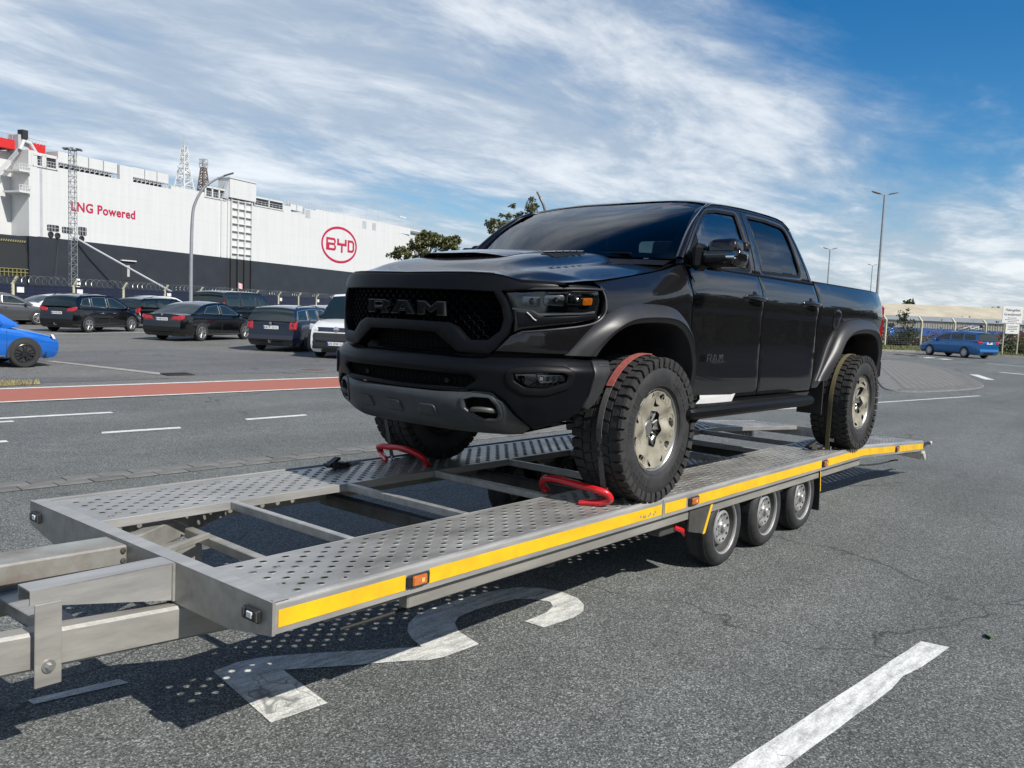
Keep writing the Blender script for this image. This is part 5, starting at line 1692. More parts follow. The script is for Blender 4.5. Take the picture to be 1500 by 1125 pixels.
def wheel_strap(x, y, label, material, padlabel=None, back=False):
    e = empty('lashing_strap', label=label, cat='lashing strap', group='lashing straps over the pickup wheels')
    on_deck(e, x, y)
    r = RW_ + .006
    pts = arc(r, 5, 150, 34)
    pts = [(-r - .0, 0, .05), (-r - .004, 0, .25)] + pts
    if not back:
        low = [(-.335, 0, .015), (-.372, 0, .14), (-.412, 0, .30)]
        if x > 1: low = [(-r + .012, 0, .015), (-r, 0, .12), (-r, 0, .30)]
        pts = low + arc(r, 0, 160, 36)
    ribbon(pts, .036, .004).build('webbing', material, e, 40)
    if padlabel:
        p = ribbon(arc(r + .006, 36, 96, 24), .046, .006).build('tyre_pad', 'pad_red', e, 40); p['label'] = padlabel
    MB().box((-.355, 0, .10), (.012, .055, .035), (0, R(-14), 0), .003).build('buckle', 'bolt_zinc', e, 25)
    hk = MB().tube([(-.335, 0, .035), (-.345, 0, .012), (-.325, 0, -.004), (-.305, 0, .012)], .006, 8)
    hk.build('hook', 'bolt_zinc', e, 40)
    return e
wheel_strap(0, -.985 + .07, 'grey webbing strap with red pad over the near front tyre', 'strap_grey', 'faded red tyre pad')
wheel_strap(0, .92, 'grey strap in the shade over the far front tyre', 'strap_grey')
wheel_strap(3.68, -.905, 'olive webbing strap running down in front of the near rear tyre', 'strap_olive')
wheel_strap(3.68, .905, 'olive webbing strap over the far rear tyre', 'strap_olive')
def chock(x, ys, label):
    e = empty('wheel_stop_bar', label=label, cat='wheel stop', group='red wheel stop bars on the deck')
    on_deck(e, 0, 0)
    y0, y1 = ys
    k = 1 if y1 > y0 else -1
    # a tube bent into a bow in front of the tyre; ends pinned to the deck
    pts = catmull([(x + .10, y0, .015), (x + .06, y0, .06), (x + .01, y0 + k * .07, .105), (x, y0 + k * .17, .115), (x, y1 - k * .12, .105), (x - .005, y1 - k * .03, .10), (x + .02, y1 + k * .02, .085), (x + .05, y1 + k * .025, .045), (x + .02, y1 - k * .03, .022)], 6)
    MB().tube(pts, .0215, 12).build('bar', 'red_paint', e, 40)
    MB().tube([(x + .02, y1 - k * .03, .022), (x - .01, y1 - k * .09, .018), (x - .04, y1 - k * .13, .012)], [.024, .020, .012], 10).build('sleeve', 'red_paint', e, 40)
    MB().box((x + .10, y0, .012), (.05, .04, .022), bev=.005).build('foot', 'red_paint', e, 25)
    return e
chock(-.40, (-.45, -.93), 'bright red bent wheel stop bar ahead of the near front tyre')
chock(-.40, (.60, 1.00), 'red wheel stop bar in shade ahead of the far front tyre')
def ratchet(x, y, rot, label):
    e = empty('strap_ratchet', label=label, cat='ratchet', group='ratchets on the deck')
    on_deck(e, x, y); e.rotation_euler = (0, PITCH, rot)
    m = MB()
    for s_ in (-.025, .025): m.box((0, s_, .028), (.16, .006, .045), (0, R(8), 0), .003)
    m.build('frame', 'steel_dark', e, 25)
    MB().cyl((.05, -.035, .03), (.05, .035, .03), .014, n=10).build('spindle', 'bolt_zinc', e, 40)
    MB().box((-.05, 0, .055), (.13, .05, .02), (0, R(-18), 0), .006).build('lever', 'black_plastic', e, 25)
    ribbon([(.05, 0, .045), (.10, 0, .03), (.16, .01, .012), (.26, .02, .010), (.33, .02, .012)], .04, .004).build('webbing', 'strap_grey', e, 40)
    m = MB()
    rg = random.Random(int(x * 100))
    for k in range(3): m.tube([(-.06 + rg.uniform(-.03, .03), rg.uniform(-.05, .05), .012 + .012 * k), (.02, rg.uniform(-.06, .06), .02 + .01 * k), (.09, rg.uniform(-.05, .05), .014)], .010, 6)
    m.build('loose_webbing', 'black_plastic', e, 40)
ratchet(-.88, .86, .3, 'black ratchet lying on the far deck ahead of the tyre')
ratchet(3.22, -.80, -.2, 'black ratchet lying on the near deck by the rear tyre')
ratchet(4.55, -.72, .8, 'ratchet on the rear deck behind the near rear tyre')
# ------------------------------------------------------------------ parked cars
mat('car_glass', (.012, .020, .021), .03, spec=.9)
mat('car_tyre', (.022, .022, .022), .75, noise=.2, nscale=10)
mat('car_alloy', (.50, .50, .50), .3, metal=.8)
mat('car_alloy_black', (.012, .012, .012), .25, coat=.6)
mat('car_hubcap', (.55, .56, .57), .35, metal=.4)
mat('lamp_red', (.42, .006, .010), .15, coat=1, noise=.25, nscale=14)
mat('lamp_white', (.70, .72, .74), .12, coat=1)
mat('plate_white', (.78, .78, .76), .45)
mat('plate_ink', (.02, .02, .02), .6)
mat('plate_blue', (.02, .08, .45), .5)
mat('dark_plastic', (.028, .028, .029), .55, noise=.15, nscale=10)
paint('car_black', (.004, .004, .005), .2, .2, .3)
paint('car_navy', (.004, .006, .020), .2, .2, .3)
paint('car_grey', (.115, .118, .125), .25, .32, .6)
paint('car_blue', (.008, .15, .62), .15, .28, .3)
paint('car_blue_metal', (.012, .15, .42), .2, .28, .5)
paint('car_silver', (.42, .43, .45), .15, .3, .7)
paint('car_white', (.74, .74, .73), .03, .3, .0)
paint('car_red', (.40, .012, .012), .1, .3, .2)
PLATE_TXT = {}
def plate_mesh(t):
    if t not in PLATE_TXT:
        PLATE_TXT[t] = text_mesh(t, .095, .0012, 1.05)
        PLATE_TXT[t].materials.append(MATS['plate_ink'])
    return PLATE_TXT[t]
def car_wheel_meshes(r, w, style):
    key = (r, w, style)
    if key in car_wheel_meshes.c: return car_wheel_meshes.c[key]
    h = w / 2; rr = r * .66
    ty = MB().lathe([(rr, -h + .01), (rr + .02, -h - .004), (r - .03, -h), (r - .006, -h + .02), (r, -h + .045), (r, h - .03), (r - .02, h), (rr, h)], 32).mesh('tyre', 35); ty.materials.append(MATS['car_tyre'])
    m = MB()
    mt = {'alloy': 'car_alloy', 'black': 'car_alloy_black', 'cap': 'car_hubcap'}[style]
    m.lathe([(rr + .006, -h), (rr - .008, -h - .006), (rr - .022, -h + .004), (rr - .03, -h + .06)], 32)
    n = 5 if style != 'cap' else 8
    for k in range(n):
        a = 2 * math.pi * k / n + .3
        M = Matrix.Rotation(-a, 3, 'Y')
        for s_ in ((-1, 1) if style != 'cap' else (0,)):
            m.beam(M @ Vector((.035, -h + .010, s_ * .012)), M @ Vector((rr - .012, -h + .006, s_ * .045)), .026 if style != 'cap' else .07, .02, up=(0, 1, 0), bev=.004)
    m.lathe([(0, -h - .002), (.045, -h), (.06, -h + .02)], 20)
    rm = m.mesh('rim', 30); rm.materials.append(MATS[mt])
    bk_ = MB().lathe([(0, -h + .06), (rr - .02, -h + .06)], 24).mesh('rim_backing', 30); bk_.materials.append(MATS['dark_plastic'])
    car_wheel_meshes.c[key] = (ty, rm, bk_)
    return car_wheel_meshes.c[key]
car_wheel_meshes.c = {}

def make_car(name, label, xy, heading, S, paintm, cat='car', z0=0.0, group='cars parked on the far car park'):
    """S: dictionary of the car's measures. Local frame: x forward, y left, origin on the ground mid wheelbase."""
    e = empty(name, (xy[0], xy[1], z0), (0, 0, math.atan2(heading[1], heading[0])), label, cat, group)
    W, H, wb, fo, ro = S['W'] / 2, S['H'], S['wb'], S['fo'], S['ro']
    xf, xr = wb / 2 + fo, -wb / 2 - ro
    BT = S['belt']                     # shoulder height along x
    zb = lambda x: sinterp(x, BT)
    fz = S.get('fnose', [(.20, -.10), (.32, -.02), (.48, 0), (.62, -.03), (.80, -.12), (1.1, -.3)])
    rz = S.get('rnose', [(.22, .10), (.35, .02), (.52, 0), (.68, .03), (.85, .06), (1.1, .10)])
    sec = [(.80, .20), (.93, .215), (.975, .30), (.992, .42), (1.0, .55)]
    rows = []
    NU = 36
    for i in range(NU + 1):
        u = i / NU
        row = []
        xm = lerp(xr, xf, u)
        top = zb(xm)
        s2 = [(k, z) for k, z in sec] + [(1.0, lerp(.55, top, .45)), (.988, lerp(.55, top, .72)), (.985, top - .07), (.955, top - .018), (.90, top)]
        tops = [(.70, top + .020), (.40, top + .034), (0, top + .040)]
        full = s2 + tops
        plan_k = 1 - .16 * max(0, (u - .80) / .20) ** 2.6 - .12 * max(0, (.16 - u) / .16) ** 2.6
        P = []
        for k, z in full:
            zc = min(z, 1.08)
            x = lerp(xr + sinterp(zc, rz), xf + sinterp(zc, fz), u)
            P.append((x, -k * W * plan_k, z))
        P = P + [(x, -y, z) for x, y, z in P[:-1][::-1]]
        rows.append(P)
    m = MB().grid(rows)
    n = len(rows[0])
    for r_ in (rows[0], rows[-1]):
        c = r_
        for j in range(n // 2):
            m.add([c[j], c[j + 1], c[n - 2 - j], c[n - 1 - j]], [(0, 1, 2, 3)])
    body = m.build('body', paintm, e, 38)
    # greenhouse
    P = S['roof']                     # path from rear base over the roof to windscreen base
    path = catmull(P, 5)
    ia, ib = S['seg'][0] * 5, S['seg'][1] * 5
    zb0 = lambda x: zb(x) - .005
    wr = S.get('wr', .74)
    def yw(x, z):
        b = zb(x)
        t = max(0.0, min(1.0, (z - b) / (H - b)))
        return W * lerp(.945, wr, t ** 1.15)
    def strip_(i0, i1, nm, mt, lift=0.0, k=1.0):
        rr_ = []
        for i in range(i0, i1 + 1):
            x, z = path[i]
            rr_.append([(x, t * yw(x, z) * k, z + .045 * (1 - t * t) * min(1, max(0, (z - zb(x)) / .2)) + lift) for t in np.linspace(-1, 1, 13)])
        return MB().grid(rr_).build(nm, mt, body if nm == 'roof' else e, 40)
    strip_(ia, ib, 'roof', paintm)
    strip_(0, ia, 'rear_window', 'car_glass')
    strip_(ib, len(path) - 1, 'windscreen', 'car_glass')
    bl = [(x, zb(x) - .02) for x in np.linspace(path[-1][0], path[0][0], 12)]
    outl = [tuple(p) for p in path] + bl[1:-1]
    wins = S['windows']
    for sgn in (-1, 1):
        fn = lambda a, b, d: (a, sgn * (yw(a, b) + d), b)
        panel('pillar_frame', outl, fn, paintm, body, .02, .004, .25)
        for w in wins:
            w_ = fillet(w, .03, 3)
            panel('side_window', w_, lambda a, b, d: (a, sgn * (yw(a, b) + .004 + d), b), 'car_glass', e, .006, .003, .25)
            if S.get('trim'):
                pts = [fn(a, b, .007) for a, b in dens(w_, .1)]
                MB().tube(pts + pts[:1], .009, 5, caps=False).build('window_trim', S['trim'], body, 40)
        # door handles, sill, mirror
        for hx in S.get('handles', ()):
            MB().box((hx, sgn * (W + .006), zb(hx) - .13), (.17, .03, .028), bev=.008).build('door_handle', S.get('hmat', paintm), e, 30)
        for dx in S.get('cuts', ()):
            MB().tube([(dx, sgn * (W * z_ + .001), zz_) for z_, zz_ in ((.985, zb(dx) - .07), (1.0, .62), (.994, .42), (.975, .31))], .005, 4).build('door_gap', 'dark_plastic', e, 40)
        MB().tube([(x, sgn * W * .972, .255) for x in np.linspace(-wb / 2 + .40, wb / 2 - .40, 6)], .035, 6).build('sill', S.get('sill', 'dark_plastic'), e, 40)
        mx = S['mirror']
        MB().box((mx, sgn * (W * .98 + .09), zb(mx) + .06), (.13, .20, .13), bev=.04).build('door_mirror', S.get('mirm', paintm), e, 40)
    # wheels
    r, tw = S['r'], .20
    ty, rm, bk_ = car_wheel_meshes(r, tw, S['style'])
    for x in (wb / 2, -wb / 2):
        for sgn in (-1, 1):
            w = empty('wheel'); w.parent = e
            w.location = (x, sgn * (W - .080), r); w.rotation_euler = (0, 0, 0 if sgn < 0 else math.pi)
            link('tyre', ty, None, w); link('rim', rm, None, w); link('rim_backing', bk_, None, w)
            rr_ = []
            for t in np.linspace(R(-14), R(194), 20):
                rr_.append([(x + q * math.cos(t), sgn * (W + .004), r + q * math.sin(t)) for q in (.05, r + .045)])
            MB().grid(rr_).build('wheel_arch', 'dark_plastic', body, 40)
    # bumpers (dark lower lip)
    for s_, tab, xe in ((1, fz, xf), (-1, rz, xr)):
        rr_ = []
        for t in np.linspace(-1, 1, 13):
            k = 1 - .10 * abs(t) ** 6
            rr_.append([(xe + sinterp(z, tab) + s_ * (.012 - .30 * abs(t) ** 5), t * W * .95, z) for z in (.20, .26, .34)])
        MB().grid(rr_).build('bumper_lip', S.get('bump', 'dark_plastic'), e, 40)
    # rear lamps: shaped panels on the rear corner
    rear = lambda a, b, d: (xr + sinterp(min(b, 1.08), rz) - d - .010 + .42 * max(0, (abs(a) / W - .80)) ** 1.3 + (zb(xr + .1) < b) * .0, a, b)
    for sgn in (-1, 1):
        lm = fillet([(sgn * a * W, b) for a, b in S['tail']], .03, 3)
        panel('tail_lamp', lm, rear, 'lamp_red', e, .05, .008, .12)
        cx = S['tail'][0][0]
        frontm = lambda a, b, d: (xf + sinterp(min(b, 1.08), fz) + d + .008 - .55 * max(0, (abs(a) / W - .72)) ** 1.3, a, b)
        lm = fillet([(sgn * a * W, b) for a, b in S['head']], .03, 3)
        panel('headlamp', lm, frontm, 'lamp_white', e, .05, .008, .12)
    gz = S.get('grille')
    if gz:
        q = fillet([(a * W, b) for a, b in gz] + [(-a * W, b) for a, b in gz[::-1]], .03, 3)
        gl = panel('radiator_grille', q, frontm, 'dark_plastic', e, .03, .006, .15)
        for k in range(3):
            z = lerp(min(b for _, b in gz), max(b for _, b in gz), (k + 1) / 4)
            MB().tube([frontm(a, z, .006) for a in np.linspace(-gz[0][0] * W * .9, gz[0][0] * W * .9, 9)], .008, 5).build('grille_bar', S.get('gbar', 'chrome'), gl, 40)
    for tx, xe, tab, s_ in ((S.get('plate'), xr, rz, -1), (S.get('fplate'), xf, fz, 1)):
        if not tx: continue
        t, z = tx
        x = xe + sinterp(z, tab) + s_ * .022
        pl = MB().box((x, 0, z), (.012, .52, .11), bev=.004).build('number_plate', 'plate_white', e, 30)
        MB().box((x + s_ * .0065, (-.235 if s_ > 0 else .235), z), (.002, .045, .10)).build('blue_band', 'plate_blue', pl, 0)
        o = link('plate_text', plate_mesh(t), None, pl)
        o.location = (x + s_ * .0075, 0, z)
        o.rotation_euler = (R(90), 0, R(90) if s_ > 0 else R(-90))
    if S.get('rails'):
        for sgn in (-1, 1):
            a, b = S['rails']
            pts = [(x, sgn * W * (wr - .02), sinterp(x, sorted([tuple(p) for p in path[ia:ib + 1]])) + .045 * (0 if x in (a, b) else 1)) for x in np.linspace(a, b, 9)]
            MB().tube(pts, .014, 6).build('roof_rail', S.get('railm', 'dark_plastic'), e, 40)
    if S.get('tow'):
        MB().tube([(xr + .10, 0, .33), (xr - .02, 0, .30), (xr - .09, 0, .33), (xr - .10, 0, .39)], .022, 8).build('tow_bar', 'bolt_zinc', e, 40)
    if S.get('badge'):
        for xx, s_ in S['badge']:
            z = s_
            MB().lathe([(0, -.006), (.045, -.006), (.05, .004)], 20, 'x', (xx, 0, z)).build('maker_badge', 'chrome', e, 40)
    return e

HATCH = dict(W=1.72, H=1.48, wb=2.31, fo=.76, ro=.62, r=.315, style='black', belt=[(-1.8, .92), (-1.2, .98), (.4, .93), (.75, .90), (1.4, .80), (1.9, .66)],
             roof=[(-1.72, .99), (-1.55, 1.28), (-1.3, 1.40), (-.6, 1.475), (.0, 1.47), (.35, 1.40), (.80, 1.13), (1.10, .925)], seg=(2, 5), windows=[[(-.25, 1.00), (-.20, 1.38), (.20, 1.36), (.62, 1.10), (.72, .98)], [(-1.25, 1.06), (-1.1, 1.30), (-.35, 1.38), (-.40, 1.01)]],
             handles=(-.15,), cuts=(-.42, .80), mirror=.62, tail=[(.60, .78), (.92, .78), (.92, .95), (.66, .95)], head=[(.52, .60), (.93, .62), (.95, .74), (.60, .70)], grille=[(.55, .42), (.60, .56)])
MPV = dict(W=1.79, H=1.56, wb=2.70, fo=.85, ro=.82, r=.325, style='alloy', belt=[(-2.2, .98), (-1.4, 1.02), (0, .98), (1.0, .95), (1.6, .86), (2.25, .68)],
           roof=[(-2.06, 1.06), (-1.92, 1.34), (-1.70, 1.485), (-.9, 1.555), (-.1, 1.555), (.45, 1.48), (1.10, 1.16), (1.42, .96)], seg=(2, 5),
           windows=[[(-.05, 1.05), (-.02, 1.46), (.35, 1.44), (.95, 1.14), (1.05, 1.03)], [(-1.05, 1.08), (-1.0, 1.46), (-.14, 1.475), (-.16, 1.06)], [(-1.72, 1.14), (-1.55, 1.38), (-1.12, 1.45), (-1.16, 1.09)]],
           handles=(.0, -1.0), cuts=(-.10, -1.10, 1.05), mirror=.95, tail=[(.50, .86), (.90, .88), (1.0, .98), (.98, 1.07), (.56, 1.0)], head=[(.50, .68), (.94, .70), (.95, .84), (.62, .80)], plate=('HB WR 582', .80), rails=(-1.6, .2), tow=True, trim='bolt_zinc', badge=((-2.075, .98),))
SEDAN = dict(W=1.85, H=1.47, wb=2.87, fo=.84, ro=1.14, r=.335, style='alloy', belt=[(-2.6, .98), (-1.9, 1.02), (-1.2, 1.0), (.8, .93), (1.5, .88), (2.3, .70)],
             roof=[(-1.95, 1.035), (-1.55, 1.20), (-1.15, 1.36), (-.5, 1.455), (.1, 1.46), (.45, 1.40), (.95, 1.16), (1.30, .94)], seg=(2, 5),
             windows=[[(-.10, 1.02), (-.08, 1.37), (.32, 1.35), (.82, 1.12), (.98, 1.00)], [(-1.25, 1.06), (-.92, 1.30), (-.19, 1.38), (-.21, 1.03)]],
             handles=(.0, -1.0), cuts=(-.15, -1.20, 1.0), mirror=.90, tail=[(.42, .80), (.90, .79), (.99, .86), (.98, .97), (.50, .93)], head=[(.50, .62), (.94, .64), (.96, .76), (.60, .74)], plate=('H MB 7316', .82), trim='bolt_zinc', rnose=[(.22, .12), (.35, .02), (.52, 0), (.68, .02), (.92, .05), (1.1, .10)], badge=((-2.535, .985),))
ESTATE = dict(W=1.76, H=1.50, wb=2.70, fo=.90, ro=1.08, r=.315, style='black', belt=[(-2.5, .95), (-1.5, .98), (0, .95), (1.0, .92), (1.6, .86), (2.3, .66)],
              roof=[(-2.36, 1.00), (-2.22, 1.26), (-2.05, 1.42), (-1.2, 1.485), (-.1, 1.485), (.40, 1.42), (1.0, 1.14), (1.32, .93)], seg=(2, 5),
              windows=[[(-.10, 1.01), (-.08, 1.40), (.32, 1.37), (.88, 1.11), (1.0, 1.0)], [(-1.10, 1.03), (-1.05, 1.41), (-.19, 1.41), (-.20, 1.02)], [(-2.08, 1.06), (-1.95, 1.34), (-1.16, 1.40), (-1.20, 1.04)]],
              handles=(.0, -1.0), cuts=(-.14, -1.15, 1.0), mirror=.92, tail=[(.70, .74), (.97, .74), (.98, 1.00), (.72, 1.0)], head=[(.50, .60), (.94, .62), (.95, .76), (.58, .74)], plate=('HB IP 2312', .80), rails=(-1.9, .1), tow=True, trim='car_silver', badge=((-2.42, .94),), rnose=[(.22, .14), (.35, .02), (.48, 0), (.56, .05), (.85, .07), (1.1, .12)])
VAN = dict(W=1.90, H=1.97, wb=3.00, fo=.90, ro=1.0, r=.335, style='cap', belt=[(-2.6, 1.18), (.6, 1.18), (1.25, 1.19), (1.6, 1.15), (2.05, 1.06), (2.5, .93)],
           roof=[(-2.42, 1.16), (-2.36, 1.62), (-2.25, 1.90), (-1.2, 1.965), (.40, 1.955), (.70, 1.88), (1.15, 1.52), (1.46, 1.185)], seg=(2, 5),
           windows=[[(.35, 1.25), (.36, 1.76), (.66, 1.76), (1.08, 1.42), (1.18, 1.25)], [(-1.0, 1.22), (-1.0, 1.76), (.20, 1.77), (.20, 1.22)]],
           handles=(.45,), cuts=(.28, 1.35), mirror=1.12, mirm='dark_plastic', tail=[(.88, .9), (.97, .9), (.97, 1.45), (.88, 1.45)], head=[(.60, .82), (.95, .86), (.96, 1.04), (.76, 1.02), (.62, .94)], grille=[(.62, .82), (.66, .95)], bump='dark_plastic', fplate=('CUX DW 117', .46), wr=.84,
           fnose=[(.20, -.08), (.32, -.01), (.50, 0), (.70, -.02), (.90, -.06), (1.0, -.10), (1.1, -.14)])

ROW = 'cars parked in a row on the far car park'
make_car('parked_car', 'bright blue small hatchback with black wheels at the left edge', (3.24 - 1.155 - .24, 16.76 + .775), (1, -.02), HATCH, 'car_blue', group=ROW)
make_car('parked_car', 'grey saloon parked side-on behind the bright blue hatchback', (10.7, 41.0), (.99, .03), dict(SEDAN, plate=None, H=1.48), 'car_grey', group=ROW)
def by_rear_right(pt, h, S):
    L = math.hypot(*h); h = (h[0] / L, h[1] / L); left = (-h[1], h[0])
    k = S['W'] / 2 - .08
    return (pt[0] + h[0] * S['wb'] / 2 + left[0] * k, pt[1] + h[1] * S['wb'] / 2 + left[1] * k)
make_car('parked_car', 'black people carrier with red tail lamps, leftmost of the black cars', by_rear_right((11.28, 32.75), (.89, .46), MPV), (.89, .46), MPV, 'car_black', group=ROW)
make_car('parked_car', 'black saloon with chrome window trim between two estates', by_rear_right((12.72, 26.39), (.91, .41), SEDAN), (.91, .41), SEDAN, 'car_black', group=ROW)
make_car('parked_car', 'dark navy estate with tow bar beside the white van', by_rear_right((13.08, 20.25), (.85, .53), ESTATE), (.85, .53), ESTATE, 'car_navy', group=ROW)
van = make_car('parked_van', 'white van with black bumper facing the road beside the pickup', (13.74, 18.0), (-.87, -.48), VAN, 'car_white', 'van', group=ROW)
# van front: black bumper shell and round badge
fm = lambda a, b, d: (2.4 + sinterp(b, VAN['fnose']) + d + .014 - .55 * max(0, (abs(a) / .95 - .72)) ** 1.3, a, b)
bp_ = panel('front_bumper', fillet([(-.93, .30), (.93, .30), (.93, .78), (-.93, .78)], .06), fm, 'dark_plastic', van, .05, .012, .12)
panel('air_intake', fillet([(-.62, .50), (.62, .50), (.66, .64), (-.66, .64)], .04), lambda a, b, d: fm(a, b, d + .006), 'gloss_black', bp_, .01, .004, .15)
MB().lathe([(0, .012), (.075, .010), (.09, 0)], 24, 'x', (2.36, 0, .885)).build('maker_badge', 'chrome', van, 40)
panel('windscreen_tag', [(.10, 1.28), (.18, 1.28), (.17, 1.42), (.11, 1.42)], lambda a, b, d: (1.46 - (b - 1.185) * .92 + .03 + d, a, b), 'car_red', van, .004, .001, .1)
BG = 'cars parked in the rows behind'
make_car('parked_car', 'black estate behind the black people carrier, one red lamp showing', (17.6, 38.6), (.95, .30), dict(ESTATE, plate=None, tow=None, trim=None), 'car_black', group=BG)
make_car('parked_van', 'black window van standing behind the black saloon', (19.4, 34.4), (.92, .36), dict(VAN, fplate=None, H=1.90, windows=VAN['windows'] + [[(-2.15, 1.22), (-2.1, 1.72), (-1.15, 1.75), (-1.15, 1.22)]]), 'car_black', 'van', group=BG)
make_car('parked_car', 'silver estate with roof rails behind the navy estate', (18.8, 26.4), (.87, .49), dict(ESTATE, plate=None, tow=None), 'car_silver', group=BG)
make_car('parked_car', 'second silver estate, farther back near the fence flag', (24.2, 32.2), (.87, .49), dict(ESTATE, plate=None, tow=None, H=1.56), 'car_silver', group=BG)
make_car('parked_car', 'white saloon mostly hidden behind the grey saloon', (14.9, 44.0), (.9, .2), dict(SEDAN, plate=None), 'car_white', group=BG)
make_car('parked_car', 'white hatchback roof showing behind the black people carrier', (20.6, 44.4), (.9, .3), dict(MPV, plate=None, tow=None), 'car_white', group=BG)
# the right-hand side
KIA = dict(ESTATE, style='cap', plate=('CUX A 410', .88), tow=None, trim=None, rails=(-1.8, .1), railm='bolt_zinc', tail=[(.55, .86), (.95, .84), (.99, .95), (.96, 1.04), (.62, .98)])
make_car('parked_car', 'blue estate car with roof rack by the grass verge at the right', (49.7, 8.45), (.463, .885), KIA, 'car_blue_metal', group='cars by the right-hand fence').scale = (.87, .94, .97)
make_car('parked_car', 'red hatchback behind the fence and the white notice board', (86.5, 12.2), (.35, 1), dict(HATCH, style='cap'), 'car_red', group='cars by the right-hand fence')
make_car('parked_car', 'blue hatchback behind the fence, half hidden by the pickup', (86.0, 24.4), (-.6, .8), dict(HATCH, style='cap'), 'car_blue_metal', group='cars by the right-hand fence')
# bicycle laid on the blue estate's roof
def bicycle(loc, rot, label):
    e = empty('bicycle', loc, rot, label, 'bicycle')
    for x in (-.52, .52):
        w = empty('wheel', (x, 0, .33)); w.parent = e
        MB().tube([(.33 * math.cos(t), 0, .33 * math.sin(t)) for t in np.linspace(0, 2 * math.pi, 29)], .02, 6, caps=False).build('tyre', 'car_tyre', w, 40)
        m = MB()
        for k in range(10):
            a = 2 * math.pi * k / 10; m.cyl((0, 0, 0), (.32 * math.cos(a), 0, .32 * math.sin(a)), .004, n=4)
        m.build('spokes', 'bolt_zinc', w, 0)
    f = MB()
    for a, b in (((-.52, 0, .33), (-.06, 0, .30)), ((-.06, 0, .30), (-.20, 0, .78)), ((-.20, 0, .78), (.38, 0, .80)), ((-.06, 0, .30), (.40, 0, .72)), ((-.52, 0, .33), (-.18, 0, .72)), ((.36, 0, .88), (.52, 0, .33))): f.cyl(a, b, .018, n=8)
    f.build('frame', 'sticker_white', e, 40)
    MB().box((-.22, 0, .86), (.24, .13, .05), bev=.02).build('saddle', 'black_plastic', e, 40)
    MB().tube([(.30, -.28, .96), (.38, -.1, .94), (.36, 0, .92), (.38, .1, .94), (.30, .28, .96)], .013, 6).build('handlebar', 'bolt_zinc', e, 40)
bicycle((49.1, 7.9, 1.53), (R(72), 0, R(62)), 'pale bicycle carried on the roof of the blue estate')
# ------------------------------------------------------------------ the ship
mat('hull_white', (.60, .605, .60), .55, noise=.03, nscale=.9, second=(.565, .565, .553), streak=(1, 1, .06))
def plating(name, k=.93, w=14.0, h=2.9):
    nt = MATS[name].node_tree; b = nt.nodes['Principled BSDF']
    src = b.inputs['Base Color'].links[0].from_socket
    co = nt.nodes.new('ShaderNodeTexCoord'); cx = nt.nodes.new('ShaderNodeSeparateXYZ'); cc = nt.nodes.new('ShaderNodeCombineXYZ')
    nt.links.new(co.outputs['Object'], cx.inputs[0]); nt.links.new(cx.outputs[0], cc.inputs[0]); nt.links.new(cx.outputs[2], cc.inputs[1])
    bt = nt.nodes.new('ShaderNodeTexBrick'); nt.links.new(cc.outputs[0], bt.inputs['Vector'])
    bt.inputs['Scale'].default_value = 1; bt.inputs['Brick Width'].default_value = w; bt.inputs['Row Height'].default_value = h; bt.inputs['Mortar Size'].default_value = .05
    for n_, v_ in (('Color1', 1.0), ('Color2', .985), ('Mortar', k)): bt.inputs[n_].default_value = (v_, v_, v_, 1)
    mx = nt.nodes.new('ShaderNodeMixRGB'); mx.blend_type = 'MULTIPLY'; mx.inputs[0].default_value = 1
    nt.links.new(src, mx.inputs[1]); nt.links.new(bt.outputs['Color'], mx.inputs[2]); nt.links.new(mx.outputs[0], b.inputs['Base Color'])
plating('hull_white')
mat('hull_black', (.022, .026, .034), .5, noise=.18, nscale=.3)
mat('ship_grey', (.40, .42, .44), .6, noise=.1, nscale=.5)
mat('ship_dark', (.02, .022, .024), .7)
mat('ship_red', (.55, .02, .02), .5, noise=.1, nscale=.6)
mat('logo_red', (.42, .010, .055), .5)
mat('rust', (.16, .115, .09), .8, noise=.3, nscale=1)
mat('bridge_glass', (.03, .09, .09), .1, coat=1)
mat('yellow_steel', (.22, .20, .07), .7)
SHX = Vector((.9536, .3010, 0))
SHIP = empty('cargo_ship', (68.6, 184.2, 0), (0, 0, math.atan2(SHX.y, SHX.x)), 'huge white and black car carrier ship with red lettering moored behind the fence', 'ship')
def bw(x): return 12.25 - .0098 * x
def ship_y(x): return 0 if x < 140 else .0052 * (x - 140) ** 2 * (1 if x < 205 else 1)
xs = list(np.linspace(-4, 140, 25)) + list(np.linspace(144, 206, 18))
def hull(zf0, zf1, nm, mt):
    m = MB()
    m.grid([[(x, ship_y(x), zf0(x)), (x, ship_y(x), zf1(x))] for x in xs])
    m.grid([[(x, ship_y(x), zf1(x)), (x, max(38 - ship_y(x), ship_y(x) + .5), zf1(x))] for x in xs])
    m.add([(-4, 0, zf0(-4)), (-4, 38, zf0(-4)), (-4, 38, zf1(-4)), (-4, 0, zf1(-4))], [(0, 1, 2, 3)])
    m.add([(206, ship_y(206), zf0(206)), (206, ship_y(206) + 8, zf0(206)), (206, ship_y(206) + 8, zf1(206)), (206, ship_y(206), zf1(206))], [(0, 1, 2, 3)])
    return m.build(nm, mt, SHIP, 30)
hull(lambda x: -3, bw, 'lower_hull', 'hull_black')
hull(lambda x: bw(x), lambda x: 26.8, 'upper_hull', 'hull_white')
def sbox(nm, x0, x1, z0, z1, y0, y1, mt, parent=SHIP):
    return MB().box(((x0 + x1) / 2, (y0 + y1) / 2, (z0 + z1) / 2), (x1 - x0, y1 - y0, z1 - z0)).build(nm, mt, parent, 0)
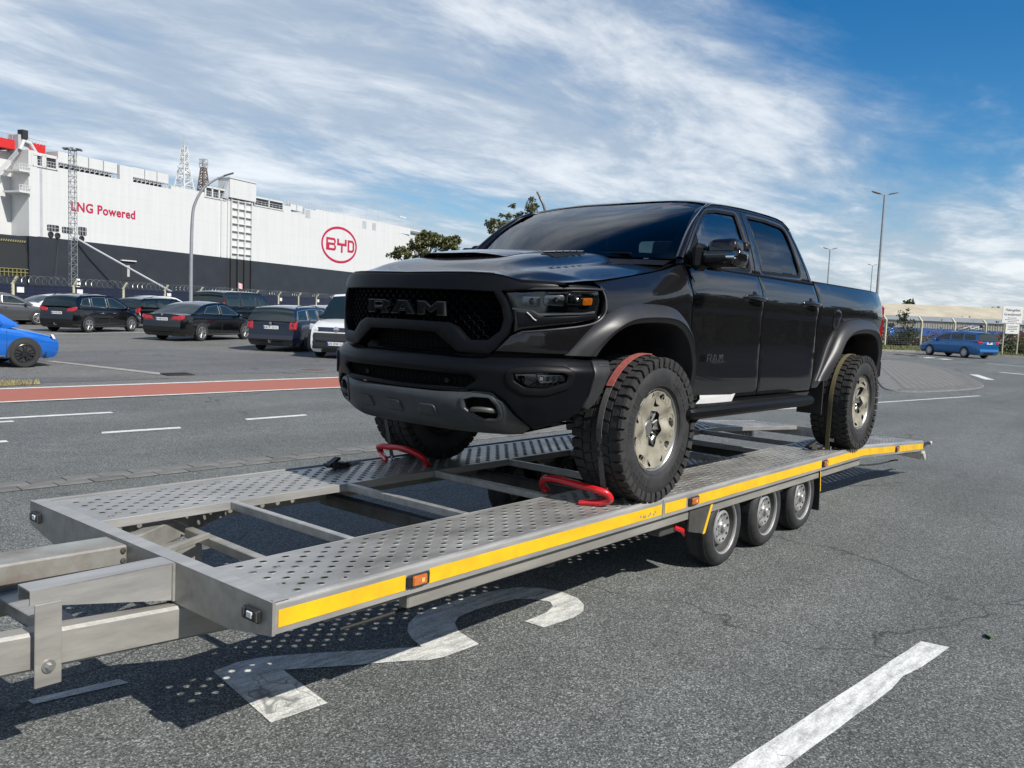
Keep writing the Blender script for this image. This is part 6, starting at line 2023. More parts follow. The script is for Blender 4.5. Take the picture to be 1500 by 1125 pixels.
# bulwark pieces along the deck edge
for x0, x1, z1 in ((-3.6, 2.6, 29.0), (18.6, 22.3, 30.0), (33.8, 45.0, 27.6), (76.4, 80, 28.3), (86.5, 92, 28.6), (92.02, 150, 29.1)):
    sbox('bulwark', x0, x1, 26.75, z1, .02, .8, 'hull_white')
# deck boxes
for a, b, n in ((3.1, 18.4, 4), (22.5, 33.6, 3)):
    w = (b - a) / n
    for i in range(n): sbox('deck_box', a + i * w + .12, a + (i + 1) * w - .12, 27.9, 30.2, .5, 4, 'hull_white')
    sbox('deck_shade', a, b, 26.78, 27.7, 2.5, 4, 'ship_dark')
    m = MB()
    for i in range(n * 3):
        x = a + i * (b - a) / (n * 3)
        m.cyl((x, .6, 26.8), (x + (b - a) / (n * 3), .6, 28.0), .09, n=5); m.cyl((x, .3, 26.8), (x, .3, 28.0), .07, n=5)
    m.cyl((a, .3, 27.4), (b, .3, 27.4), .06, n=5); m.cyl((a, .3, 28.0), (b, .3, 28.0), .06, n=5)
    m.build('deck_railing', 'ship_grey', SHIP, 30)
for i, x in enumerate((80.6, 83.6)): sbox('deck_box', x, x + 2.7, 27.6, 29.2, .6, 4, 'hull_white')
# recessed galleries either side of the door tower
def gallery(a, b, z0, z1, n):
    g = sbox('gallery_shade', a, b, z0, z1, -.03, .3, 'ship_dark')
    m = MB(); w = (b - a) / n
    for i in range(n + 1): m.box((a + i * w, -.10, (z0 + z1) / 2), (.45, .2, z1 - z0 + .5))
    m.box(((a + b) / 2, -.10, z1 + .2), (b - a, .2, .45)); m.box(((a + b) / 2, -.10, z0 - .1), (b - a, .2, .3))
    m.build('gallery_frame', 'hull_white', g, 0)
    m = MB()
    for k in (.3, .6): m.cyl((a, -.06, z0 + k * (z1 - z0)), (b, -.06, z0 + k * (z1 - z0)), .07, n=5)
    for i in range(n * 4): m.cyl((a + i * w / 4, -.06, z0), (a + i * w / 4, -.06, z0 + .6 * (z1 - z0)), .05, n=5)
    m.build('gallery_rail', 'ship_grey', g, 30)
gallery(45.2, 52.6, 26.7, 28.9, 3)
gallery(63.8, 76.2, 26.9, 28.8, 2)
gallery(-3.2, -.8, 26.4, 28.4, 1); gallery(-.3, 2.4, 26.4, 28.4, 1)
# side-door tower with its ribs
sbox('door_tower_head', 53.2, 63.6, 27.5, 32.4, -.9, 3, 'hull_white')
sbox('door_tower_lip', 53.0, 63.8, 32.4, 32.7, -1.1, 3.2, 'hull_white')
MB().prism([(51.2, 27.0), (53.2, 31.5), (53.2, 27.0)], lambda a, b: (a, -.5, b), lambda a, b: (a, .5, b)).build('tower_bracket', 'ship_grey', SHIP, 0)
for z in np.linspace(13.1, 26.9, 8):
    sbox('rib', 54.6, 62.6, z - .10, z + .10, -.55, -.02, 'hull_white')
for x in (54.6, 57.2, 59.9, 62.6):
    sbox('rib', x - .15, x + .15, 12.0, 27.4, -.50, -.02, 'hull_white')
    sbox('rib', x - .15, x + .15, 0, 11.55, -.50, -.02, 'hull_black')
sbox('door_recess', 53.4, 63.0, .5, 11.4, -.04, .2, 'ship_dark')
for x in (51.0, 53.4): sbox('cable_trunk', x - .12, x + .12, 12, 27, -.3, -.01, 'hull_white')
# mooring windows near the stern
for a, b, z0, z1 in ((.1, 2.9, 13.6, 14.9), (3.6, 6.2, 13.5, 14.8), (7.6, 9.7, 13.4, 15.2)):
    q = fillet([(a, z0), (b, z0), (b, z1), (a, z1)], .3)
    wdw = MB().prism(q, lambda u, v: (u, -.04, v), lambda u, v: (u, .2, v)).build('mooring_window', 'ship_dark', SHIP, 0)
    m = MB()
    for k in range(3): m.cyl((a + .4 + k * .7, -.06, z0), (a + .4 + k * .7, -.06, z1), .06, n=5)
    m.cyl((a, -.06, (z0 + z1) / 2), (b, -.06, (z0 + z1) / 2), .06, n=5)
    m.build('bars', 'ship_grey', wdw, 30)
for x, z in ((.9, 12.9), (2.5, 12.8), (8.4, 12.7)):
    MB().lathe([(0, -.05), (.38, -.05), (.45, -.25), (.62, -.2), (.65, .05)], 20, 'y', (x, 0, z)).build('fairlead', 'ship_dark', SHIP, 30)
dor = sbox('pilot_door', 18.9, 22.7, 4.4, 8.7, -.05, .3, 'ship_dark')
sbox('door_hood', 18.7, 22.9, 8.7, 8.95, -.5, .1, 'hull_white', dor); sbox('inner_light', 20.6, 21.3, 5.2, 7.8, -.10, 0, 'ship_grey', dor)
MB().tube([(6.2, -.3, 12.9), (9.5, -2.2, 10.8), (27.0, -9.5, 1.2)], .22, 8).build('gangway', 'ship_grey', SHIP, 40)
MB().tube([(2.6, -.2, 12.5), (1.6, -1.0, 8.0), (-.6, -3.0, 2.0)], .05, 5).build('mooring_rope', 'ship_dark', SHIP, 40)
# stern: pillar, recessed transom, ramp, platforms
sbox('stern_pillar', -4.05, -2.1, bw(0) - .1, 29.2, -.12, 6, 'hull_white')
sbox('stern_slot', -1.5, -.9, bw(0), 28.6, -.03, .3, 'ship_grey')
m = MB().prism([(-4.0, 12.0), (-4.0, 29.0), (-9, 28.5), (-24, 12.0)], lambda a, b: (a, 5.0, b), lambda a, b: (a, 9, b)); m.build('stern_ramp', 'hull_white', SHIP, 0)
sbox('stern_lower', -24, -4.02, -3, 12.0, .6, 30, 'hull_black')
op = MB().prism([(-11.5, 4.2), (-11.5, 11.2), (-5.2, 10.8), (-3.4, 7.8), (-3.4, 4.2)], lambda a, b: (a, .50, b), lambda a, b: (a, .58, b)); op = op.build('ramp_opening', 'ship_dark', SHIP, 0)
m = MB()
for i in range(14): m.cyl((-11.3 + i * .5, .4, 10.7), (-11.0 + i * .5, .4, 11.1), .12, n=5)
for i in range(9): m.cyl((-11 + i * .9, .35, 3.9), (-11 + i * .9, .35, 5.4), .10, n=5)
m.cyl((-11.4, .3, 5.4), (-3.4, .3, 5.4), .09, n=5); m.cyl((-11.4, .3, 4.7), (-3.4, .3, 4.7), .09, n=5)
m.build('ramp_railing', 'yellow_steel', op, 30)
for z in (20.5, 24.6):
    sbox('stern_platform', -6.6, -4.0, z, z + .35, -.8, 4, 'hull_white')
    m = MB()
    for i in range(5): m.cyl((-6.5 + i * .6, -.7, z + .3), (-6.5 + i * .6, -.7, z + 1.5), .06, n=5)
    m.cyl((-6.5, -.7, z + 1.5), (-4, -.7, z + 1.5), .06, n=5); m.cyl((-6.5, -.7, z + .9), (-4, -.7, z + .9), .05, n=5)
    m.build('platform_rail', 'hull_white', SHIP, 30)
for k in range(4): MB().cyl((-4.6 + k * .3, 2, 29.5), (-13 + k * .3, 2, 19.5), .07, n=5).build('ramp_cable', 'ship_grey', SHIP, 30)
for a, b, z0, z1 in ((-12, -4.6, 29.2, 31.0), (-2.0, 2.3, 29.4, 31.3)): sbox('red_deck_house', a, b, z0, z1, 3, 9, 'ship_red')
sbox('winch_house', -4.6, -2.2, 29.0, 32.2, 2, 5, 'ship_grey'); sbox('hydraulic_head', -4.0, -2.8, 31.5, 33.2, 1.5, 3, 'ship_dark')
MB().tube([(-4.6, 1.5, 29.2), (-3.8, 1.5, 31.0), (-2.4, 1.5, 30.8), (-1.0, 1.5, 29.0)], .35, 8).build('ramp_arm', 'hull_white', SHIP, 40)
m = MB()
for i in range(20): m.cyl((-12 + i * .75, 2.8, 31), (-12 + i * .75, 2.8, 32), .05, n=4)
m.cyl((-12, 2.8, 32), (2.5, 2.8, 32), .05, n=4); m.build('top_railing', 'ship_grey', SHIP, 30)
# lattice masts
def lattice(nm, parent, c, w0, w1, z0, z1, n, r, mt):
    m = MB()
    cs = lambda z: [(c[0] + sx * lerp(w0, w1, (z - z0) / (z1 - z0)), c[1] + sy * lerp(w0, w1, (z - z0) / (z1 - z0)), z) for sx, sy in ((-1, -1), (1, -1), (1, 1), (-1, 1))]
    a, b = cs(z0), cs(z1)
    for p, q in zip(a, b): m.cyl(p, q, r * 1.4, n=5)
    for k in range(n):
        A, B = cs(lerp(z0, z1, k / n)), cs(lerp(z0, z1, (k + 1) / n))
        for i in range(4):
            m.cyl(A[i], B[(i + 1) % 4] if k % 2 else B[i], r, n=4, caps=False) if k % 2 else m.cyl(A[(i + 1) % 4], B[i], r, n=4, caps=False)
            m.cyl(B[i], B[(i + 1) % 4], r, n=4, caps=False)
    return m.build(nm, mt, parent, 30)
mm = lattice('radar_mast', SHIP, (46.4, 8), 1.8, .95, 28.0, 34.0, 4, .13, 'hull_white')
lattice('mast_top', mm, (46.4, 8), .85, .5, 34.0, 39.5, 5, .10, 'hull_white')
MB().cyl((46.4, 8, 39.5), (46.4, 8, 42.5), .12, n=6).build('antenna', 'ship_grey', mm, 30)
sbox('yard', 44.2, 48.6, 33.9, 34.2, 7.8, 8.2, 'hull_white', mm)
m2 = lattice('exhaust_mast', SHIP, (53.3, 8), 1.2, .5, 28.0, 35.2, 5, .13, 'rust')
lattice('mast_cage', m2, (53.3, 8), .75, .75, 35.2, 37.4, 2, .08, 'ship_grey'); MB().cyl((53.3, 8, 30), (53.3, 8, 37.5), .35, .25, n=8).build('exhaust_pipe', 'rust', m2, 40)
# bridge and bow clutter
sbox('bridge_house', 158, 190, 26.9, 30.6, 14, 32, 'hull_white'); wn_ = sbox('bridge_windows', 170, 190.4, 29.1, 30.1, 13.9, 32.2, 'bridge_glass')
sbox('bridge_wing', 168, 192, 30.6, 31.0, 12.5, 33, 'hull_white')
for x, z in ((152, 38), (160, 41), (166, 36), (172, 37), (178, 36), (188, 40)): MB().cyl((x, 20, 29), (x, 20, z), .16, .06, n=6).build('antenna', 'ship_grey', SHIP, 30)
sbox('radar_bar', 176, 181, 36.2, 36.6, 19.7, 20.3, 'hull_white')
sbox('bow_breakwater', 196, 206, 26.7, 28.2, 24, 31, 'hull_white')
for x in (86.9, 118, 124): sbox('vent_louvre', x, x + 2.3, 26.0, 28.4, -.05, .3, 'ship_grey')
m = MB()
for i in range(70): m.cyl((76.5 + i * 1.5, ship_y(76 + i * 1.5) + .6, 28.0), (76.5 + i * 1.5, ship_y(76 + i * 1.5) + .6, 30.2), .05, n=4, caps=False)
for z in (29.7, 30.2):
    for i in range(69): m.cyl((76.5 + i * 1.5, ship_y(76 + i * 1.5) + .6, z), (78 + i * 1.5, ship_y(77.5 + i * 1.5) + .6, z), .045, n=4, caps=False)
m.build('top_railing', 'hull_white', SHIP, 30)
# lettering
me = text_mesh('LNG Powered', 3.0, .02, 1.06, 'LEFT', .07)
xs_ = [v.co.x for v in me.vertices]; zs_ = [v.co.y for v in me.vertices]
kx = 17.0 / (max(xs_) - min(xs_))
lt = empty('hull_lettering', (5.75, -.05, 19.25), (R(90), 0, 0)); lt.parent = SHIP; lt.scale = (kx, kx * .98, 1)
bmt = bmesh.new(); bmt.from_mesh(me)
todo = set(bmt.verts)
while todo:
    isl_, stack = set(), [todo.pop()]
    while stack:
        v_ = stack.pop(); isl_.add(v_)
        for e_ in v_.link_edges:
            o_ = e_.other_vert(v_)
            if o_ in todo: todo.discard(o_); stack.append(o_)
    ix = {v_: k for k, v_ in enumerate(isl_)}
    fs = {f_ for v_ in isl_ for f_ in v_.link_faces}
    lm_ = bpy.data.meshes.new('letter'); lm_.from_pydata([tuple(v_.co) for v_ in ix], [], [[ix[v_] for v_ in f_.verts] for f_ in fs])
    link('letter', lm_, 'logo_red', lt)
bmt.free()
bold = MB()
def lg(p, q): return (p, -.05, q)
lc = (105.0, 19.35)
ell = lambda a, b, n=72: [(lc[0] + a * math.cos(2 * math.pi * i / n), lc[1] + b * math.sin(2 * math.pi * i / n)) for i in range(n)]
flat_fn = lambda a, b, d: (a, -.06 - d, b)
panel('oval_emblem', ell(9.9, 5.75), flat_fn, 'logo_red', SHIP, .03, .01, 2.0, holes=[ell(9.05, 5.0)], step=1.2)
def stroke(pts, w): return pts
LB = [(97.7, 17.4), (97.7, 21.3), (102.2, 21.3), (102.8, 20.7), (102.8, 19.9), (102.3, 19.4), (103.0, 18.8), (103.0, 18.0), (102.4, 17.4)]
LBh = [[(98.6, 19.75), (98.6, 20.6), (101.8, 20.6), (102.0, 20.4), (102.0, 19.95), (101.8, 19.75)], [(99.4, 18.1), (99.4, 19.05), (101.9, 19.05), (102.1, 18.85), (102.1, 18.3), (101.9, 18.1)]]
LY = [(103.6, 21.3), (104.6, 21.3), (104.6, 20.0), (107.9, 20.0), (107.9, 21.3), (108.9, 21.3), (108.9, 19.2), (106.7, 19.2), (106.7, 17.0), (105.8, 17.0), (105.8, 19.2), (103.6, 19.2)]
LD = [(109.5, 21.3), (112.4, 21.3), (113.3, 20.5), (113.3, 18.1), (112.4, 17.4), (109.5, 17.4)]
LDh = [[(110.4, 18.1), (110.4, 20.6), (112.0, 20.6), (112.4, 20.2), (112.4, 18.5), (112.0, 18.1)]]
for p, h in ((LB, LBh), (LY, []), (LD, LDh)):
    panel('emblem_letter', p, flat_fn, 'logo_red', SHIP, .03, .01, 1.5, holes=h, step=1.5)

# ------------------------------------------------------------------ fence on the left with razor wire
mat('fence_navy', (.012, .016, .040), .55, noise=.3, nscale=1.5)
mat('post_cream', (.52, .51, .36), .75, noise=.15, nscale=4)
mat('wire', (.30, .31, .32), .4, metal=.8)
FA, FB = Vector((15.8, 53.5, 0)), Vector((65.0, 85.6, 0))
FD = (FB - FA); FL = FD.length; FD /= FL; FN = Vector((FD.y, -FD.x, 0))
FEN_ = empty('security_fence', FA, (0, 0, math.atan2(FD.y, FD.x)), 'dark blue security fence with cream posts and coiled razor wire before the ship', 'fence')
DXF = 5.87
pl_me = MB().box((0, 0, 1.0), (DXF - .14, .05, 1.9)).mesh('panel', 0); pl_me.materials.append(MATS['fence_navy'])
m = MB()
for k in range(9): m.box((0, -.035, .15 + k * .22), (DXF - .14, .02, .10))
rb_me = m.mesh('panel_ribs', 0); rb_me.materials.append(MATS['fence_navy'])
pm = MB().box((0, 0, 1.0), (.16, .16, 2.0), bev=.02); pm.beam((0, 0, 1.96), (.0, -.30, 2.42), .13, .12, up=(0, 1, 0)); pm = pm.mesh('post', 25); pm.materials.append(MATS['post_cream'])
sg_me = MB().box((0, 0, 0), (.62, .02, .34)).mesh('notice', 0); sg_me.materials.append(MATS['plate_white'])
for i in range(-5, 17):
    o = link('post', pm, None, FEN_); o.location = (i * DXF, 0, 0)
    o = link('panel', pl_me, None, FEN_); o.location = ((i + .5) * DXF, .05, 0)
    link('panel_ribs', rb_me, None, o)
    if i % 3 != 2:
        o = link('notice', sg_me, None, FEN_); o.location = (i * DXF + .65, -.03, 1.62)
wm = MB()
pts = []
for k in range(int(22 * DXF * 14)):
    x = -5 * DXF + k / 14; a = 2 * math.pi * k / 9
    pts.append((x, -.22 + .27 * math.cos(a), 2.26 + .27 * math.sin(a)))
for c in range(0, len(pts) - 1, 90): wm.tube(pts[c:c + 91], .013, 3, caps=False)
wm.build('razor_wire', 'wire', FEN_, 30, kind='stuff')
# flag at the fence, small billboard
fg = empty('flag', (40.6, 68.4, 0), label='small red and white flag above the silver estate', cat='flag')
MB().cyl((0, 0, 0), (0, 0, 3.1), .03, n=6).build('pole', 'bolt_zinc', fg, 30)
MB().grid([[(x, .06 * math.sin(x * 9), 3.05 - z - .25 * x) for z in (0, .25, .5)] for x in np.linspace(0, .40, 9)]).build('cloth', mat('flag_cloth', (.50, .06, .10), .8, noise=.5, nscale=2, second=(.7, .68, .66)), fg, 40)
bb = empty('billboard', (73.0, 88.6, 0), (0, 0, R(-38)), 'small pale billboard standing behind the white van', 'billboard')
MB().box((0, 0, 3.3), (2.3, .1, 2.3)).build('board', mat('billboard_print', (.70, .55, .33), .6, noise=.9, nscale=1.3, second=(.75, .72, .66)), bb, 0)
for s_ in (-.8, .8): MB().cyl((s_, .1, 0), (s_, .1, 3.0), .06, n=8).build('leg', 'bolt_zinc', bb, 30)

# ------------------------------------------------------------------ lamps and mast
mat('lamp_post', (.32, .33, .34), .5, metal=.4, noise=.12, nscale=3)
mat('lamp_head', (.10, .10, .105), .4)
e = empty('street_lamp', (21.75, 43.25, 0), label='tall grey street lamp with curved arm in front of the ship', cat='street lamp')
pts = catmull([(0, 0, 0), (0, 0, 4), (.05, -.02, 6.2), (.18, -.10, 7.1), (.55, -.33, 7.95), (1.05, -.62, 8.45), (1.55, -.94, 8.78)], 6)
MB().tube(pts, [lerp(.11, .05, i / (len(pts) - 1)) for i in range(len(pts))], 10).build('pole', 'lamp_post', e, 40)
MB().beam((1.50, -.91, 8.76), (1.98, -1.19, 8.98), .20, .09, bev=.03).build('lamp_head', 'lamp_head', e, 30)
def twin_lamp(loc, h, rot, label, arms=2):
    e = empty('street_lamp', loc, (0, 0, rot), label, 'street lamp')
    MB().cyl((0, 0, 0), (0, 0, h), .11, .07, n=10).build('pole', 'lamp_post', e, 40)
    for k in range(arms):
        a = 2 * math.pi * k / arms
        d = Vector((math.cos(a), math.sin(a), 0))
        MB().beam(d * .05 + Vector((0, 0, h - .02)), d * .28 + Vector((0, 0, h + .05)), .06, .05).build('arm', 'lamp_post', e, 20)
        hd_ = MB().lathe([(0, .07), (.16, .05), (.22, 0), (.16, -.05), (0, -.06)], 16, 'z', (0, 0, 0))
        hd_.v = [(p[0] * 1.7, p[1] * .8, p[2]) for p in hd_.v]
        M = Matrix.Translation(d * .60 + Vector((0, 0, h + .14))) @ Matrix.Rotation(a, 4, 'Z') @ Matrix.Rotation(R(-14), 4, 'Y')
        hd_.v = [tuple(M @ Vector(p)) for p in hd_.v]
        hd_.build('lamp_head', 'lamp_post', e, 40)
cr_ang = math.atan2(c_r.y, c_r.x)
twin_lamp((58.2, 15.75, 0), 10.65, cr_ang, 'tall twin-headed street lamp beyond the rear of the pickup')
twin_lamp((106.4, 36.9, 0), 10.9, cr_ang, 'farther twin-headed street lamp left of the tall one')
twin_lamp((165.0, 50.0, 0), 12.6, cr_ang, 'very distant twin-headed lamp seen past the tall lamp')
e = empty('street_lamp', (31.4, 24.6, 0), label='street lamp head peeking out above the pickup windscreen', cat='street lamp')
pts = catmull([(0, 0, 0), (0, 0, 5.6), (0, .02, 6.6), (-.08, .14, 7.2), (-.20, .32, 7.62)], 6)
MB().tube(pts, .07, 8).build('pole', 'lamp_head', e, 40)
MB().beam((-.18, .30, 7.58), (-.28, .46, 7.90), .22, .10, bev=.03).build('lamp_head', 'lamp_head', e, 30)
e = empty('lattice_mast', (36.9, 95.6, 0), label='slim steel lattice floodlight mast in front of the ship', cat='mast')
lattice('lattice', e, (0, 0), .34, .31, 0, 17.0, 30, .020, 'lamp_post')
m = MB()
for a in range(6):
    q = math.pi * a / 3; m.box((.75 * math.cos(q), .75 * math.sin(q), 17.15), (.55, .34, .12), (0, .15, q))
    m.cyl((0, 0, 17.0), (.75 * math.cos(q), .75 * math.sin(q), 17.1), .04, n=5)
m.build('floodlights', 'lamp_head', e, 20)
m = MB()
for k in range(5): m.box((.36, -.38, 1.2 + k * .42), (.42, .05, .22))
m.build('equipment_box', 'plate_white', e, 0)

# ------------------------------------------------------------------ trees
mat('bark', (.09, .065, .045), .9, noise=.3, nscale=6)
def leafmat(name, a, b):
    m = bpy.data.materials.new(name); m.use_nodes = True
    nt = m.node_tree; bs = nt.nodes['Principled BSDF']
    g = nt.nodes.new('ShaderNodeNewGeometry'); r = nt.nodes.new('ShaderNodeValToRGB')
    r.color_ramp.elements[0].color = (*a, 1); r.color_ramp.elements[1].color = (*b, 1)
    nt.links.new(g.outputs['Random Per Island'], r.inputs[0]); nt.links.new(r.outputs[0], bs.inputs['Base Color'])
    bs.inputs['Roughness'].default_value = .6
    bs.inputs['Transmission Weight'].default_value = 0
    MATS[name] = m
leafmat('leaf_olive', (.05, .06, .02), (.17, .17, .06))
leafmat('leaf_dark', (.03, .045, .018), (.085, .105, .04))
leafmat('leaf_grey', (.06, .07, .035), (.18, .19, .10))
leafmat('leaf_dead', (.035, .022, .016), (.10, .055, .038))
leafmat('leaf_weed', (.10, .09, .04), (.30, .26, .13))
def tree(name, loc, h, clumps, leaf, mt, label, cat='tree', nl=300, seed=1, trunk=.22, group=None, spread=1.0):
    """clumps: (x, y, z, radius) of foliage masses; limbs run from the trunk to each"""
    rg = random.Random(seed)
    e = empty(name, loc, label=label, cat=cat, group=group)
    tm = MB()
    base = min(c[2] for c in clumps)
    fork = max(.3, base * .55)
    tm.tube([(0, 0, 0), (.05, .03, fork * .5), (0, .06, fork), (.0, .0, base)], [trunk, trunk * .8, trunk * .65, trunk * .45], 8)
    for c in clumps:
        mid = (c[0] * .45 + rg.uniform(-.2, .2), c[1] * .45, lerp(fork, c[2], .55))
        tm.tube([(0, .05, fork * rg.uniform(.8, 1.2)), mid, (c[0], c[1], c[2])], [trunk * .5, trunk * .32, trunk * .12], 6)
        for k in range(4):
            a = rg.uniform(0, 6.28); tm.tube([mid, (c[0] + c[3] * .7 * math.cos(a), c[1] + c[3] * .7 * math.sin(a), c[2] + rg.uniform(-.4, .6) * c[3])], [trunk * .2, trunk * .05], 5)
    tm.build('trunk', 'bark', e, 40)
    lm = MB()
    for cx, cy, cz, cr in clumps:
        n = int(nl * cr * cr)
        sub = [(cx + rg.gauss(0, .55) * cr, cy + rg.gauss(0, .55) * cr, cz + rg.gauss(0, .42) * cr, cr * rg.uniform(.22, .5)) for _ in range(9)]
        for k in range(n):
            sx, sy, sz, sr = rg.choice(sub)
            v = Vector((rg.gauss(0, 1), rg.gauss(0, 1), rg.gauss(0, 1))).normalized() * sr * rg.uniform(.45, 1.08) ** .7
            p = Vector((sx, sy, sz)) + Vector((v.x, v.y, v.z * .8))
            a = Vector((rg.gauss(0, 1), rg.gauss(0, 1), rg.gauss(0, .6))).normalized()
            b = a.cross(Vector((rg.gauss(0, 1), rg.gauss(0, 1), rg.gauss(0, 1)))).normalized()
            L = leaf * rg.uniform(.6, 1.4); w = L * .45
            lm.add([p, p + a * L * .5 + b * w, p + a * L, p + a * L * .5 - b * w], [(0, 1, 2, 3)])
    lm.build('crown', mt, e, 0, fix=False)
    return e
rg = random.Random(21)
d1 = Vector((c_r.x, c_r.y, 0)).normalized()
def crown(w, z0, z1, n, depth=.8, peak=.0, seed=0, rmin=.9, rmax=1.7):
    rg = random.Random(seed); out = []
    for i in range(n):
        u = rg.uniform(-1, 1); k = math.sqrt(max(0, 1 - (u - peak) ** 2 * .85))
        z = lerp(z0, z0 + (z1 - z0) * k, rg.uniform(.1, .92))
        q = rg.uniform(-depth, depth) * w * .5
        p = d1 * (u * w * .5) + Vector((-d1.y, d1.x, 0)) * q
        out.append((p.x, p.y, z, rg.uniform(rmin, rmax)))
    return out
tree('tree', (101.0, 106.5, 0), 15, crown(11.5, 7.5, 14.4, 22, .7, .1, 3), .42, 'leaf_olive', 'bushy olive green tree in front of the ship bow', nl=380, seed=4, trunk=.35)
tree('tree', (80.4, 68.6, 0), 15, crown(9.6, 8.2, 15.2, 24, .7, .25, 9, .8, 1.4), .30, 'leaf_grey', 'loose grey green tree rising behind the pickup windscreen', nl=380, seed=6, trunk=.28)
tree('tree', (190.0, 49.5, 0), 8, crown(1.6, 4.8, 7.3, 5, .7, .0, 12, .5, .8), .5, 'leaf_dark', 'small dark tree top showing above the warehouse roof', nl=150, seed=8)
tree('tree', (205.0, 36.0, 0), 7, crown(2.6, 4.0, 6.5, 6, .7, .0, 13, .5, .8), .5, 'leaf_dark', 'low dark tree top above the warehouse roof near the notice board', nl=150, seed=9)
tree('tree', (196.0, 62.0, 0), 7, crown(1.6, 4.8, 6.2, 4, .7, .0, 15, .4, .6), .5, 'leaf_dark', 'tiny tree top above the warehouse roof beside the pickup tail', nl=150, seed=19)
tree('shrub', (68.6, 16.7, .05), 3, [(0, 0, 1.0, .95), (.35, -.45, .9, .85), (-.4, .5, .9, .9), (.1, .1, 1.9, .7), (0, 0, 2.6, .35)], .13, 'leaf_dark', 'green shrub growing through the right-hand fence', 'shrub', nl=900, seed=10, trunk=.06)
tree('shrub', (54.6, 14.4, .05), 1.4, [(0, 0, .5, .40), (.2, -.2, .8, .30), (-.1, .2, .9, .25)], .09, 'leaf_weed', 'tall yellowish weed at the kerb beside the pickup tail', 'shrub', nl=1500, seed=11, trunk=.03)

# ------------------------------------------------------------------ right: fence, scrub, warehouse, notice board
mat('roof_beige', (.46, .41, .30), .85, noise=.14, nscale=.35, second=(.36, .32, .24))
mat('fascia_grey', (.34, .36, .39), .6, noise=.08, nscale=.4)
mat('wall_beige', (.36, .34, .29), .8, noise=.15, nscale=.5)
mat('wall_blue', (.010, .085, .33), .6, noise=.12, nscale=.6)
WD = Vector((.62, -.785, 0)).normalized()
WH = empty('warehouse', (118.5, 39.5, 0), (0, 0, math.atan2(WD.y, WD.x)), 'long low warehouse with beige roof and blue ribbed wall behind the right fence', 'warehouse')
Lw = 70
def wbox(nm, x0, x1, y0, y1, z0, z1, mt, parent=WH): return MB().box(((x0 + x1) / 2, (y0 + y1) / 2, (z0 + z1) / 2), (x1 - x0, y1 - y0, z1 - z0)).build(nm, mt, parent, 0)
X0 = -12
wbox('wall', X0, Lw, .22, 14, 0, 2.4, 'wall_beige')
m = MB().prism([(.12, 2.80), (.6, 2.9), (7, 4.72), (14, 2.75)], lambda a, b: (X0, a, b), lambda a, b: (Lw, a, b)); rf = m.build('roof', 'roof_beige', WH, 0)
wbox('fascia', X0, Lw, -.02, .12, 2.30, 2.92, 'fascia_grey')
i = 0
x = X0
while x < Lw:
    blue = True
    pb = wbox('blue_panel', x + .06, x + 2.94, .10, .20, .15, 1.25, 'wall_blue')
    x += 3.0
m = MB()
for i in range(int((Lw - X0) / .35)): m.box((X0 + i * .35, .20, 1.75), (.10, .06, 1.0))
m.build('wall_ribs', 'wall_beige', WH, 0)
sh_ = wbox('blue_vent_hood', -8.6, -7.4, -.5, -.03, 2.9, 4.0, 'wall_blue')
FR0, FR1 = Vector((60.5, 18.4, .05)), Vector((98.0, 6.0, .05))
fd_ = (FR1 - FR0); fl_ = fd_.length; fd_ /= fl_
F2 = empty('security_fence', FR0, (0, 0, math.atan2(fd_.y, fd_.x)), 'cream bent-top post fence with wire mesh in front of the warehouse', 'fence')
pm2 = MB().box((0, 0, 1.0), (.13, .13, 2.0), bev=.02); pm2.beam((0, 0, 1.95), (-.10, .25, 2.32), .11, .10, up=(0, 1, 0)); pm2 = pm2.mesh('post', 25); pm2.materials.append(MATS['post_cream'])
for i in range(9):
    o = link('post', pm2, None, F2); o.location = (i * 4.6, 0, 0)
    m = MB()
    for k in range(12): m.cyl((0, 0, .15 + k * .16), (4.6, 0, .15 + k * .16), .006, n=3, caps=False)
    for k in range(24): m.cyl((k * 4.6 / 24, 0, .1), (k * 4.6 / 24, 0, 1.95), .006, n=3, caps=False)
    o = m.build('wire_mesh', 'wire', F2, 0, kind='stuff'); o.location = (i * 4.6, 0, 0)
# rusty heap and dry scrub behind the fence
def scrub(nm, a, b, w, h, n, mt, label, seed, leaf=.14, kind='stuff'):
    rg = random.Random(seed); m = MB(); a, b = Vector(a), Vector(b); d = (b - a); nn = Vector((-d.y, d.x, 0)).normalized()
    for k in range(n):
        t = rg.random(); hh = h * (.55 + .45 * math.sin(t * 17 + 1.3) * math.sin(t * 41)) 
        p = a + d * t + nn * rg.uniform(-w, w) + Vector((0, 0, abs(rg.gauss(0, .5)) * hh))
        u = Vector((rg.gauss(0, 1), rg.gauss(0, 1), rg.gauss(0, 1.2))).normalized(); v = u.cross(Vector((rg.gauss(0, 1), rg.gauss(0, 1), rg.gauss(0, 1)))).normalized()
        L = leaf * rg.uniform(.6, 1.6)
        m.add([p, p + u * L * .5 + v * L * .3, p + u * L, p + u * L * .5 - v * L * .3], [(0, 1, 2, 3)])
    o = m.build(nm, mt, None, 0, kind=kind, fix=False); tag(o, label, 'scrub'); return o
scrub('scrub', (62.5, 20.0, 0), (78, 14.6, 0), .6, 1.5, 9000, 'leaf_dead', 'rusty brown scrub behind the right-hand fence', 3)
scrub('dry_weeds', (60.5, 6.6, 0), (72, 3.4, 0), 1.0, 1.9, 9000, 'leaf_weed', 'dry straw-coloured weeds behind the notice board', 4, .18)
scrub('dark_bushes', (63.0, 11.2, 0), (70, 8.4, 0), .9, 1.6, 5000, 'leaf_dark', 'dark bushes behind the blue estate on the right', 5, .16)
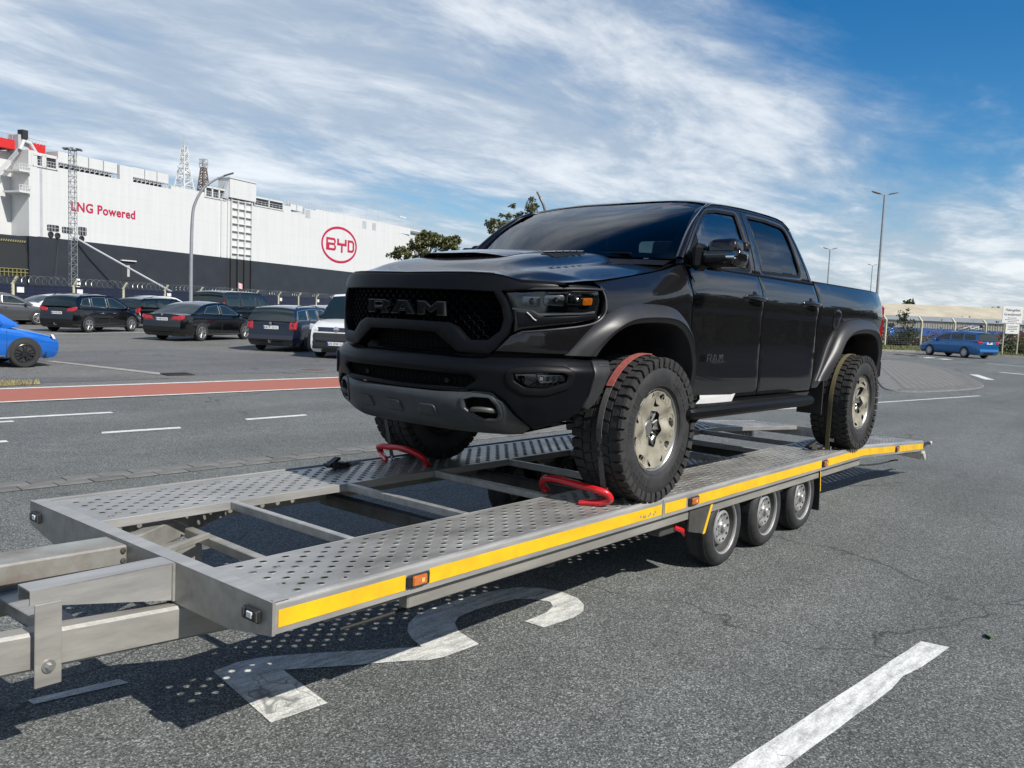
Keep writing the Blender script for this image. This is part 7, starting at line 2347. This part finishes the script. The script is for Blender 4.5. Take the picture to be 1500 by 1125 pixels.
NB_ = empty('notice_board', (57.7, 7.2, .05), (0, 0, cr_ang), 'white two-panel notice board on posts at the right edge', 'sign')
for x in (-.42, .52): MB().cyl((x, .04, 0), (x, .04, 3.1), .04, n=8).build('post', 'post_cream', NB_, 30)
MB().beam((-1.3, .3, 0), (.1, .1, 1.5), .05, .05).build('stay', 'bolt_zinc', NB_, 20)
b1 = MB().box((0, -.02, 2.55), (1.28, .03, 1.06), bev=.01).build('upper_board', 'plate_white', NB_, 25)
b2 = MB().box((.06, -.02, 1.66), (.86, .03, .62), bev=.01).build('lower_board', 'plate_white', NB_, 25)
def board_text(t, size, z, par, x=0.0, sx=1.0):
    o = link('lettering', text_mesh(t, size, .001), 'plate_ink', par)
    o.location = (x, -.040, z); o.rotation_euler = (R(90), 0, 0); o.scale = (sx, 1, 1)
board_text('Hafengebiet', .24, 2.86, b1, 0, .82); board_text('Grenzbereich', .24, 2.58, b1, 0, .82)
rg = random.Random(2)
for par, xa, lines in ((b1, -.02, ((2.36, .56), (2.24, .9), (2.12, .5))), (b2, .05, ((1.84, .6), (1.74, .5), (1.64, .6), (1.52, .2)))):
    for z, w in lines:
        x = xa - w / 2; m = MB()
        while x < xa + w / 2:
            dx = rg.uniform(.04, .10); m.box((x + dx / 2, -.038, z), (dx, .004, .032)); x += dx + .02
        m.build('printed_line', 'plate_ink', par, 0, kind='stuff')
# wood behind the viewpoint: mirrored in the doors
def belt(a, b, h, n, seed):
    rg = random.Random(seed); m = MB(); a, b = Vector(a), Vector(b); d = b - a
    for k in range(n):
        t = rg.random(); top = h * (.72 + .16 * math.sin(t * 23) + .12 * math.sin(t * 61 + 2))
        p = a + d * t + Vector((rg.uniform(-2, 2), rg.uniform(-2, 2), top * rg.random() ** .8))
        u = Vector((rg.gauss(0, 1), rg.gauss(0, 1), rg.gauss(0, 1))).normalized(); v = u.cross(Vector((rg.gauss(0, 1), rg.gauss(0, 1), rg.gauss(0, 1)))).normalized()
        L = rg.uniform(.5, 1.3)
        m.add([p, p + u * L * .5 + v * L * .4, p + u * L, p + u * L * .5 - v * L * .4], [(0, 1, 2, 3)])
    o = m.build('woodland', 'leaf_dark', None, 0, kind='stuff', fix=False)
    tag(o, 'dark woodland across the road, mirrored in the pickup doors', 'woodland')
belt((-6, -13.5, 0), (80, -13.0, 0), 5.8, 30000, 77)
